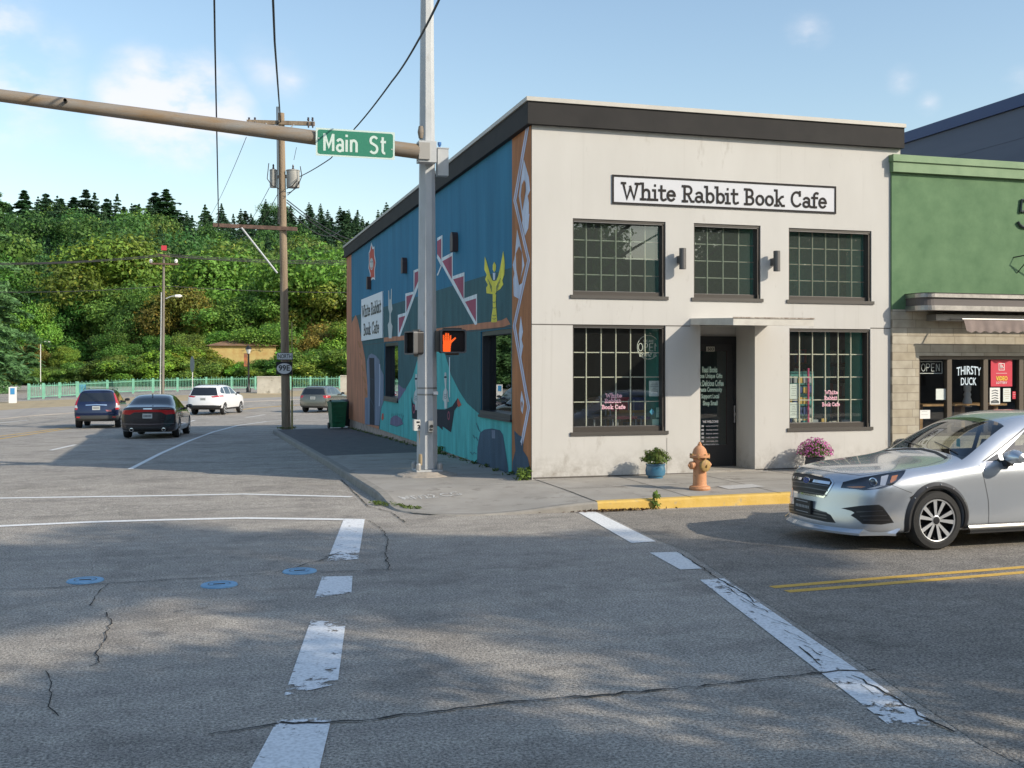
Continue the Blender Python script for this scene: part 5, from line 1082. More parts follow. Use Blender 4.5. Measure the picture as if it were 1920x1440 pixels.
wire([ux(410, 424, -.2), at(403, 78, 22), at(395, -420, 12)], .018, 'black overhead cable rising from the left end of the lower crossarm', sag=.0)
wire([ux(526, 228, -.2), at(515, 78, 24), at(500, -300, 14)], .024, 'thick black overhead cable rising from the top of the near pole')
wire([ux(562, 331, -.2), at(620, 297, 32), at(665, 241, 26), at(735, 152, 19), at(783, 78, 15), at(850, -60, 11)], .016, 'black service cable running from the transformer up past the signal pole', sag=.03)
wire([ux(556, 276, 0), ux(551, 300, 0)], .01, 'short wire between the crossarm and the right transformer')
for i, (a_, b_, lab) in enumerate((((462, 257), (380, 425), 'thin cable falling leftwards from behind the mast arm'), ((505, 352), (425, 470), 'thin cable falling left from the near pole, upper one'), ((520, 365), (445, 475), 'thin cable falling left from the near pole, lower one'))): wire([at(*a_, UD), at(*b_, 90)], .012, lab, sag=.4)
for i, (a_, b_) in enumerate((((538, 375), (720, 450)), ((538, 380), (720, 462)), ((538, 390), (640, 430)))): wire([ux(*a_, 0), at(*b_, 90)], .02, ['upper', 'middle', 'lower'][i]+' cable of the bundle running right from the near pole behind the cafe', sag=.8)
# route marker on the pole
t = thing('route_sign', 'black and white highway route sign reading 99E below a NORTH plate on the near pole', 'road sign', (UX-.05, UY-.22, at(533, 680, UD).z))
c_ = ux(534, 668, -.22); Ys = UY-.24; c_ = on_y(534, 668, Ys)
def plate(cx_, cz_, w_, h_, y, m_): mb = MB(); r_ = .03; mb.prism([(cx_+sx*(w_/2-r_)+r_*math.cos(R(a)), y, cz_+sz_*(h_/2-r_)+r_*math.sin(R(a))) for sx, sz_, a0 in ((1, 1, 0), (-1, 1, 90), (-1, -1, 180), (1, -1, 270)) for a in range(a0, a0+91, 30)], (0, .008, 0)); return mb
npl = part('direction_plate', plate(c_.x, c_.z, .60, .27, Ys, None), [INK], t)
mb = plate(c_.x, c_.z, .56, .23, Ys-.0015, None); part('face', mb, LW, npl)
mb = MB(); add_text(mb, 'NORTH', (c_.x, Ys-.003, c_.z), U, V, .50, .16, bold=.012); part('lettering', mb, mat('ink_black', (0, 0, 0)), npl)
c_ = on_y(533, 689.5, Ys); rp = part('route_plate', plate(c_.x, c_.z-.02, .60, .48, Ys, None), mat('ink_black', (0, 0, 0)), t)
mb = MB(); mb.face([(c_.x+.28*math.cos(R(a)), Ys-.002, c_.z-.02+(.215 if math.sin(R(a)) < 0 else .19)*math.sin(R(a))) for a in range(0, 360, 12)]); part('shield', mb, LW, rp)
mb = MB(); add_text(mb, '99E', (c_.x, Ys-.004, c_.z-.01), U, V, .42, .22, bold=.02); part('lettering', mb, mat('ink_black', (0, 0, 0)), rp)
# far pole with red top and small street light
fD = 92; fb = at(305, 664, fD); ft = at(307, 462, fD)
fp = thing('utility_pole', 'distant grey wooden pole with red cap, two short crossarms and a small street light', 'utility pole', (fb.x, fb.y, zr(fb.y)))
mb = MB(); mb.tube([(fb.x, fb.y, zr(fb.y)-1), (ft.x, ft.y, ft.z-.8)], [.14, .10], 10); part('shaft', mb, WOODG, fp, smooth=True)
mb = MB(); q = at(307.5, 466, fD); mb.box((q.x-.22, q.y-.1, q.z-.15), (q.x+.22, q.y+.1, q.z+.25)); part('marker', mb, mat('marker_red', (.45, .03, .05), .5), fp)
for (x0, y0, x1, y1) in ((281, 494, 334, 495.5), (296, 477, 318, 481)): mb = MB(); beam(mb, at(x0, y0, fD-.2), at(x1, y1, fD-.2), .12, .14); ca_ = part('crossarm', mb, mat('crossarm_brown', (0, 0, 0)), fp)
for px in (283, 330): q = at(px, 493, fD-.2); mb = MB(); mb.lathe((q.x, q.y, q.z), [(.1, 0), (.16, .15), (.1, .3), (.001, .35)], 8); part('insulator', mb, LW, ca_, smooth=True)
mb = MB(); mb.tube([at(311, 560, fD), at(320, 556, fD), at(330, 554.5, fD)], .05, 6); la = part('lamp_arm', mb, GALV, fp, smooth=True); mb = MB(); q = at(332, 555, fD); mb.lathe((q.x-.25, q.y, q.z), [(.001, 0), (.12, .1), (.14, .5), (.001, .7)], 10, axis=(1, 0, 0)); part('lamp_head', mb, LW, la, smooth=True)
mb = MB(); mb.tube([at(302.5, 548, fD-.2), (fb.x-.2, fb.y-.2, zr(fb.y))], .045, 6); part('conduit', mb, GALV, fp, smooth=True)
for i, (y0, y1, y2) in enumerate(((489, 476.5, 484), (491, 479, 487), (487, 480, 491))): wire([at(-150, y0+2, 70), at(307, y1, fD), at(760, y2+2, 110)], .035, ['highest', 'middle', 'lowest'][i]+' of three power lines crossing in front of the wooded hill', group='power lines across the wooded hill', sag=.35)
wire([at(-150, 544, 70), at(307, 536, fD), at(760, 546, 110)], .03, 'single low communication line crossing the wooded hill', sag=.3)

# ------------------------------------------------------------------ hydrant
h0 = gpt(1312, 918, 0, zs); HXX, HYY, HZ = h0.x, h0.y, zs(h0.x, h0.y); HO = mat('hydrant_orange', (.50, .215, .09), .65, c2=(.60, .30, .155), vs=7, vdet=8, bump=.35, bs=50, dirt=((.26, .12, .05), 14, .57)); HR = mat('hydrant_worn', (.42, .30, .08), .7, c2=(.30, .16, .08), vs=20, vdet=8)
hy = thing('fire_hydrant', 'faded orange fire hydrant with a domed cap on the pavement by the yellow kerb', 'fire hydrant', (HXX, HYY, HZ)); s_ = .745/.77
L = lambda pr, n=24: [(r_*s_, z_*s_) for r_, z_ in pr]
mb = MB(); mb.lathe((HXX, HYY, HZ), L([(.001, 0), (.165, 0), (.175, .025), (.165, .055), (.12, .07), (.112, .09), (.108, .3), (.108, .50), (.118, .51), (.118, .53)])); part('barrel', mb, HO, hy, smooth=True)
mb = MB(); mb.lathe((HXX, HYY, HZ+.53*s_), L([(.11, 0), (.165, .0), (.165, .035), (.125, .045), (.118, .075), (.10, .13), (.06, .175), (.045, .185), (.035, .19), (.035, .215), (.022, .22), (.018, .245), (.001, .25)])); cp = part('bonnet', mb, HO, hy, smooth=True)
mb = MB()
for k in range(8): a = k*math.pi/4+.2; mb.lathe((HXX+.148*s_*math.cos(a), HYY+.148*s_*math.sin(a), HZ+.52*s_), [(.016, -.01), (.016, .065*s_), (.001, .07*s_)], 6)
part('bonnet_bolt', mb, HR, cp)
mb = MB()
for k in range(6): a = k*math.pi/3; mb.lathe((HXX+.15*s_*math.cos(a), HYY+.15*s_*math.sin(a), HZ-.01), [(.014, -.02), (.014, .0), (.001, .0)], 6)
part('base_bolt', mb, HR, hy)
for ax_, rr_, ln in (((-.99, -.12, 0), .055, .165), ((.97, .2, 0), .05, .175), ((.25, -.97, 0), .082, .15)):
    a = Vector(ax_).normalized(); c_ = Vector((HXX, HYY, HZ+.40*s_)); mb = MB()
    mb.lathe(c_, [(rr_*.85, .08), (rr_*.85, ln-.05), (rr_*1.15, ln-.05), (rr_*1.15, ln), (rr_*.9, ln+.015), (.02, ln+.018), (.02, ln+.045), (.001, ln+.046)], 16, axis=a); part('nozzle_cap', mb, HO if rr_ < .08 else HR, hy, smooth=True, label='worn yellowish front cap' if rr_ > .08 else None)

# ------------------------------------------------------------------ foliage helpers
def leaf_object(name, C_, Nn, S, colr, parent=None, mat_=LEAF, aspect=1.6, jitter=.7, seed=0, origin=(0, 0, 0), mesh_only=False):
    """C_: (n,3) leaf centres, Nn outward directions, S sizes, colr (n,3)"""
    rg = np.random.default_rng(seed); n = len(C_); nn = Nn+rg.normal(0, jitter, (n, 3)); nn /= np.linalg.norm(nn, axis=1)[:, None]+1e-9
    t = rg.normal(0, 1, (n, 3)); t -= (t*nn).sum(1)[:, None]*nn; t /= np.linalg.norm(t, axis=1)[:, None]+1e-9; b = np.cross(nn, t)
    a = t*S[:, None]*.5*aspect; b = b*S[:, None]*.5
    v = np.stack([C_-a, C_-b*.9+a*.1, C_+a, C_+b*.9+a*.1], 1).reshape(-1, 3)
    me = bpy.data.meshes.new(name); me.vertices.add(4*n); me.vertices.foreach_set('co', v.ravel().astype(np.float32)); me.loops.add(4*n); me.loops.foreach_set('vertex_index', np.arange(4*n, dtype=np.int32)); me.polygons.add(n); me.polygons.foreach_set('loop_start', np.arange(0, 4*n, 4, dtype=np.int32))
    me.update(calc_edges=True); at_ = me.attributes.new('lcol', 'FLOAT_COLOR', 'POINT'); c4 = np.ones((4*n, 4), np.float32); c4[:, :3] = np.repeat(colr, 4, 0); at_.data.foreach_set('color', c4.ravel()); me.materials.append(mat_)
    if mesh_only: return me
    o = bpy.data.objects.new(name, me); col.objects.link(o)
    if parent: o.parent = parent
    return o
def sphere_pts(n, rg):
    p = rg.normal(0, 1, (n, 3)); return p/np.linalg.norm(p, axis=1)[:, None]
def pot_plant(x, y, z, lab, flowers, potm, pr=.16, ph=.26, R0=.25, seed=1):
    t = thing('potted_plant', lab, 'potted plant', (x, y, z)); mb = MB(); mb.lathe((x, y, z), [(.001, 0), (pr*.8, 0), (pr*.82, .03), (pr, .05), (pr*1.08, ph*.5), (pr*.98, ph*.85), (pr*1.04, ph*.9), (pr*1.04, ph), (pr*.9, ph), (pr*.88, ph*.9), (.001, ph*.9)], 24); part('pot', mb, potm, t, smooth=True)
    rg = np.random.default_rng(seed); n = 1500; p = sphere_pts(n, rg); p[:, 2] = np.abs(p[:, 2])*.9-.1; r_ = R0*(.45+.55*rg.random(n)**.5); r_ *= 1+.18*np.sin(p[:, 0]*7+p[:, 2]*9); c_ = p*r_[:, None]; c_[:, 2] += ph+.05
    g = np.array([.07, .12, .03])*(.6+.9*rg.random((n, 1))); g = g+rg.random((n, 1))*np.array([.06, .05, 0]); leaf_object('leaves', c_, p, .018+.016*rg.random(n), g, t, seed=seed)
    mb = MB(); rgp = random.Random(seed)
    for i in range(26): a = rgp.uniform(0, 6.28); e = rgp.uniform(.3, 1); mb.tube([(x, y, z+ph*.8), (x+math.cos(a)*R0*.5*e, y+math.sin(a)*R0*.5*e, z+ph+R0*.4), (x+math.cos(a)*R0*.95*e, y+math.sin(a)*R0*.95*e, z+ph+R0*(1.05-.3*e))], .003, 4)
    part('stems', mb, mat('stem', (.12, .10, .05), .8), t)
    if flowers:
        m_ = 700; p = sphere_pts(m_, rg); p[:, 2] = np.abs(p[:, 2]); c_ = p*(R0*(1.0+.12*rg.random((m_, 1)))); c_[:, 2] += ph+.03
        f = np.array([.58, .16, .40])*(.75+.5*rg.random((m_, 1))); leaf_object('blossom', c_, p, .022+.014*rg.random(m_), f, t, seed=seed+1, aspect=1.1, jitter=.35)
    return t
q = gpt(1229, 896, 0, zs); pot_plant(q.x, q.y, zs(q.x, q.y), 'blue glazed pot with a bushy green plant against the cafe front left of the door', False, mat('blue_glaze', (.035, .12, .20), .25, coat=.6, c2=(.05, .17, .27), vs=3), .165, .25, .255, 4)
q = on_y(1528, 893, YF-.42); q.z = zs(q.x, q.y); pot_plant(q.x, q.y, q.z, 'pot of pink and purple blossom by the cafe wall, behind the silver car bonnet', True, mat('dark_pot', (.05, .05, .06), .4), .17, .26, .30, 9)

# ------------------------------------------------------------------ wheelie bins
BG = mat('bin_green', (.012, .13, .06), .45, var=.15, vs=5)
def bin_(x, y, rz, lab, m_):
    z = zs(x, y)+.005; t = thing('wheelie_bin', lab, 'wheelie bin', (x, y, z), local=True, rz=rz); mb = MB()
    rows = [[(sx*w_, sy_*d_, z_) for sx, sy_ in ((-1, -1), (1, -1), (1, 1), (-1, 1))] for w_, d_, z_ in ((.23, .26, .06), (.285, .33, .93), (.30, .345, .93), (.30, .345, .97))]
    mb.grid(rows, close_u=True); mb.face([(-.23, -.26, .06), (-.23, .26, .06), (.23, .26, .06), (.23, -.26, .06)]); part('body', mb, m_, t)
    mb = MB(); mb.box((-.31, -.37, .97), (.31, .36, 1.0)); mb.grid([[(-.27, -.3, 1.0), (.27, -.3, 1.0)], [(-.22, -.1, 1.05), (.22, -.1, 1.05)], [(-.22, .2, 1.06), (.22, .2, 1.06)], [(-.27, .34, 1.0), (.27, .34, 1.0)]]); part('lid', mb, m_, t)
    mb = MB(); mb.box((-.2, -.345, .78), (.2, -.30, .84)); mb.box((-.2, -.345, .62), (-.05, -.29, .66)); mb.box((-.1, -.34, .42), (.12, -.27, .46)); mb.box((-.14, -.33, .26), (.14, -.26, .3)); part('rib', mb, m_, t)
    for s_ in (-1, 1): mb = MB(); mb.lathe((s_*.25, .27, .11), [(.001, -.03), (.11, -.03), (.11, .03), (.001, .03)], 16, axis=(1, 0, 0)); part('wheel', mb, BLACK, t)
    mb = MB(); mb.tube([(-.25, .42, .92), (.25, .42, .92)], .018, 6); mb.box((-.25, .34, .9), (-.22, .42, .94)); mb.box((.22, .34, .9), (.25, .42, .94)); part('handle', mb, m_, t)
Db = 2.32*FPX/(804.5-687); q = at(631, 804, Db)
bin_(q.x+.02, q.y, R(6), 'green wheelie bin standing at the far corner of the mural wall', BG); bin_(q.x+.52, q.y+.9, R(0), 'dark wheelie bin half hidden behind the green one', mat('bin_dark', (.02, .025, .025), .5))

# ------------------------------------------------------------------ valve covers in the road
LB = mat('cover_blue', (.16, .34, .52), .6, c2=(.22, .42, .60), vs=12, vdet=8, dirt=((.12, .2, .28), 16, .6))
for i, (px, py) in enumerate(((160, 1089.5), (411, 1097.5), (562, 1072))):
    q = gpt(px, py); t = thing('valve_cover', ['leftmost', 'middle', 'rightmost'][i]+' of three light blue round valve covers in the road', 'valve cover', (q.x, q.y, q.z), group='blue valve covers in the road')
    mb = MB(); mb.lathe((q.x, q.y, q.z+.002), [(.175, 0), (.168, .012), (.001, .012)], 28); part('lid', mb, LB, t)
    mb = MB(); mb.grid([[(q.x+r_*math.cos(R(a)), q.y+r_*math.sin(R(a)), q.z+.0175) for a in range(-60+i*50, 240+i*50, 12)] for r_ in (.098, .106)]); mb.box((q.x-.055, q.y-.018, q.z+.0145), (q.x+.055, q.y+.012, q.z+.0185)); part('groove', mb, BLACK, t)

# weeds and litter
rgn = np.random.default_rng(8)
def weeds(pts, n, h, name, spread=.05, s0=.02, tint=(.10, .14, .035)):
    C_ = []; 
    for p in pts: c = np.array(p)[None, :]+rgn.normal(0, 1, (n, 3))*np.array([spread, spread, 0]); c[:, 2] += rgn.random(n)*h; C_.append(c)
    C_ = np.concatenate(C_); k = len(C_); g = np.array(tint)*(.6+.9*rgn.random((k, 1))); o = leaf_object(name, C_, np.tile([0, -.3, .6], (k, 1)), s0*(.7+rgn.random(k)), g, seed=3, aspect=2.6); o['kind'] = 'stuff'; o['label'] = 'weeds along the foot of walls and kerbs'; return o
base_pts = [(XC-.08, y, zs(XC-.08, y)) for y in np.arange(YF+.1, 40, .45)]+[(UX+math.cos(a)*.25, UY+math.sin(a)*.25, zs(UX, UY)) for a in np.arange(0, 6.28, .5)]
weeds(base_pts[::2], 30, .06, 'weeds', .05, .022)
weeds([(XC-.06, YF+.08, zs(XC, YF)), (XC-.2, YF+.0, zs(XC, YF)), (XC-.12, YF+6.8, .05), (XC-.12, YF+7.8, .0)], 110, .2, 'weeds', .045, .026, (.13, .20, .04))
weeds([(gpt(1222, 952).x, KY-.03, .02), (gpt(1222, 952).x, KY-.03, .14)], 22, .1, 'weeds', .03, .035, (.13, .2, .04)); weeds([(gpt(690+i*9, 948+i*1.2).x+.1, gpt(690+i*9, 948+i*1.2).y+.12, .02) for i in range(10)], 25, .03, 'weeds', .05, .02)
lp = []
for i in range(300): lp.append((gpt(1155, 958).x+rgn.normal(0, .3), KY-.06-abs(rgn.normal(0, .05)), .012+rgn.random()*.02))
lp = np.array(lp); o = leaf_object('leaf_litter', lp, np.tile([0, 0, 1.], (300, 1)), .02+.02*rgn.random(300), np.array([.10, .055, .03])*(.5+rgn.random((300, 1))), seed=9, jitter=.5); o['kind'] = 'stuff'; o['label'] = 'brown leaf litter in the gutter by the yellow kerb'
# ------------------------------------------------------------------ vehicles
def car_paint(name, c, metal=.6, rough=.28):
    m = bpy.data.materials.get(name)
    if m: return m
    m = mat(name, c, rough, metal=metal, coat=.9); t = m.node_tree; b = t.nodes['Principled BSDF']
    g = t.nodes.new('ShaderNodeNewGeometry'); x = t.nodes.new('ShaderNodeMix'); x.data_type = 'RGBA'; t.links.new(g.outputs['Backfacing'], x.inputs['Factor']); x.inputs['A'].default_value = tuple(c)+(1,); x.inputs['B'].default_value = (.02, .02, .02, 1); t.links.new(x.outputs['Result'], b.inputs['Base Color'])
    y = t.nodes.new('ShaderNodeMath'); y.operation = 'MULTIPLY_ADD'; t.links.new(g.outputs['Backfacing'], y.inputs[0]); y.inputs[1].default_value = -metal; y.inputs[2].default_value = metal; t.links.new(y.outputs[0], b.inputs['Metallic'])
    return m
CGL = mat('car_glass_dark', (.012, .014, .016), .04, coat=.5, spec=.8)
TYRE = mat('tyre_rubber', (.018, .018, .018), .75, bump=.3, bs=80); RIM = mat('rim_alloy', (.60, .61, .62), .28, metal=.5); RIMD = mat('rim_dark', (.025, .025, .028), .4, metal=.3)
REDL = mat('tail_red', (.45, .012, .015), .2, coat=1); CLRL = mat('lamp_clear', (.55, .56, .58), .12, coat=1); AMB = mat('amber', (.7, .22, .03), .2, coat=1); CHR = mat('chrome', (.75, .75, .76), .12, metal=1); TRIM = mat('trim_black', (.018, .018, .019), .5)
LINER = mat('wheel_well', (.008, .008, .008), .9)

def cage(st, Ln, wref=.92):
    """st: x, plan offset, [(half width, z) b l m s g r t], crown z, optional row dx"""
    V_, F_ = [], []
    def pt(x, c, y, z): return (x+c*(abs(y)/wref)**2.4-Ln/2, y, z)
    rings = []
    for s_ in st:
        x, c, rw, zc = s_[:4]; dx = s_[4] if len(s_) > 4 else (0,)*7; (wb, zb), l, m, s, g, r, (wt, zt_) = rw
        half = [(0, zb, dx[0]), (wb*.5, zb, dx[0]), (wb, zb, dx[0])]+[(p[0], p[1], d) for p, d in zip((l, m, s, g, r), dx[1:6])]+[(wt, zt_, dx[6]), (wt*.5, zt_+(zc-zt_)*.8, dx[6]), (0, zc, dx[6])]
        ring = [(x+d, c, -y, z) for y, z, d in half]+[(x+d, c, y, z) for y, z, d in half[-2:0:-1]]; k = len(V_); V_ += [pt(*p) for p in ring]; rings.append((k, half, x, c))
    n = 20
    for (a, *_), (b, *_) in zip(rings, rings[1:]):
        for j in range(n): F_.append((a+j, a+(j+1) % n, b+(j+1) % n, b+j))
    for (k, half, x, c), flip in ((rings[0], 1), (rings[-1], 0)):
        rows = []
        for i in range(2, 9):
            y, z, d = half[i]
            if i == 2: cols = [k+2, k+1, k+0, k+19, k+18]
            elif i == 8: cols = [k+8, k+9, k+10, k+11, k+12]
            else:
                kk = len(V_); V_ += [pt(x+d, c, -y*.5, z), pt(x+d, c, 0, z), pt(x+d, c, y*.5, z)]; cols = [k+i, kk, kk+1, kk+2, k+20-i]
            rows.append(cols)
        for ra, rb in zip(rows, rows[1:]):
            for j in range(4):
                f = (ra[j], ra[j+1], rb[j+1], rb[j]); F_.append(f if flip else f[::-1])
    me = bpy.data.meshes.new('cage'); me.from_pydata(V_, [], F_); me.update(); return me

class Car:
    def __init__(s, root, st, Ln, paint, axles, wr, level=2, track=.80, well=.36, ww=.215):
        s.root = root; s.L = Ln; s.paint = paint; me = cage(st, Ln); me.materials.append(paint); me.materials.append(LINER)
        o = bpy.data.objects.new('tmp', me); col.objects.link(o); md = o.modifiers.new('s', 'SUBSURF'); md.levels = level; md.render_levels = level
        cut = MB()
        for ax in axles:
            for sy_ in (-1, 1): cut.lathe((ax-Ln/2, sy_*.56, wr+.01), [(.001, 0), (well, 0), (well, .6), (.001, .6)], 40, axis=(0, sy_, 0))
        cm_ = mesh_of(cut, 'cut', [paint, LINER]); cm_.polygons.foreach_set('material_index', [1]*len(cm_.polygons))
        bm = bmesh.new(); bm.from_mesh(cm_); bmesh.ops.remove_doubles(bm, verts=bm.verts, dist=.003); bmesh.ops.recalc_face_normals(bm, faces=bm.faces); bm.to_mesh(cm_); bm.free()
        co_ = bpy.data.objects.new('cut', cm_); col.objects.link(co_); b = o.modifiers.new('b', 'BOOLEAN'); b.object = co_; b.operation = 'DIFFERENCE'; b.solver = 'EXACT'
        ev = eval_mesh(o); s.bm = bmesh.new(); s.bm.from_mesh(ev); bpy.data.objects.remove(o); bpy.data.objects.remove(co_); bpy.data.meshes.remove(ev)
        s.bvh = BVHTree.FromBMesh(s.bm); s.ax = axles
    def carve(s, name, poly, kind, m, cond=None, mirror=False, parent=None, off=0.0, keep=False, label=None):
        sg = -1 if mirror else 1
        if kind == 'side': pr = lambda p: (p.x+s.L/2, p.z); e3 = lambda a: Vector((a[0]-s.L/2, 0, a[1])); axis = Vector((0, 1, 0))
        elif kind in ('front', 'rear'): pr = lambda p: (p.y*sg, p.z); e3 = lambda a: Vector((0, a[0]*sg, a[1])); axis = Vector((1, 0, 0))
        elif kind == 'top': pr = lambda p: (p.x+s.L/2, p.y*sg); e3 = lambda a: Vector((a[0]-s.L/2, a[1]*sg, 0)); axis = Vector((0, 0, 1))
        else:
            W_ = s.root.matrix_basis; IW = W_.inverted(); C_ = IW @ CO
            def pr(p):
                q = W_ @ Vector((p.x, p.y*sg, p.z)); d = q-CO; D = d.dot(FW); return (HX+d.dot(RT)/D*FPX, HY-d.z/D*FPX)
            def e3(a): q = IW @ (CO+ray(*a)*10); return Vector((q.x, q.y*sg, q.z))
            axis = None; Cm = Vector((C_.x, C_.y*sg, C_.z))
        cond = cond or (lambda c, n: True); s.bm.normal_update()
        xs = [a[0] for a in poly]; ys = [a[1] for a in poly]; mg = .06 if kind != 'cam' else 12
        sel = []
        for f in s.bm.faces:
            c = f.calc_center_median(); n = f.normal
            if not cond(c, n): continue
            P = [pr(v.co) for v in f.verts]
            if max(p[0] for p in P) < min(xs) or min(p[0] for p in P) > max(xs) or max(p[1] for p in P) < min(ys) or min(p[1] for p in P) > max(ys): continue
            sel.append(f)
        tag = s.bm.faces.layers.int.get('t') or s.bm.faces.layers.int.new('t')
        # layer creation invalidates references: select again
        ids = set(); s.bm.faces.ensure_lookup_table()
        sel = []
        for f in s.bm.faces:
            c = f.calc_center_median(); n = f.normal; f[tag] = 0
            if not cond(c, n): continue
            P = [pr(v.co) for v in f.verts]
            if max(p[0] for p in P) < min(xs) or min(p[0] for p in P) > max(xs) or max(p[1] for p in P) < min(ys) or min(p[1] for p in P) > max(ys): continue
            f[tag] = 1; sel.append(f)
        for i in range(len(poly)):
            a, b = e3(poly[i-1]), e3(poly[i])
            if axis is not None: co_, no = a, (b-a).cross(axis)
            else: co_, no = Cm, (a-Cm).cross(b-Cm)
            if no.length < 1e-9: continue
            sel = [f for f in s.bm.faces if f[tag] == 1]
            g = sel+list({e for f in sel for e in f.edges})+list({v for f in sel for v in f.verts})
            bmesh.ops.bisect_plane(s.bm, geom=g, dist=1e-5, plane_co=co_, plane_no=no.normalized())
        def inside(p):
            r = False; j = len(poly)-1
            for i in range(len(poly)):
                (xi, yi), (xj, yj) = poly[i], poly[j]
                if (yi > p[1]) != (yj > p[1]) and p[0] < (xj-xi)*(p[1]-yi)/(yj-yi+1e-12)+xi: r = not r
                j = i
            return r
        got = [f for f in s.bm.faces if f[tag] == 1 and inside(pr(f.calc_center_median()))]
        if not got: print('carve empty', name, s.root.name); return None
        vm = {}; vs, fs = [], []
        for f in got:
            t_ = []
            for v in f.verts:
                if v not in vm: vm[v] = len(vs); q = v.co+v.normal*off; vs.append(tuple(q))
                t_.append(vm[v])
            fs.append(tuple(t_))
        if not keep: bmesh.ops.delete(s.bm, geom=got, context='FACES')
        me = bpy.data.meshes.new(name); me.from_pydata(vs, [], fs); me.materials.append(m); me.polygons.foreach_set('use_smooth', [True]*len(fs)); me.update()
        o = bpy.data.objects.new(name, me); col.objects.link(o); o.parent = parent or s.root
        if label: o['label'] = label
        return o
    def both(s, name, poly, kind, m, cond=None, **k):
        r = []
        for mi in (False, True):
            if kind == 'side': c2 = (lambda c, n, mi=mi: (c.y > 0) == mi and abs(n.y) > .2 and (cond is None or cond(c, n)))
            elif kind == 'cam': c2 = (lambda c, n, mi=mi: (c.y > 0) == mi and (cond is None or cond(c, n)))
            else: c2 = (lambda c, n, mi=mi: (c.y < 0) == mi and (cond is None or cond(c, n)))
            r.append(s.carve(name, poly, kind, m, c2, mirror=mi, **k))
        return r
    def hit(s, o, d):
        h = s.bvh.ray_cast(Vector(o), Vector(d).normalized()); return h
    def seam(s, pts, kind, w=.006, sides=(-1,), m=None, name='panel_gap', off=.0012, parent=None, step=.03):
        """thin dark line lying on the body along a polyline given in side (x,z), front/rear (y,z), top (x,y) or camera pixels"""
        m = m or TRIM
        for sg in sides:
            P = []; W_ = s.root.matrix_basis.inverted()
            for a, b in zip(pts, pts[1:]):
                n = 24
                for i in range(n+(1 if b is pts[-1] else 0)):
                    t_ = i/n; u_ = a[0]+(b[0]-a[0])*t_; v_ = a[1]+(b[1]-a[1])*t_
                    if kind == 'side': o, d = (u_-s.L/2, 3*sg, v_), (0, -sg, 0)
                    elif kind == 'front': o, d = (-5, u_*-sg, v_), (1, 0, 0)
                    elif kind == 'rear': o, d = (5, u_*sg, v_), (-1, 0, 0)
                    elif kind == 'top': o, d = (u_-s.L/2, -v_*sg, 4), (0, 0, -1)
                    else:
                        o = W_ @ CO; d = (W_.to_3x3() @ ray(u_, v_))
                        if sg > 0: o = Vector((o.x, -o.y, o.z)); d = Vector((d.x, -d.y, d.z))
                    h = s.hit(o, d)
                    if h[0] is not None and (not P or (h[0]-P[-1][0]).length < .25): P.append((h[0], h[1]))
            if len(P) < 2: continue
            mb = MB(); L_, R_ = [], []
            for i, (p, n) in enumerate(P):
                d = P[min(i+1, len(P)-1)][0]-P[max(i-1, 0)][0]
                if d.length < 1e-6: continue
                k = d.cross(n).normalized()*w/2; L_.append(p+k+n*off); R_.append(p-k+n*off)
            if len(L_) > 1: mb.grid([L_, R_]); part(name, mb, m, parent or s.root)
    def finish(s, name='body'):
        me = bpy.data.meshes.new(name); s.bm.to_mesh(me); s.bm.free(); me.materials.clear(); me.materials.append(s.paint); me.materials.append(LINER)
        me.polygons.foreach_set('use_smooth', [True]*len(me.polygons)); 
        try: me.set_sharp_from_angle(angle=R(50))
        except Exception: pass
        o = bpy.data.objects.new(name, me); col.objects.link(o); o.parent = s.root; return o

def wheel(root, x, y, r, wd, side, fancy=False, rimr=.68):
    mb = MB(); sy_ = side; R_ = r*rimr; h = wd/2
    mb.lathe((x, y, r), [(R_, -h), (r*.93, -h), (r*.985, -h*.8), (r, -h*.5), (r, h*.5), (r*.985, h*.8), (r*.93, h*.98), (R_*1.09, h*1.03), (R_*1.02, h*.93), (R_, h*.7), (R_, -h)], 40, axis=(0, sy_, 0))
    w_ = part('wheel', mb, TYRE, root, smooth=True)
    mb = MB(); n = 32; k = len(mb.v); mb.mi = 0; mb.lathe((x, y, r), [(R_*1.0, h*.92), (R_*.95, h*.88), (R_*.93, h*.2), (R_*.6, h*.1), (.001, h*.1)], n, axis=(0, sy_, 0))
    mb.mi = 1; mb.lathe((x, y, r), [(R_*1.03, h*.88), (R_*1.0, h*.99), (R_*.955, h*.96), (R_*.95, h*.88)], n, axis=(0, sy_, 0))
    ns = 10 if fancy else 5
    for i in range(ns):
        if fancy: a = 2*math.pi*(i//2)/5+(.27 if i % 2 else -.27)+.15
        else: a = 2*math.pi*i/ns
        a_in = a*1.0 if not fancy else 2*math.pi*(i//2)/5+(.20 if i % 2 else -.20)+.15
        def pp(rr_, an, off, dd): return Vector((x+rr_*math.cos(an)-off*math.sin(an), y+sy_*dd, r+rr_*math.sin(an)+off*math.cos(an)))
        w0, w1 = (.013, .024) if fancy else (.03, .035)
        f0 = [pp(R_*.16, a_in, -w0, h*.78), pp(R_*.16, a_in, w0, h*.78), pp(R_*.96, a, w1, h*.93), pp(R_*.96, a, -w1, h*.93)]
        mb.mi = 1; mb.prism(f0, (0, -sy_*.006, 0)); mb.mi = 0; mb.prism([p+Vector((0, -sy_*.007, 0)) for p in f0], (0, -sy_*.03, 0))
    mb.mi = 1; mb.lathe((x, y, r), [(.05, h*.5), (.055, h*.8), (.045, h*.84)], 20, axis=(0, sy_, 0)); mb.mi = 0; mb.lathe((x, y, r), [(.046, h*.835), (.03, h*.86), (.001, h*.865)], 16, axis=(0, sy_, 0))
    part('rim', mb, [RIMD, RIM], w_); return w_

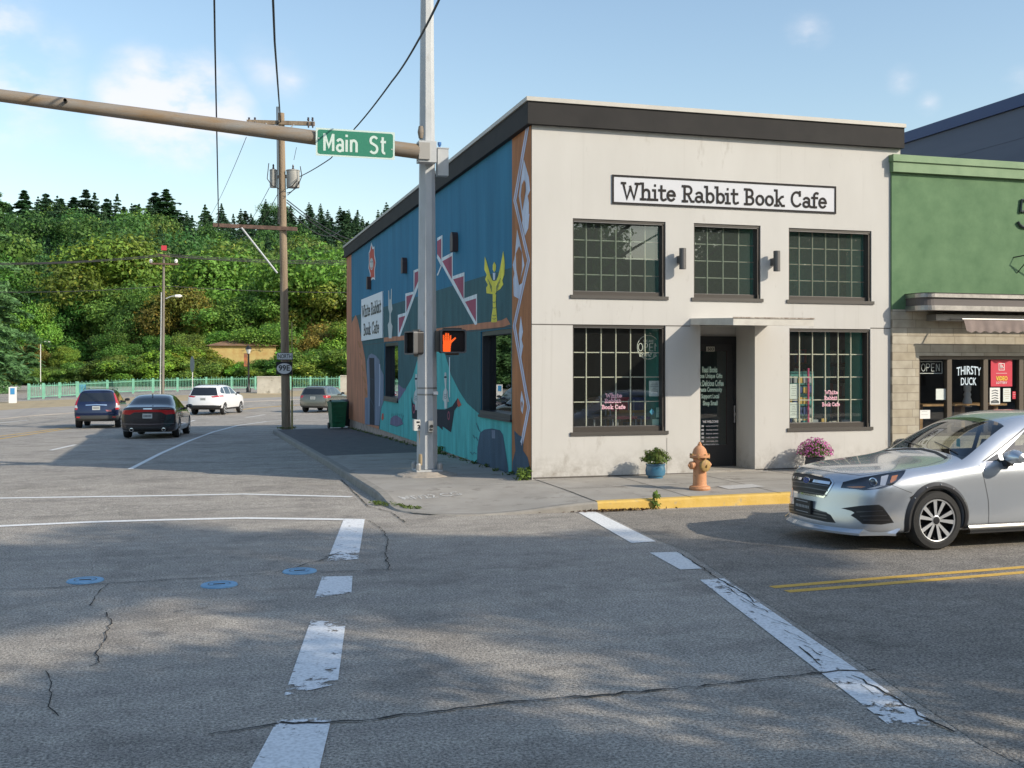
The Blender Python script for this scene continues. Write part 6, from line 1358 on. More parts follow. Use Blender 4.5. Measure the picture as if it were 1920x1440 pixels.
SEDAN = [(0.00, .40, [(.70, .20), (.80, .28), (.83, .48), (.79, .62), (.72, .72), (.64, .78), (.48, .805)], .815, (.03, 0, .03, .05, .07, .12, .17)),
 (0.12, .33, [(.80, .19), (.86, .25), (.89, .48), (.87, .68), (.80, .80), (.70, .845), (.53, .865)], .875, (0, 0, 0, 0, .02, .05, .1)),
 (0.50, .10, [(.84, .18), (.90, .25), (.915, .52), (.895, .76), (.83, .86), (.73, .90), (.56, .92)], .935),
 (0.98, 0, [(.84, .18), (.905, .26), (.92, .55), (.90, .83), (.84, .91), (.74, .945), (.57, .96)], .975),
 (1.38, 0, [(.84, .18), (.905, .26), (.92, .55), (.905, .87), (.85, .95), (.76, .985), (.58, 1.0)], 1.015),
 (1.62, 0, [(.84, .18), (.905, .26), (.92, .55), (.905, .885), (.85, .965), (.77, 1.08), (.62, 1.12)], 1.145),
 (2.20, 0, [(.84, .18), (.905, .26), (.92, .55), (.905, .90), (.85, .975), (.67, 1.37), (.50, 1.43)], 1.45),
 (2.75, 0, [(.84, .18), (.905, .26), (.92, .55), (.905, .91), (.85, .985), (.64, 1.43), (.48, 1.485)], 1.50),
 (3.35, 0, [(.84, .18), (.905, .26), (.92, .56), (.905, .92), (.85, .995), (.63, 1.42), (.47, 1.475)], 1.49),
 (3.80, 0, [(.84, .19), (.905, .27), (.92, .57), (.90, .93), (.84, 1.01), (.65, 1.33), (.50, 1.38)], 1.395),
 (4.30, 0, [(.84, .2), (.90, .28), (.915, .58), (.89, .95), (.82, 1.04), (.70, 1.09), (.55, 1.11)], 1.12),
 (4.66, -.12, [(.80, .24), (.87, .32), (.90, .6), (.87, .94), (.80, 1.03), (.68, 1.06), (.52, 1.075)], 1.08),
 (4.80, -.26, [(.70, .30), (.80, .38), (.84, .6), (.81, .90), (.75, .985), (.64, 1.02), (.50, 1.035)], 1.04, (0, 0, 0, -.02, -.02, -.03, -.05))]
def windows_sedan(c, gl, parent=None, sep=False):
    N_ = lambda cc, n: cc.z > .93
    c.carve('windscreen', [(1.44, -.76), (1.50, .0), (1.44, .76), (2.17, .60), (2.23, 0), (2.17, -.60)], 'top', gl, lambda cc, n: cc.z > .95 and n.z > .15 and n.x < -.1)
    c.carve('rear_window', [(3.82, -.58), (3.78, 0), (3.82, .58), (4.26, .68), (4.26, -.68)], 'top', gl, lambda cc, n: cc.z > .9 and n.z > .1)
    cd = lambda cc, n: n.z < .8 and cc.z > .95
    c.both('front_side_window', [(1.96, .995), (1.96, 1.07), (2.42, 1.345), (2.62, 1.385), (2.88, 1.40), (2.90, 1.0)], 'side', gl, cd); c.both('quarter_glass', [(1.70, .99), (1.91, 1.08), (1.91, .99)], 'side', gl, cd)
    c.both('rear_side_window', [(2.97, 1.0), (2.95, 1.40), (3.35, 1.385), (3.68, 1.29), (3.95, 1.11), (3.9, 1.03)], 'side', gl, cd)
def mirror(c, x, z, yb, m, m2, s_=1):
    for sg in (-1, 1):
        mb = MB(); rings = []
        for t_, w_, h_ in ((0, .02, .03), (.03, .055, .055), (.10, .07, .075), (.17, .07, .07), (.22, .05, .045), (.235, .01, .01)):
            rings.append([(x-c.L/2+w_*s_*math.cos(R(a))*(1.1 if math.cos(R(a)) < 0 else .9), sg*(yb+t_*s_), z+h_*s_*math.sin(R(a))*(1 if math.sin(R(a)) > 0 else .8)) for a in range(0, 360, 30)])
        mb.grid(rings, close_u=True); o = part('wing_mirror', mb, m, c.root, smooth=True); mb = MB(); mb.obox((x-c.L/2+.02, sg*(yb+.0), z-.075), (.05, 0, 0), (0, .05, 0), (0, 0, .035)); part('mirror_foot', mb, m2, o)
        mb = MB(); mb.lathe((x-c.L/2+.055, sg*(yb+.12), z), [(.05, 0), (.05, .008), (.001, .009)], 14, axis=(1, 0, 0)); part('mirror_glass', mb, CGL, o)

# --- silver saloon, front left quarter in view
SIL = car_paint('silver_paint', (.54, .575, .62), .6, .24)
root = thing('silver_car', 'silver saloon car with black wheel arch flares driving in from the right', 'car', (7.13+2.4, 11.39, 0), local=True)
bpy.context.view_layer.update()
HERO = [(s_[0]-.21*(1-s_[0]/.98) if s_[0] < .98 else s_[0],)+s_[1:] for s_ in SEDAN]
HERO = [h_[:2]+([(w_, z_*(1+.035*max(0, z_-.95)/.5)) for w_, z_ in h_[2]], h_[3]*(1+.035*max(0, h_[3]-.95)/.5))+h_[4:] for h_ in HERO]
c = Car(root, HERO, 4.80, SIL, (.99, 3.74), .341, level=3)
C8 = lambda x, y: (1440+x/4, 740+y/4)
K8 = lambda pts: [C8(*p) for p in pts]
fr_ = lambda cc, n: cc.x < -1.2 and n.x < .1
gr = c.carve('grille', K8([(185, 602), (205, 583), (330, 598), (470, 628), (490, 662), (455, 720), (420, 768), (310, 750), (200, 728), (183, 700)]), 'cam', mat('grille_black', (.012, .012, .013), .5), fr_)
hl = c.both('headlight', K8([(545, 700), (562, 655), (700, 622), (860, 592), (1034, 563), (1022, 592), (1000, 622), (965, 655), (930, 680), (850, 705), (720, 718), (640, 708)]), 'cam', glass_mat('headlight_glass', (.9, .92, .95), .8), lambda cc, n: cc.x < -1.0)
fg = c.both('fog_vent', K8([(548, 852), (700, 832), (832, 825), (862, 842), (905, 900), (945, 960), (850, 975), (710, 970), (660, 930), (620, 905), (648, 886), (625, 872)]), 'cam', TRIM, lambda cc, n: cc.x < -1.2)
li = c.carve('lower_grille', K8([(150, 815), (220, 822), (330, 850), (430, 882), (470, 902), (508, 962), (440, 955), (300, 925), (165, 885)]), 'cam', mat('grille_black', (0, 0, 0)), fr_)
windows_sedan(c, glass_mat('car_glass', (.70, .74, .72), 1.2))
bodyo = c.finish()
c.seam(K8([(185, 602), (205, 583), (330, 598), (470, 628), (490, 662), (455, 720), (420, 768), (310, 750), (200, 728), (183, 700), (185, 602)]), 'cam', .022, m=CHR, name='grille_surround', off=.006, parent=gr)
for k_ in range(4):
    y0 = 618+k_*33; c.seam(K8([(192, y0), (300, y0+12), (470-k_*10, y0+38)]), 'cam', .012, m=mat('grille_bar', (.10, .10, .11), .3, metal=.7), name='grille_bar', off=.012, parent=gr)
c.seam(K8([(195, 622), (260, 635)]), 'cam', .035, m=CHR, name='grille_wing', off=.016, parent=gr); c.seam(K8([(345, 650), (470, 668)]), 'cam', .035, m=CHR, name='grille_wing', off=.016, parent=gr)
def disc_on(c, px, py, ra, rb, m, name, off, parent, th=.01, axis=None):
    W_ = c.root.matrix_basis.inverted(); h = c.hit(W_ @ CO, W_.to_3x3() @ ray(px, py)); n = Vector((-1, 0, .12)).normalized(); u_ = Vector((0, 1, 0)); v_ = n.cross(u_).normalized(); p = h[0]+n*off
    mb = MB(); P = [p+u_*ra*math.cos(R(a))+v_*rb*math.sin(R(a)) for a in range(0, 360, 18)]; mb.prism(P, n*th); return part(name, mb, m, parent), p+n*th, u_, v_, n
em, p, u_, v_, n_ = disc_on(c, 1514.5, 900.5, .068, .042, CHR, 'badge', .012, gr); mb = MB(); mb.prism([p+u_*.06*math.cos(R(a))+v_*.035*math.sin(R(a)) for a in range(0, 360, 18)], n_*.003); part('badge_face', mb, mat('badge_blue', (.02, .05, .25), .2, coat=1), em)
mb = MB(); q = p+n_*.004
for a_, b_, s_ in ((-.03, .004, .014), (-.004, .013, .007), (.02, .008, .007), (.0, -.01, .007), (.027, -.008, .007), (.012, -.02, .006)):
    cc = q+u_*(-a_)+v_*(-b_); mb.face([cc+u_*s_*(1 if k % 2 == 0 else .4)*math.cos(k*math.pi/4)+v_*s_*(1 if k % 2 == 0 else .4)*math.sin(k*math.pi/4) for k in range(8)])
part('badge_stars', mb, CHR, em)
# number plate frame
W_ = c.root.matrix_basis.inverted(); pl = []
for px, py in K8([(222, 770), (340, 795), (332, 895), (218, 870)]):
    h = c.hit(W_ @ CO, W_.to_3x3() @ ray(px, py)); pl += [h[0]] if h[0] is not None else []
xm = min(p.x for p in pl)-.015; mb = MB(); yy = [p.y for p in pl]; zz_ = [p.z for p in pl]; ya, yb_, za_, zb3 = min(yy), max(yy), min(zz_), max(zz_)
mb.box((xm-.01, ya, za_), (xm+.02, yb_, zb3)); npn = part('number_plate', mb, TRIM, c.root)


mb = MB()
for k_ in range(9): y = ya+(yb_-ya)*(.1+.09*k_); mb.box((xm-.0115, y, (za_+zb3)/2-.016), (xm-.0105, y+.02, (za_+zb3)/2+.016))
mb.box((xm-.0115, ya+.06, zb3-.025), (xm-.0105, yb_-.06, zb3-.015)); mb.box((xm-.0115, ya+.05, za_+.012), (xm-.0105, yb_-.05, za_+.02)); part('plate_mark', mb, mat('plate_grey', (.35, .35, .35), .5), npn)
for y0 in (835, 858, 880): c.seam(K8([(160, y0-8), (300, y0+22), (440, y0+50)]), 'cam', .012, m=mat('grille_bar', (0, 0, 0)), name='grille_bar', off=.004, parent=li)
for a_, b_ in (((665, 880), (860, 870)), ((690, 912), (890, 905)), ((715, 940), (910, 940))): c.seam(K8([a_, b_]), 'cam', .012, sides=(-1, 1), m=mat('grille_bar', (0, 0, 0)), name='vent_bar', off=.004)
# lamp internals behind the lens
for sg in (-1, 1):
    X0 = -2.4
    mb = MB(); mb.mi = 0
    hlo = hl[0 if sg < 0 else 1]
    vs = [v.co for v in hlo.data.vertices]; cxv = sum((v for v in vs), Vector())/len(vs)
    src = hlo.data; k = 0
    mb.v = [tuple(v.co+Vector((.05, -sg*.04, -.004))) for v in src.vertices]; mb.f = [tuple(p.vertices) for p in src.polygons]; mb.m = [0]*len(mb.f); part('lamp_housing', mb, mat('lamp_housing', (.045, .05, .06), .35, metal=.4), hlo)
    def on_lens(px, py, back):
        W_ = c.root.matrix_basis.inverted(); o_ = W_ @ CO; d_ = W_.to_3x3() @ ray(*C8(px, py)); h = c.hit(o_, d_); p = h[0]+d_.normalized()*back; return Vector((p.x, p.y*(-sg) if sg > 0 else p.y, p.z))
    mb = MB(); p = on_lens(790, 655, .012); mb.lathe(p, [(.05, 0), (.052, .01), (.04, .015)], 20, axis=(-.9, sg*.42, 0)); lm = part('projector_ring', mb, CHR, hlo); mb = MB(); mb.lathe(p, [(.04, .005), (.03, .018), (.001, .024)], 16, axis=(-.9, sg*.42, 0)); part('projector_lens', mb, mat('lens_dark', (.05, .06, .08), .05, coat=1), lm, smooth=True)
    mb = MB(); 
    for pts, mm_ in (([(590, 690), (640, 700), (700, 700), (735, 690), (700, 684), (640, 686)], 0), ([(930, 610), (975, 600), (960, 640), (925, 662), (915, 655)], 0), ([(850, 612), (905, 600), (880, 680), (800, 705), (740, 706), (840, 680)], 1)):
        mb.mi = mm_; mb.face([on_lens(x, y, .008) for x, y in pts])
    part('lamp_reflector', mb, [AMB, CLRL], hlo)
# seams, handles, flares
c.seam(K8([(232, 540), (330, 555), (520, 585), (690, 606), (850, 588), (1035, 558), (1200, 528), (1320, 490), (1352, 452)]), 'cam', .007, sides=(-1,)); c.seam(K8([(932, 680), (1080, 738)]), 'cam', .006, sides=(-1, 1))
c.seam([(1.60, .955), (1.63, .80), (1.68, .55), (1.70, .28)], 'side', .007, sides=(-1, 1)); c.seam([(1.70, .28), (2.85, .27)], 'side', .007, sides=(-1, 1)); c.seam([(2.86, .98), (2.90, .7), (2.88, .27)], 'side', .007, sides=(-1, 1)); c.seam([(3.78, 1.02), (3.62, .75), (3.35, .5), (3.30, .27)], 'side', .006, sides=(-1, 1)); c.seam([(2.93, .98), (2.93, 1.41)], 'side', .05, sides=(-1, 1), name='door_pillar')
c.seam([(1.66, .985), (2.4, .985), (3.9, 1.02)], 'side', .012, sides=(-1, 1), m=CHR, name='belt_trim', off=.003)
c.seam([(1.66, .985), (1.87, 1.085), (2.42, 1.365), (2.64, 1.405), (2.95, 1.418), (3.35, 1.405), (3.7, 1.31), (3.95, 1.12)], 'side', .014, sides=(-1, 1), m=BLACK, name='window_seal', off=.002)
c.seam([(1.36, -.6), (1.44, -.3), (1.47, 0), (1.44, .3), (1.36, .6)], 'top', .04, sides=(-1,), name='wiper_cowl', off=.004)
for sg in (-1,): 
    for a_, b_ in (((1.50, -.62), (1.62, -.05)), ((1.50, .05), (1.62, .55))): c.seam([a_, b_], 'top', .014, sides=(-1,), name='wiper', off=.012)
for ax in (.99, 3.74):
    for sg in (-1, 1):
        mb = MB(); rows = []
        for a in range(-22, 203, 5):
            ca_, sa = math.cos(R(a)), math.sin(R(a)); r0, r1 = .362, .43; x0 = ax-2.4
            def yat(rad):
                h = c.hit((x0+rad*ca_, 3*sg, .351+rad*sa), (0, -sg, 0)); return abs(h[0].y) if h[0] is not None and abs(h[0].y) > .75 else None
            y1 = yat(r1) or .89
            rows.append([(x0+r0*ca_, sg*(y1-.03), .351+r0*sa), (x0+r0*ca_, sg*(y1+.028), .351+r0*sa), (x0+(r0+.03)*ca_, sg*(y1+.034), .351+(r0+.03)*sa), (x0+r1*ca_, sg*(y1+.004), .351+r1*sa)])
        mb.grid(rows); fl = part('arch_flare', mb, mat('flare_black', (.03, .03, .032), .45), c.root, smooth=True)
        mb = MB()
        for a in (30, 60, 85, 112, 140): mb.lathe((ax-2.4+.405*math.cos(R(a)), sg*(.925), .351+.405*math.sin(R(a))), [(.008, 0), (.006, .012), (.001, .013)], 6, axis=(0, sg, 0))
        part('flare_bolt', mb, RIM, fl)
        wheel(c.root, ax-2.4, sg*.80, .341, .225, sg, True, .70)
# side skirt, front lip
mb = MB()
for sg in (-1, 1): mb = MB(); mb.grid([[(x-2.4, sg*y, z) for x in (1.40, 2.4, 3.36)] for y, z in ((.86, .29), (.925, .27), (.955, .215), (.95, .18), (.84, .165))]); part('side_skirt', mb, SIL, c.root, smooth=True)
lip = [[], [], [], []]
for a in np.linspace(-1, 1, 31):
    y = a*.90; h = c.hit((-5, y*.985, .30), (1, 0, 0)); x = h[0].x if h[0] is not None else -2.0
    if abs(a) > .93: x = -2.02+(abs(a)-.93)*1.5
    lip[0].append((x+.03, y, .27)); lip[1].append((x-.045, y*1.01, .215)); lip[2].append((x-.04, y*1.01, .19)); lip[3].append((x+.2, y, .175))
mb = MB(); mb.grid(lip); part('front_lip', mb, SIL, c.root, smooth=True)
mirror(c, 1.95, 1.045, .89, SIL, TRIM, 1.25)
for sg in (-1, 1):
    mb = MB(); mb.tube([(2.70-2.4, sg*.915, .845), (2.64-2.4, sg*.945, .85), (2.54-2.4, sg*.945, .85), (2.49-2.4, sg*.915, .845)], .014, 8); part('door_handle', mb, SIL, c.root, smooth=True)
q = (.52-2.4); mb = MB(); h = c.hit((.66-2.4, -3, .62), (0, 1, 0)); mb.obox(h[0]+Vector((0, -.004, 0)), (.022, 0, .012), (0, .004, 0), (-.008, 0, .012)); part('side_marker', mb, TRIM, c.root)
# cabin: floor, dashboard, seats, wheel, hanging tag
INT = mat('cabin_dark', (.035, .036, .038), .8); SEAT = mat('seat_grey', (.10, .10, .10), .8)
mb = MB(); mb.box((1.3-2.4, -.8, .25), (4.2-2.4, .8, .35)); part('cabin_floor', mb, INT, c.root)
mb = MB(); mb.prism([(1.40-2.4, -.8, .97), (1.55-2.4, -.8, 1.0), (2.05-2.4, -.8, .98), (2.1-2.4, -.8, .7), (1.40-2.4, -.8, .6)], (0, 1.6, 0)); part('dashboard', mb, INT, c.root)
def seat(x, y):
    mb = MB(); mb.box((x-2.4, y-.26, .45), (x+.5-2.4, y+.26, .62)); mb.prism([(x+.45-2.4, y-.25, .55), (x+.60-2.4, y-.25, .55), (x+.80-2.4, y-.22, 1.12), (x+.70-2.4, y-.22, 1.14)], (0, .5, 0)); mb.prism([(x+.70-2.4, y-.13, 1.14), (x+.78-2.4, y-.13, 1.14), (x+.83-2.4, y-.12, 1.32), (x+.75-2.4, y-.12, 1.33)], (0, .26, 0)); part('seat', mb, SEAT, c.root)
seat(2.2, -.38); seat(2.2, .38)
mb = MB(); mb.box((3.2-2.4, -.65, .45), (3.7-2.4, .65, .65)); mb.prism([(3.6-2.4, -.65, .6), (3.75-2.4, -.65, .6), (3.95-2.4, -.6, 1.1), (3.85-2.4, -.6, 1.12)], (0, 1.25, 0)); part('seat', mb, SEAT, c.root, label='rear bench seat')
mb = MB(); p = Vector((2.18-2.4, -.38, .93)); mb.tube([p+Vector((.05*math.cos(R(a)), .18*math.sin(R(a)), .18*math.cos(R(a)))) for a in range(0, 361, 20)], .014, 6, caps=False); mb.tube([p+Vector((0, -.17, 0)), p+Vector((0, .17, 0))], .02, 6); part('steering_wheel', mb, TRIM, c.root)
mb = MB(); mb.box((1.98-2.4, -.11, 1.285), (2.01-2.4, .11, 1.345)); part('inner_mirror', mb, TRIM, c.root); mb = MB(); mb.prism([(2.0-2.4, -.03, 1.2), (2.0-2.4, .03, 1.2), (2.0-2.4, .035, 1.1), (2.0-2.4, -.035, 1.1)], (.004, 0, 0)); part('air_freshener', mb, mat('tag_green', (.05, .35, .2), .6), c.root)
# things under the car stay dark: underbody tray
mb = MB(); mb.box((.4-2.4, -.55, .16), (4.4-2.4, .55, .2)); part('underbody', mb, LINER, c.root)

# --- dark saloon, rear in view
def place(px, py, D, L_, ang, name, lab):
    P = at(px, py, D); h = Vector((math.sin(ang), math.cos(ang), 0)); P2 = P+h*L_/2; th = math.atan2(-h.y, -h.x)
    t = thing(name, lab, 'car', (P2.x, P2.y, zr(P2.y)+.01), local=True, rz=th-math.pi if False else math.atan2(-(-h.y), -(-h.x))+math.pi)
    return t
# local -x is the nose: rotate so that (-1,0) points along the heading
def place(px, D, L_, ang, name, lab):
    P = CO+ray(px, 700)*D; h = Vector((math.sin(ang), math.cos(ang), 0)); P2 = P+h*L_/2; th = math.atan2(h.y, h.x)-math.pi
    t = thing(name, lab, 'car', (P2.x, P2.y, zr(P2.y)+.01), local=True, rz=th); t.rotation_euler = (0, math.atan((zr(P2.y)-zr(P2.y-2))/2), th); bpy.context.view_layer.update(); return t
def rear_c(zmin=0): return lambda cc, n: n.x > .12 and cc.z > zmin
DKP = car_paint('dark_plum_paint', (.045, .04, .045), .5, .2)
root = place(276, 36.2, 4.8, R(6.5), 'dark_car', 'dark grey saloon car with a full-width red tail light bar driving away')
c = Car(root, SEDAN, 4.80, DKP, (.99, 3.74), .34, level=2)
windows_sedan(c, CGL)
c.carve('tail_light', [(-.86, .955), (0, .975), (.86, .955), (.88, .83), (.58, .80), (.44, .885), (0, .90), (-.44, .885), (-.58, .80), (-.88, .83)], 'rear', REDL, lambda cc, n: cc.x > 1.95)
c.carve('bumper_insert', [(-.74, .40), (.74, .40), (.6, .24), (-.6, .24)], 'rear', TRIM, rear_c())
c.finish()
def hplate(c, z, w_=.31, h_=.16, m=None, x=None):
    h = c.hit((5, 0, z), (-1, 0, 0)); mb = MB(); mb.box((h[0].x, -w_/2, z-h_/2), (h[0].x+.012, w_/2, z+h_/2)); o = part('number_plate', mb, m or mat('plate_pale', (.5, .52, .5), .5), c.root)
    mb = MB(); 
    for k_ in range(6): mb.box((h[0].x+.012, -w_*.4+k_*w_*.14, z-.03), (h[0].x+.0135, -w_*.4+k_*w_*.14+.03, z+.035))
    part('plate_mark', mb, INK, o)
hplate(c, .76); c.seam([(-.52, .64), (-.3, .60), (0, .59), (.3, .60), (.52, .64)], 'rear', .012, name='boot_seam'); c.seam([(-.84, .50), (0, .48), (.84, .50)], 'rear', .03, m=mat('bumper_strip_grey', (.16, .14, .15), .25, metal=.6), name='bumper_strip'); c.seam([(-.14, 1.0), (.14, 1.0)], 'rear', .03, m=CHR, name='boot_badge')  # paler metallic strip runs across the rear bumper
for sg in (-1, 1): mb = MB(); mb.lathe((2.28, sg*.52, .30), [(.06, 0), (.065, .06), (.045, .062), (.04, 0)], 12, axis=(1, 0, 0)); part('exhaust', mb, CHR, c.root)
for ax in (.99, 3.74):
    for sg in (-1, 1): wheel(c.root, ax-2.4, sg*.80, .34, .22, sg)
mirror(c, 1.92, 1.045, .90, DKP, TRIM); mb = MB(); mb.prism([(3.55-2.4, -.01, 1.46), (3.72-2.4, -.01, 1.42), (3.70-2.4, -.01, 1.49)], (0, .02, 0)); part('aerial', mb, TRIM, c.root)
# --- sport utility cars
SUV = [(0.0, .30, [(.68, .28), (.76, .36), (.80, .58), (.76, .82), (.70, .92), (.62, .97), (.5, .99)], 1.0, (0, 0, 0, .02, .05, .1, .15)),
 (.14, .26, [(.78, .26), (.84, .34), (.88, .6), (.84, .88), (.78, .98), (.68, 1.02), (.53, 1.04)], 1.05),
 (.50, .08, [(.81, .26), (.87, .35), (.90, .62), (.87, .94), (.81, 1.03), (.71, 1.06), (.55, 1.08)], 1.09),
 (.92, 0, [(.82, .26), (.88, .36), (.905, .65), (.89, .99), (.83, 1.06), (.73, 1.10), (.56, 1.12)], 1.13),
 (1.28, 0, [(.82, .26), (.88, .36), (.905, .65), (.89, 1.02), (.84, 1.10), (.76, 1.14), (.58, 1.17)], 1.18),
 (1.90, 0, [(.82, .26), (.88, .36), (.905, .66), (.89, 1.04), (.84, 1.12), (.70, 1.50), (.52, 1.59)], 1.61),
 (2.50, 0, [(.82, .26), (.88, .36), (.905, .66), (.89, 1.05), (.84, 1.13), (.68, 1.59), (.5, 1.66)], 1.68),
 (3.40, 0, [(.82, .26), (.88, .36), (.905, .67), (.89, 1.06), (.84, 1.14), (.68, 1.59), (.5, 1.66)], 1.675),
 (3.95, 0, [(.82, .28), (.88, .38), (.905, .68), (.89, 1.07), (.84, 1.15), (.68, 1.57), (.51, 1.635)], 1.65),
 (4.40, -.06, [(.80, .32), (.87, .42), (.90, .7), (.88, 1.05), (.83, 1.14), (.69, 1.52), (.53, 1.60)], 1.61, (0, 0, 0, -.02, -.05, -.2, -.22)),
 (4.55, -.14, [(.74, .38), (.84, .46), (.885, .7), (.86, 1.02), (.81, 1.11), (.68, 1.48), (.54, 1.56)], 1.57, (0, 0, 0, -.05, -.10, -.28, -.30))]
def suv(root, paint, sc_, tail, plate_z, lower, low_z=.52, glass=((-.60, 1.50), (.60, 1.50), (.73, 1.13), (-.73, 1.13)), clearlow=None):
    st = [tuple([s[0]*sc_[0], s[1]]+[[(w_*sc_[1], z*sc_[2]) for w_, z in s[2]], s[3]*sc_[2]]+list(s[4:])) for s in SUV]; L_ = 4.55*sc_[0]; fz_ = sc_[2]; fx_ = sc_[0]
    c = Car(root, st, L_, paint, (.92*fx_, 3.58*fx_), .345, level=2, well=.38)
    c.carve('rear_window', [(y*sc_[1], z*fz_) for y, z in glass], 'rear', CGL, lambda cc, n: cc.x > L_*.3 and n.x > .1)
    for pts, m_ in tail: c.both('tail_light', [(y*sc_[1], z*fz_) for y, z in pts], 'rear', m_, lambda cc, n: cc.x > L_*.33)
    cd = lambda cc, n: n.z < .8 and cc.z > 1.0*fz_
    c.both('front_side_window', [(x*fx_, z*fz_) for x, z in [(1.68, 1.14), (2.1, 1.47), (2.50, 1.55), (2.52, 1.14)]], 'side', CGL, cd); c.both('rear_side_window', [(x*fx_, z*fz_) for x, z in [(2.58, 1.14), (2.57, 1.555), (3.35, 1.55), (3.40, 1.16)]], 'side', CGL, cd)
    c.both('quarter_window', [(x*fx_, z*fz_) for x, z in [(3.48, 1.17), (3.45, 1.54), (3.75, 1.50), (4.05, 1.32), (4.02, 1.2)]], 'side', CGL, cd)
    c.carve('windscreen', [(1.34*fx_, -.74), (1.40*fx_, 0), (1.34*fx_, .74), (1.92*fx_, .62), (1.97*fx_, 0), (1.92*fx_, -.62)], 'top', CGL, lambda cc, n: cc.z > 1.0)
    if lower: c.carve('rear_bumper', [(-1.1, .1), (1.1, .1), (1.1, low_z), (.6, low_z+.03), (-.6, low_z+.03), (-1.1, low_z)], 'rear', lower, lambda cc, n: cc.x > L_*.40 and n.x > -.5); c.both('side_cladding', [(0, .1), (L_*.99, .1), (L_*.99, .40), (0, .40)], 'side', lower, lambda cc, n: abs(cc.x) < L_*.47)
    c.finish(); hplate(c, plate_z)
    for ax in (.92*fx_, 3.58*fx_):
        for sg in (-1, 1): wheel(c.root, ax-L_/2, sg*.79*sc_[1], .345, .23, sg)
    mirror(c, 1.75*fx_, 1.17*fz_, .88*sc_[1], paint if lower else TRIM, TRIM)
    for sg in (-1, 1): mb = MB(); mb.tube([(1.9*fx_-L_/2, sg*.58, 1.60*fz_), (2.0*fx_-L_/2, sg*.58, 1.69*fz_), (3.6*fx_-L_/2, sg*.58, 1.70*fz_), (3.8*fx_-L_/2, sg*.58, 1.62*fz_)], .018, 6); part('roof_rail', mb, TRIM, c.root, smooth=True)
    return c
NAVY = car_paint('navy_paint', (.012, .022, .07), .4, .2); WHT = car_paint('white_paint', (.80, .80, .80), 0, .3); SAGE = car_paint('sage_grey_paint', (.17, .17, .145), .6, .25)
root = place(180, 45.5, 4.55, R(1.9), 'navy_car', 'navy blue sport utility car with tall red tail lights driving away on the left')
c = suv(root, NAVY, (1, 1, 1), [([(.66, 1.50), (.75, 1.47), (.80, 1.25), (.93, 1.0), (.93, .98), (.78, .98), (.76, 1.12)], REDL), ([(.78, .98), (.95, .98), (.95, .88), (.74, .86)], CLRL), ([(.74, .86), (.95, .88), (.95, .80), (.76, .78)], REDL)], .86, mat('bumper_grey', (.05, .052, .05), .5))
c.seam([(-.42, .98), (0, 1.0), (.42, .98)], 'rear', .045, m=CHR, name='tailgate_trim', off=.01); mb = MB(); h = c.hit((5, .45, .74), (-1, 0, 0)); mb.box((h[0].x, .32, .71), (h[0].x+.006, .60, .78)); part('bumper_sticker', mb, mat('sticker_pink', (.6, .2, .2), .5), c.root)
c.seam([(-.35, 1.17), (.1, 1.14)], 'rear', .02, name='wiper', off=.01)
for sg in (-1, 1): mb = MB(); h = c.hit((5, sg*.68, .48), (-1, 0, 0)); mb.box((h[0].x-.01, sg*.68-.1, .45), (h[0].x+.01, sg*.68+.1, .50)); part('reflector', mb, REDL, c.root)
root = place(380, 62.5, 5.1, R(20), 'white_car', 'large white sport utility car driving away round the bend')
c = suv(root, WHT, (1.12, 1.08, 1.05), [([(.42, 1.04), (.93, 1.10), (.95, 1.02), (.5, .97)], REDL)], .93, TRIM, .55, glass=((-.62, 1.52), (.62, 1.52), (.76, 1.08), (-.76, 1.08)))
root = place(586, 66.0, 4.7, R(25), 'grey_car', 'sage grey estate-like car with red tail lights driving away behind the green bin')
c = suv(root, SAGE, (1.04, 1.0, .98), [([(.60, 1.06), (.93, 1.09), (.95, .94), (.72, .90)], REDL)], .90, mat('bumper_grey', (0, 0, 0)), .40)
# ------------------------------------------------------------------ far roadside
FG = mat('fence_green', (.18, .42, .30), .6, var=.15, vs=2)
def fence(pts, lab, npost):
    """pts: (px, base y, top y); posts at equal steps, panels of pickets between"""
    P = []
    for px, yb, yt in pts:
        b = gpt(px, yb); D = (b-CO).dot(FW); t_ = at(px, yt, D); P.append((Vector((b.x, b.y, zr(b.y)+.05)), t_.z))
    def at_t(t):
        t *= len(P)-1; i = min(int(t), len(P)-2); f = t-i; return P[i][0].lerp(P[i+1][0], f), P[i][1]+(P[i+1][1]-P[i][1])*f
    T = thing('metal_fence', lab, 'fence', tuple(P[0][0]))
    for i in range(npost):
        b, zt_ = at_t(i/(npost-1)); mb = MB(); mb.box((b.x-.09, b.y-.09, b.z-.1), (b.x+.09, b.y+.09, zt_+.08)); part('post', mb, FG, T)
    for i in range(npost-1):
        a, za_ = at_t(i/(npost-1)); b, zb3 = at_t((i+1)/(npost-1)); mb = MB(); n = max(4, int((b-a).length/.17))
        for k in range(1, n):
            q = a.lerp(b, k/n); z = za_+(zb3-za_)*k/n; mb.box((q.x-.018, q.y-.018, q.z+.1), (q.x+.018, q.y+.018, z+.1 if k % 3 == 0 else z))
        for f in (.12, .86): mb.tube([Vector((a.x, a.y, a.z+(za_-a.z)*f)), Vector((b.x, b.y, b.z+(zb3-b.z)*f))], .035, 4)
        part('picket_panel', mb, FG, T)
fence([(54, 749.5, 721), (95, 747, 719.5), (145, 744.5, 717)], 'pale green metal picket fence section on the far left of the verge', 4)
fence([(146, 744, 717), (240, 738, 712), (305, 735, 710), (400, 732, 708), (479, 730.5, 707)], 'long pale green metal picket fence behind the white car', 8)
fence([(545, 730, 707), (600, 729, 707), (637, 728.5, 707)], 'pale green metal picket fence right of the near utility pole', 4)
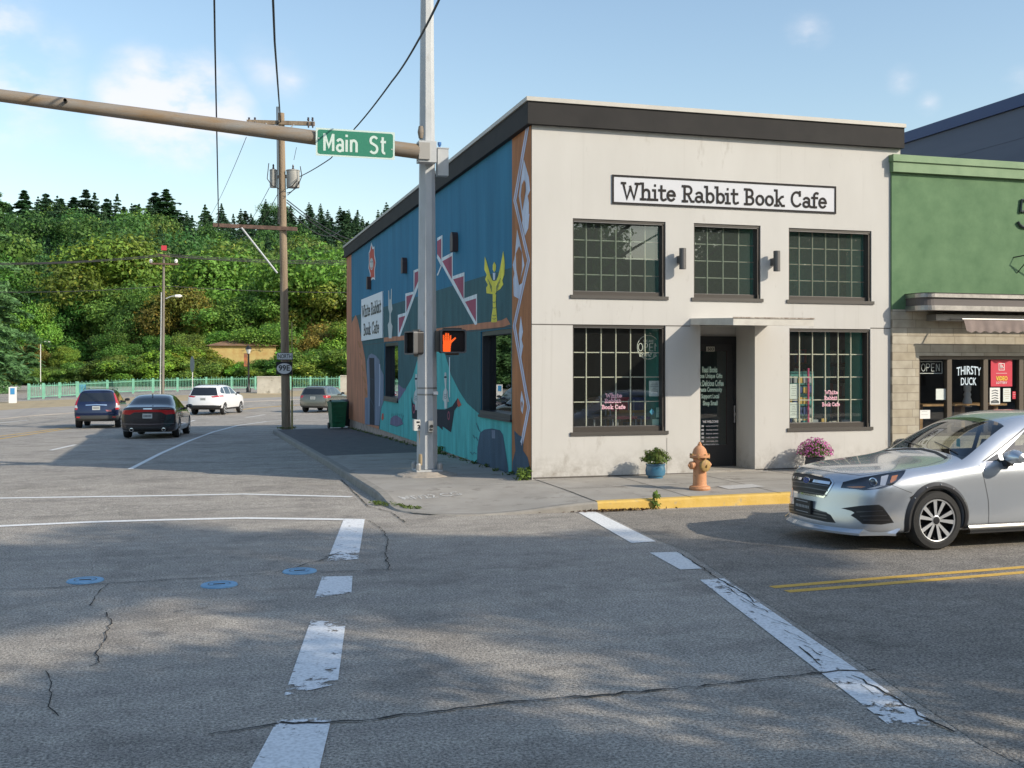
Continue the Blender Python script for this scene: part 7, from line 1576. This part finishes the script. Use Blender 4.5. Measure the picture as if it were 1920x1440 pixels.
fence([(-640, 790, 757), (-400, 775, 745), (-200, 764, 735)], 'pale green metal picket fence far beyond the left edge', 8)
OLDC = mat('old_concrete', (.40, .37, .31), .9, c2=(.55, .52, .45), vs=1.2, vdet=8, dirt=((.22, .20, .16), 1.5, .55))
for x0, x1, yb, yt, lab in ((482, 541, 738, 708, 'weathered concrete parapet behind the near utility pole'), (638, 668, 736, 706, 'weathered concrete pier at the end of the green fence beside the cafe')):
    a = gpt(x0, yb); b = gpt(x1, yb); D = (a-CO).dot(FW); zt_ = at(x0, yt, D).z; t = thing('concrete_parapet', lab, 'parapet', tuple(a)); mb = MB(); d = (b-a); n = Vector((-d.y, d.x, 0)).normalized()
    mb.obox(((a.x+b.x)/2+n.x*.25, (a.y+b.y)/2+n.y*.25, (a.z-.2+zt_)/2), (d.x/2, d.y/2, 0), n*.25, (0, 0, (zt_-a.z+.2)/2)); part('wall', mb, OLDC, t)
    mb = MB(); mb.obox(((a.x+b.x)/2+n.x*.25, (a.y+b.y)/2+n.y*.25, zt_+.06), (d.x/2*1.02, d.y/2*1.02, 0), n*.31, (0, 0, .06)); part('coping', mb, OLDC, t)
# street lamp with banner
b = gpt(466, 735.5); D = (b-CO).dot(FW); tp = at(466, 645, D); t = thing('street_lamp', 'black ornamental street lamp with an orange banner beside the green fence', 'street lamp', tuple(b))
mb = MB(); mb.lathe(b, [(.22, 0), (.22, .35), (.13, .5), (.09, .9), (.08, tp.z-b.z-1.0), (.1, tp.z-b.z-.95), (.05, tp.z-b.z-.85)], 12); part('post', mb, BLACK, t, smooth=True)
mb = MB(); mb.lathe((b.x, b.y, tp.z-.9), [(.12, 0), (.26, .42)], 8); part('lantern', mb, mat('lantern_glass', (.55, .57, .55), .3), t); mb = MB(); mb.lathe((b.x, b.y, tp.z-.48), [(.30, 0), (.30, .04), (.12, .25), (.03, .33), (.001, .5)], 8); part('lantern_cap', mb, BLACK, t)
zb0, zb1 = at(460, 687, D).z, at(460, 663.5, D).z; mb = MB(); mb.box((b.x-.42, b.y-.02, zb0), (b.x-.1, b.y+.02, zb1)); bn_ = part('banner', mb, mat('banner_orange', (.5, .16, .04), .8, c2=(.10, .06, .05), vs=2.2), t); mb = MB(); mb.tube([(b.x, b.y, zb1+.03), (b.x-.45, b.y, zb1+.03)], .02, 6); mb.tube([(b.x, b.y, zb0-.03), (b.x-.45, b.y, zb0-.03)], .02, 6); part('banner_arm', mb, BLACK, t)
# back of an octagonal sign
b = gpt(361, 741); D = (b-CO).dot(FW)-.2; c_ = at(360.5, 683, D); t = thing('stop_sign', 'back of a grey octagonal road sign on a thin post behind the white car', 'road sign', tuple(b)); mb = MB(); mb.tube([b, (b.x, b.y, c_.z+.6)], .035, 6); part('post', mb, LW, t)
mb = MB(); dr = (FW*.93+RT*.36).normalized(); ax_ = Vector((-dr.y, dr.x, 0)); ax_ = (ax_*.32+FW*.05); rr_ = (at(0, 667, D).z-at(0, 699, D).z)/2
mb.prism([Vector((c_.x, c_.y-.05, c_.z))+Vector((ax_.x, ax_.y, 0))*math.cos(R(22.5+45*k))*1.1*rr_+V*rr_*math.sin(R(22.5+45*k)) for k in range(8)], (0, .015, 0)); part('sign_plate', mb, mat('sign_back', (.22, .25, .27), .5, metal=.4), t)
# info post at left, blue notices, thin pole
b = gpt(24, 756); D = (b-CO).dot(FW); x0 = at(17, 740, D); x1 = at(30, 740, D); zt_ = at(24, 725.5, D).z; t = thing('info_post', 'short white box post with a blue panel at the left edge of the verge', 'information post', tuple(b)); mb = MB(); mb.box((b.x-.25, b.y-.2, b.z), (b.x+.25, b.y+.2, zt_)); part('body', mb, LW, t); mb = MB(); mb.box((b.x-.14, b.y-.215, zt_-.55), (b.x+.16, b.y-.2, zt_-.08)); part('panel', mb, mat('panel_blue', (.05, .25, .5), .5), t)
b = gpt(154, 742); D = (b-CO).dot(FW)-.5; c_ = at(154, 728, D); mb = MB(); mb.box((c_.x-.3, c_.y, c_.z-.4), (c_.x+.3, c_.y+.03, c_.z+.4)); solo('notice_board', mb, mat('panel_blue', (0, 0, 0)), 'small blue notice fixed to the green fence above the navy car', 'notice', loc=tuple(c_))
for px, y0, y1, lab in ((76, 700, 642, 'thin white lamp pole among the shrubs on the left'),):
    D = 108; a = at(px, y0, D); b = at(px, y1, D); t = thing('lamp_pole', lab, 'lamp pole', tuple(a)); mb = MB(); mb.tube([a-V*2, b], .04, 6); part('pole', mb, LW, t); mb = MB(); mb.tube([b, b+Vector((.5, 0, .1)), b+Vector((.9, 0, .05))], .04, 6); part('lamp_head', mb, LW, t)
# shed with brown hipped roof
D = 127; x0 = at(392, 660, D); x1 = at(520, 660, D); zw = at(450, 648, D).z; zrf = at(440, 636, D).z; t = thing('small_building', 'low yellowish building with a brown hipped roof half hidden in the greenery', 'building', (x0.x, x0.y, 0)); y = x0.y
mb = MB(); mb.box((x0.x, y, -.5), (x1.x, y+6, zw)); part('wall', mb, mat('ochre_render', (.50, .40, .16), .9, c2=(.42, .27, .10), vs=1.5), t)
mb = MB(); e = .4; A_ = [(x0.x-e, y-e, zw), (x1.x+e, y-e, zw), (x1.x+e, y+6+e, zw), (x0.x-e, y+6+e, zw)]; r0 = (x0.x+2.2, y+3, zrf); r1 = (x0.x+4.2, y+3, zrf); mb.face([A_[0], A_[1], r1, r0]); mb.face([A_[1], A_[2], r1]); mb.face([A_[2], A_[3], r0, r1]); mb.face([A_[3], A_[0], r0]); mb.face(A_[::-1]); part('roof', mb, mat('roof_brown', (.22, .13, .075), .9, var=.25, vs=2), t)

# ------------------------------------------------------------------ trees
def crown_arrays(seed, n=7000, lobes=22, flat=1.0, leaf=.030, round_=.5):
    """unit-height crown: leaves scattered through overlapping lobes"""
    rg = np.random.default_rng(seed); C_, Nn, col_ = [], [], []
    cen = []
    for i in range(lobes):
        t = rg.random(); h = .28+.62*t; rmax = .36*math.sqrt(max(.05, 1-((h-.52)/.52)**2))*flat; a = rg.random()*6.283; r_ = rmax*math.sqrt(rg.random())*.95
        cen.append((r_*math.cos(a), r_*math.sin(a), h, .085+.11*rg.random()))
    cen += [(0, 0, .45, .2), (0, 0, .65, .18), (.1, -.05, .3, .17), (-.12, .03, .3, .16)]
    tot = sum(c_[3]**2 for c_ in cen)
    for (x, y, z, r_) in cen:
        k = int(n*r_*r_/tot); p = sphere_pts(k, rg); rad = r_*(.62+.5*rg.random(k)); rad *= 1+.25*np.sin(p[:, 0]*9+x*40)*np.sin(p[:, 1]*8+y*30+1)*np.cos(p[:, 2]*7)
        q = p*rad[:, None]*np.array([1.05, 1.05, .82])+np.array([x, y, z]); tint = rg.uniform(.6, 1.35); hue = rg.uniform(-1, 1)
        b = np.array([.105, .205, .045])*tint; b = b+np.array([.030, .012, .002])*max(0, hue); c_ = b[None, :]*(.65+.7*rg.random((k, 1))); c_[rg.random(k) < .06] *= np.array([1.7, 1.25, 1.0])
        C_.append(q); Nn.append(p+np.array([0, 0, .35])); col_.append(c_)
    C_ = np.concatenate(C_); return C_, np.concatenate(Nn), leaf*(.6+.8*rg.random(len(C_))), np.concatenate(col_)
def conifer_arrays(seed, n=4200, rad=.17, leaf=.022, base=.08, droop=.25):
    rg = np.random.default_rng(seed); C_, Nn, S = [], [], []; lv = 34; per = n//lv//7
    for i in range(lv):
        h = base+(1-base)*(i+.5)/lv+rg.normal(0, .006); R0_ = rad*(1-(h-base)/(1-base))**.95*(.7+.5*rg.random())+.003
        for j in range(7):
            a = rg.random()*6.283; L_ = R0_*rg.uniform(.45, 1.35); t = rg.random(per)**.7; w_ = .22*L_*(1-t*.6)
            x = t*L_; lat = rg.normal(0, 1, per)*w_*.5; z = h-droop*t*L_*rg.uniform(.4, 1.6)+.06*np.sin(t*3)*L_+rg.normal(0, .004, per)
            C_.append(np.stack([x*math.cos(a)-lat*math.sin(a), x*math.sin(a)+lat*math.cos(a), z], 1)); Nn.append(np.tile([math.cos(a)*.5, math.sin(a)*.5, .8], (per, 1)))
    C_ = np.concatenate(C_); k = len(C_); b = np.array([.075, .135, .058])*(.6+.8*rg.random((k, 1))); return C_, np.concatenate(Nn), leaf*(.6+.8*rg.random(k)), b
TRK = mat('bark', (.13, .10, .075), .9, var=.3, vs=3, stretch=(1, 1, .2))
def trunk_mesh(seed, con=False):
    rg = random.Random(seed); mb = MB(); mb.tube([(0, 0, -.03), (.01, 0, .2), (0, .01, .5), (0, 0, .95 if con else .75)], [.018, .014, .009, .002], 7)
    if not con:
        for i in range(9):
            a = rg.uniform(0, 6.28); h = rg.uniform(.18, .5); l = rg.uniform(.15, .3); mb.tube([(0, 0, h), (math.cos(a)*l*.5, math.sin(a)*l*.5, h+l*.45), (math.cos(a)*l, math.sin(a)*l, h+l*.75)], [.008, .005, .002], 5)
    return mesh_of(mb, 'trunk', TRK, smooth=True)
KIND = {}
for k_, sd in enumerate((11, 12, 13, 14, 15)): KIND['leaf%d' % k_] = (leaf_object('crown', *crown_arrays(sd, 21000, 14+k_*3, 1.0+.12*(k_ % 3), .0175), seed=sd, mesh_only=True), trunk_mesh(sd))
for k_, sd in enumerate((21, 22, 23)): KIND['con%d' % k_] = (leaf_object('crown', *conifer_arrays(sd, 14000, .15+.03*k_, .0125), seed=sd, mesh_only=True, aspect=2.2, jitter=.5), trunk_mesh(sd, True))
def shrub_arrays(seed, n=14000):
    C_, Nn, S, c_ = crown_arrays(seed, n, 26, 1.5, .03); C_[:, 2] = (C_[:, 2]-.12)*1.12; return C_, Nn, S, c_*np.array([1.12, 1.1, 1.0])
KIND['bigcon'] = (leaf_object('crown', *conifer_arrays(61, 60000, .20, .0065, .04, .45), seed=61, mesh_only=True, aspect=3.0, jitter=.5), trunk_mesh(61, True))
for k_, sd in enumerate((31, 32, 33)): KIND['shrub%d' % k_] = (leaf_object('crown', *shrub_arrays(sd), seed=sd, mesh_only=True), None)
def tree(name, kind, x, y, z, h, wd, colr, lab, cat, group=None, rz=0):
    t = thing(name, lab, cat, (x, y, z), group=group, local=True, rz=rz); cm_, tm = KIND[kind]
    o = bpy.data.objects.new('crown', cm_); col.objects.link(o); o.parent = t; o.scale = (h*wd, h*wd, h); o.color = tuple(colr)+(1,)
    if tm: o2 = bpy.data.objects.new('trunk', tm); col.objects.link(o2); o2.parent = t; o2.scale = (h, h, h)
    return t
GNDZ = lambda x, y: hill(x, y)-1 if y > 160 else zr(y)
ORD = ['first', 'second', 'third', 'fourth', 'fifth', 'sixth', 'seventh', 'eighth', 'ninth', 'tenth', 'eleventh', 'twelfth', 'thirteenth', 'fourteenth', 'fifteenth', 'sixteenth', 'seventeenth', 'eighteenth', 'nineteenth', 'twentieth']+['%dth' % i for i in range(21, 60)]
def put(px, D, ytop, kind, wd, colr, name, lab, cat, group=None, rg=random):
    P = CO+ray(px, 687)*D; z = GNDZ(P.x, P.y); zt_ = CH+(HY-ytop)/FPX*D; h = max(2.0, zt_-z); return tree(name, kind, P.x, P.y, z-.05*h, h*1.05, wd, colr, lab, cat, group, rg.uniform(0, 6.28))
rg = random.Random(77)
TONE = {'bright green': (1.15, 1.25, .9), 'mid green': (.8, .95, .8), 'dark green': (.55, .72, .8), 'yellow-green': (1.5, 1.3, .9), 'rusty': (1.9, 1.05, .95), 'olive': (1.2, 1.05, 1.0)}
def interp(tab, x):
    for (a, ya), (b, yb) in zip(tab, tab[1:]):
        if x <= b: return ya+(yb-ya)*(x-a)/(b-a)
    return tab[-1][1]
# shrubs behind the fence, then three bands of broadleaf trees, each one its own thing
rows = [('shrub', [(-700, 700), (-60, 690), (60, 700), (130, 690), (200, 668), (300, 655), (330, 652), (400, 668), (520, 690), (560, 655), (760, 650)], 121, 6, 21, ['shrub0', 'shrub1', 'shrub2'], 1.0, ['bright green', 'yellow-green', 'olive', 'bright green'], 'shrub', 'in the front row behind the far fence'),
        ('broadleaf_tree', [(-700, 600), (0, 655), (100, 640), (180, 610), (260, 640), (360, 618), (470, 625), (560, 600), (760, 600)], 133, 8, 76, ['leaf0', 'leaf1', 'leaf2', 'leaf3', 'leaf4'], 1.15, ['mid green', 'yellow-green', 'bright green', 'bright green', 'rusty', 'mid green'], 'broadleaf tree', 'in the lowest tree band'),
        ('broadleaf_tree', [(-700, 560), (-40, 520), (60, 560), (150, 560), (200, 545), (270, 515), (330, 560), (400, 540), (470, 560), (560, 530), (620, 540), (760, 540)], 150, 10, 88, ['leaf0', 'leaf1', 'leaf2', 'leaf3', 'leaf4'], 1.0, ['mid green', 'olive', 'yellow-green', 'mid green', 'bright green', 'mid green', 'rusty'], 'broadleaf tree', 'in the second tree band'),
        ('broadleaf_tree', [(-700, 500), (0, 470), (120, 480), (200, 455), (260, 450), (340, 490), (400, 455), (470, 470), (560, 470), (640, 465), (760, 470)], 172, 12, 100, ['leaf0', 'leaf1', 'leaf2', 'leaf3', 'leaf4'], .95, ['mid green', 'dark green', 'bright green', 'olive', 'dark green'], 'broadleaf tree', 'in the third tree band')]
for name, tab, D0, dD, st, kinds, wd, tones, cat, where in rows:
    px = -650; i = 0; n_in = 0
    while px < 740:
        tn = rg.choice(tones); vis = -20 < px < 670; yt = interp(tab, px)+rg.uniform(-22, 24)*(.4 if name == 'shrub' else 1)
        if vis: n_in += 1; lab = '%s from the left %s, %s %s' % (ORD[n_in-1], where, tn, cat)
        else: lab = '%s %s %s out of view' % (tn, cat, where)
        cc = tuple(v*rg.uniform(.85, 1.15) for v in TONE[tn]); put(px+rg.uniform(-8, 8), D0+rg.uniform(-dD, dD)*.5, yt, rg.choice(kinds), wd*rg.uniform(.9, 1.3)*(1.5 if name == 'shrub' else 1), cc, name, lab, cat, group='%ss %s' % (cat, where), rg=rg)
        px += st*rg.uniform(.8, 1.2) if px > -60 else st*1.7
# a rounded pale-topped tree and drooping conifer named from the photo
put(228, 162, 446, 'leaf2', 1.1, TONE['yellow-green'], 'broadleaf_tree', 'large rounded yellow-green tree standing above the others left of the far pole', 'broadleaf tree', rg=rg)
put(385, 162, 462, 'leaf1', 1.1, TONE['bright green'], 'broadleaf_tree', 'rounded bright green tree between the far pole and the near pole', 'broadleaf tree', rg=rg); put(590, 150, 455, 'leaf3', 1.1, TONE['bright green'], 'broadleaf_tree', 'tall bright green tree next to the far end of the cafe roof', 'broadleaf tree', rg=rg)
t = put(-38, 101, 235, 'bigcon', 1.3, (1.5, 1.7, 1.4), 'conifer_tree', 'large blue-green conifer leaning in from the left edge', 'conifer tree', rg=rg)
t = put(60, 126, 610, 'bigcon', 1.7, (1.7, 1.9, 1.5), 'conifer_tree', 'short spreading conifer in front of the left trees', 'conifer tree', rg=rg)
# skyline conifers
SKY = [(15, 372), (45, 353), (86, 366), (115, 376), (138, 366), (161, 359), (200, 365), (232, 382), (254, 374), (291, 366), (312, 359), (340, 395), (390, 397), (425, 403), (460, 396), (500, 398), (545, 400), (563, 396), (585, 400), (603, 402), (622, 397), (645, 400), (667, 403), (688, 407), (710, 404), (740, 410)]
for i, (px, yt) in enumerate(SKY):
    put(px, 300+rg.uniform(-15, 25), yt+rg.uniform(-5, 12), 'con%d' % rg.randrange(3), rg.uniform(2.2, 3.2), tuple(v*rg.uniform(.85, 1.1) for v in (.7, .9, 1.0)), 'conifer_tree', '%s dark pointed conifer on the skyline, counted from the left' % ORD[i], 'conifer tree', group='conifers on the skyline', rg=rg)
# the wood that fills the slope, read as one mass
def wood():
    rr = np.random.default_rng(4); C_, Nn, S, K_ = [], [], [], []; r2 = random.Random(9)
    base = [crown_arrays(41+i, 9500, 18, 1.1, .021) for i in range(3)]; bc = [conifer_arrays(51+i, 7500, .17, .017) for i in range(2)]
    spots = []
    for D, st, top in ((196, 66, 450), (222, 52, 436), (250, 40, 422), (280, 26, 406), (312, 18, 396)):
        px = -620
        while px < 800: spots.append((px+r2.uniform(-9, 9), D+r2.uniform(-9, 9), top+r2.uniform(-22, 20)-(14 if px < 330 else 0)*(D-190)/130)); px += st if px > -80 else st*1.8
    for px, D, yt in spots:
        P = CO+ray(px, 687)*D; z = GNDZ(P.x, P.y); zt_ = CH+(HY-yt)/FPX*D; h = min(26, max(12, zt_-z))*r2.uniform(.9, 1.1); z0_ = zt_-h
        con = r2.random() < (.3 if D < 215 else .7 if D < 270 else .96); a = r2.uniform(0, 6.28); c_, n_, s_, k_ = (r2.choice(bc) if con else r2.choice(base)); ca_, sa = math.cos(a), math.sin(a); M_ = np.array([[ca_, -sa, 0], [sa, ca_, 0], [0, 0, 1]]); wd = r2.uniform(1.6, 2.3) if con else r2.uniform(1.0, 1.35)
        C_.append((c_@M_.T)*np.array([h*wd, h*wd, h])+np.array([P.x, P.y, z0_])); Nn.append(n_@M_.T); S.append(s_*h); tn = np.array(r2.choice([(.7, .85, .9), (.55, .75, .85), (.9, 1., .9), (.65, .8, .8), (1.1, .95, .9)] if not con else [(.7, .85, .95), (.85, 1.0, 1.0), (.6, .8, .95)])); K_.append(k_*tn)
    o = leaf_object('woodland', np.concatenate(C_), np.concatenate(Nn), np.concatenate(S), np.concatenate(K_), seed=5, jitter=.6); o['kind'] = 'stuff'; o['label'] = 'dense dark green woodland covering the hillside'
wood()
# trees across the street behind the camera: they shade the foreground and show in the windows
for i, (x, y, zt_, ch, R_, k_) in enumerate([(18.2, -5, 13.7, 5.2, 2.5, 0), (14.8, -4.3, 13.9, 1.9, 2.3, 1), (11.2, -4.6, 8.9, 4.2, 2.6, 2), (8, -5, 9.0, 4.5, 2.6, 3), (20.6, -5.6, 13.9, 2.2, 1.9, 4), (21.5, -4.4, 9.6, 4.5, 2.2, 0), (26, -7, 10.5, 6, 3, 1), (31, -8, 11, 6.5, 3.2, 2), (15.5, -9, 9.0, 5, 2.6, 3), (5, -6, 7.5, 4, 2.4, 4)]):
    t = thing('street_tree', 'street tree behind the viewpoint, out of view', 'street tree', (x, y, 0), group='trees behind the viewpoint', local=True); cm_, tm = KIND['leaf%d' % k_]
    o = bpy.data.objects.new('crown', cm_); col.objects.link(o); o.parent = t; o.scale = (R_/.38, R_/.38, ch/.8); o.location = (0, 0, zt_-ch-.17*ch/.8); o.color = (.9, 1, .9, 1); o.rotation_euler = (0, 0, i*1.3)
    o2 = bpy.data.objects.new('trunk', tm); col.objects.link(o2); o2.parent = t; o2.scale = (zt_, zt_, zt_*.95)
ob = thing('opposite_building', 'brown brick building behind the viewpoint, out of view', 'building', (20, -16, 0)); mb = MB(); holes_wall(mb, lambda u, n, z: (u, -16-n, z), -120, 62, 0, 7.6, [(x, x+2.2, 1, 3) for x in range(-118, 60, 5)], .3); mb.box((-120, -24, 0), (62, -16.3, 7.5)); part('wall', mb, mat('brown_brick', (.24, .19, .155), .9, var=.3, vs=2), ob)
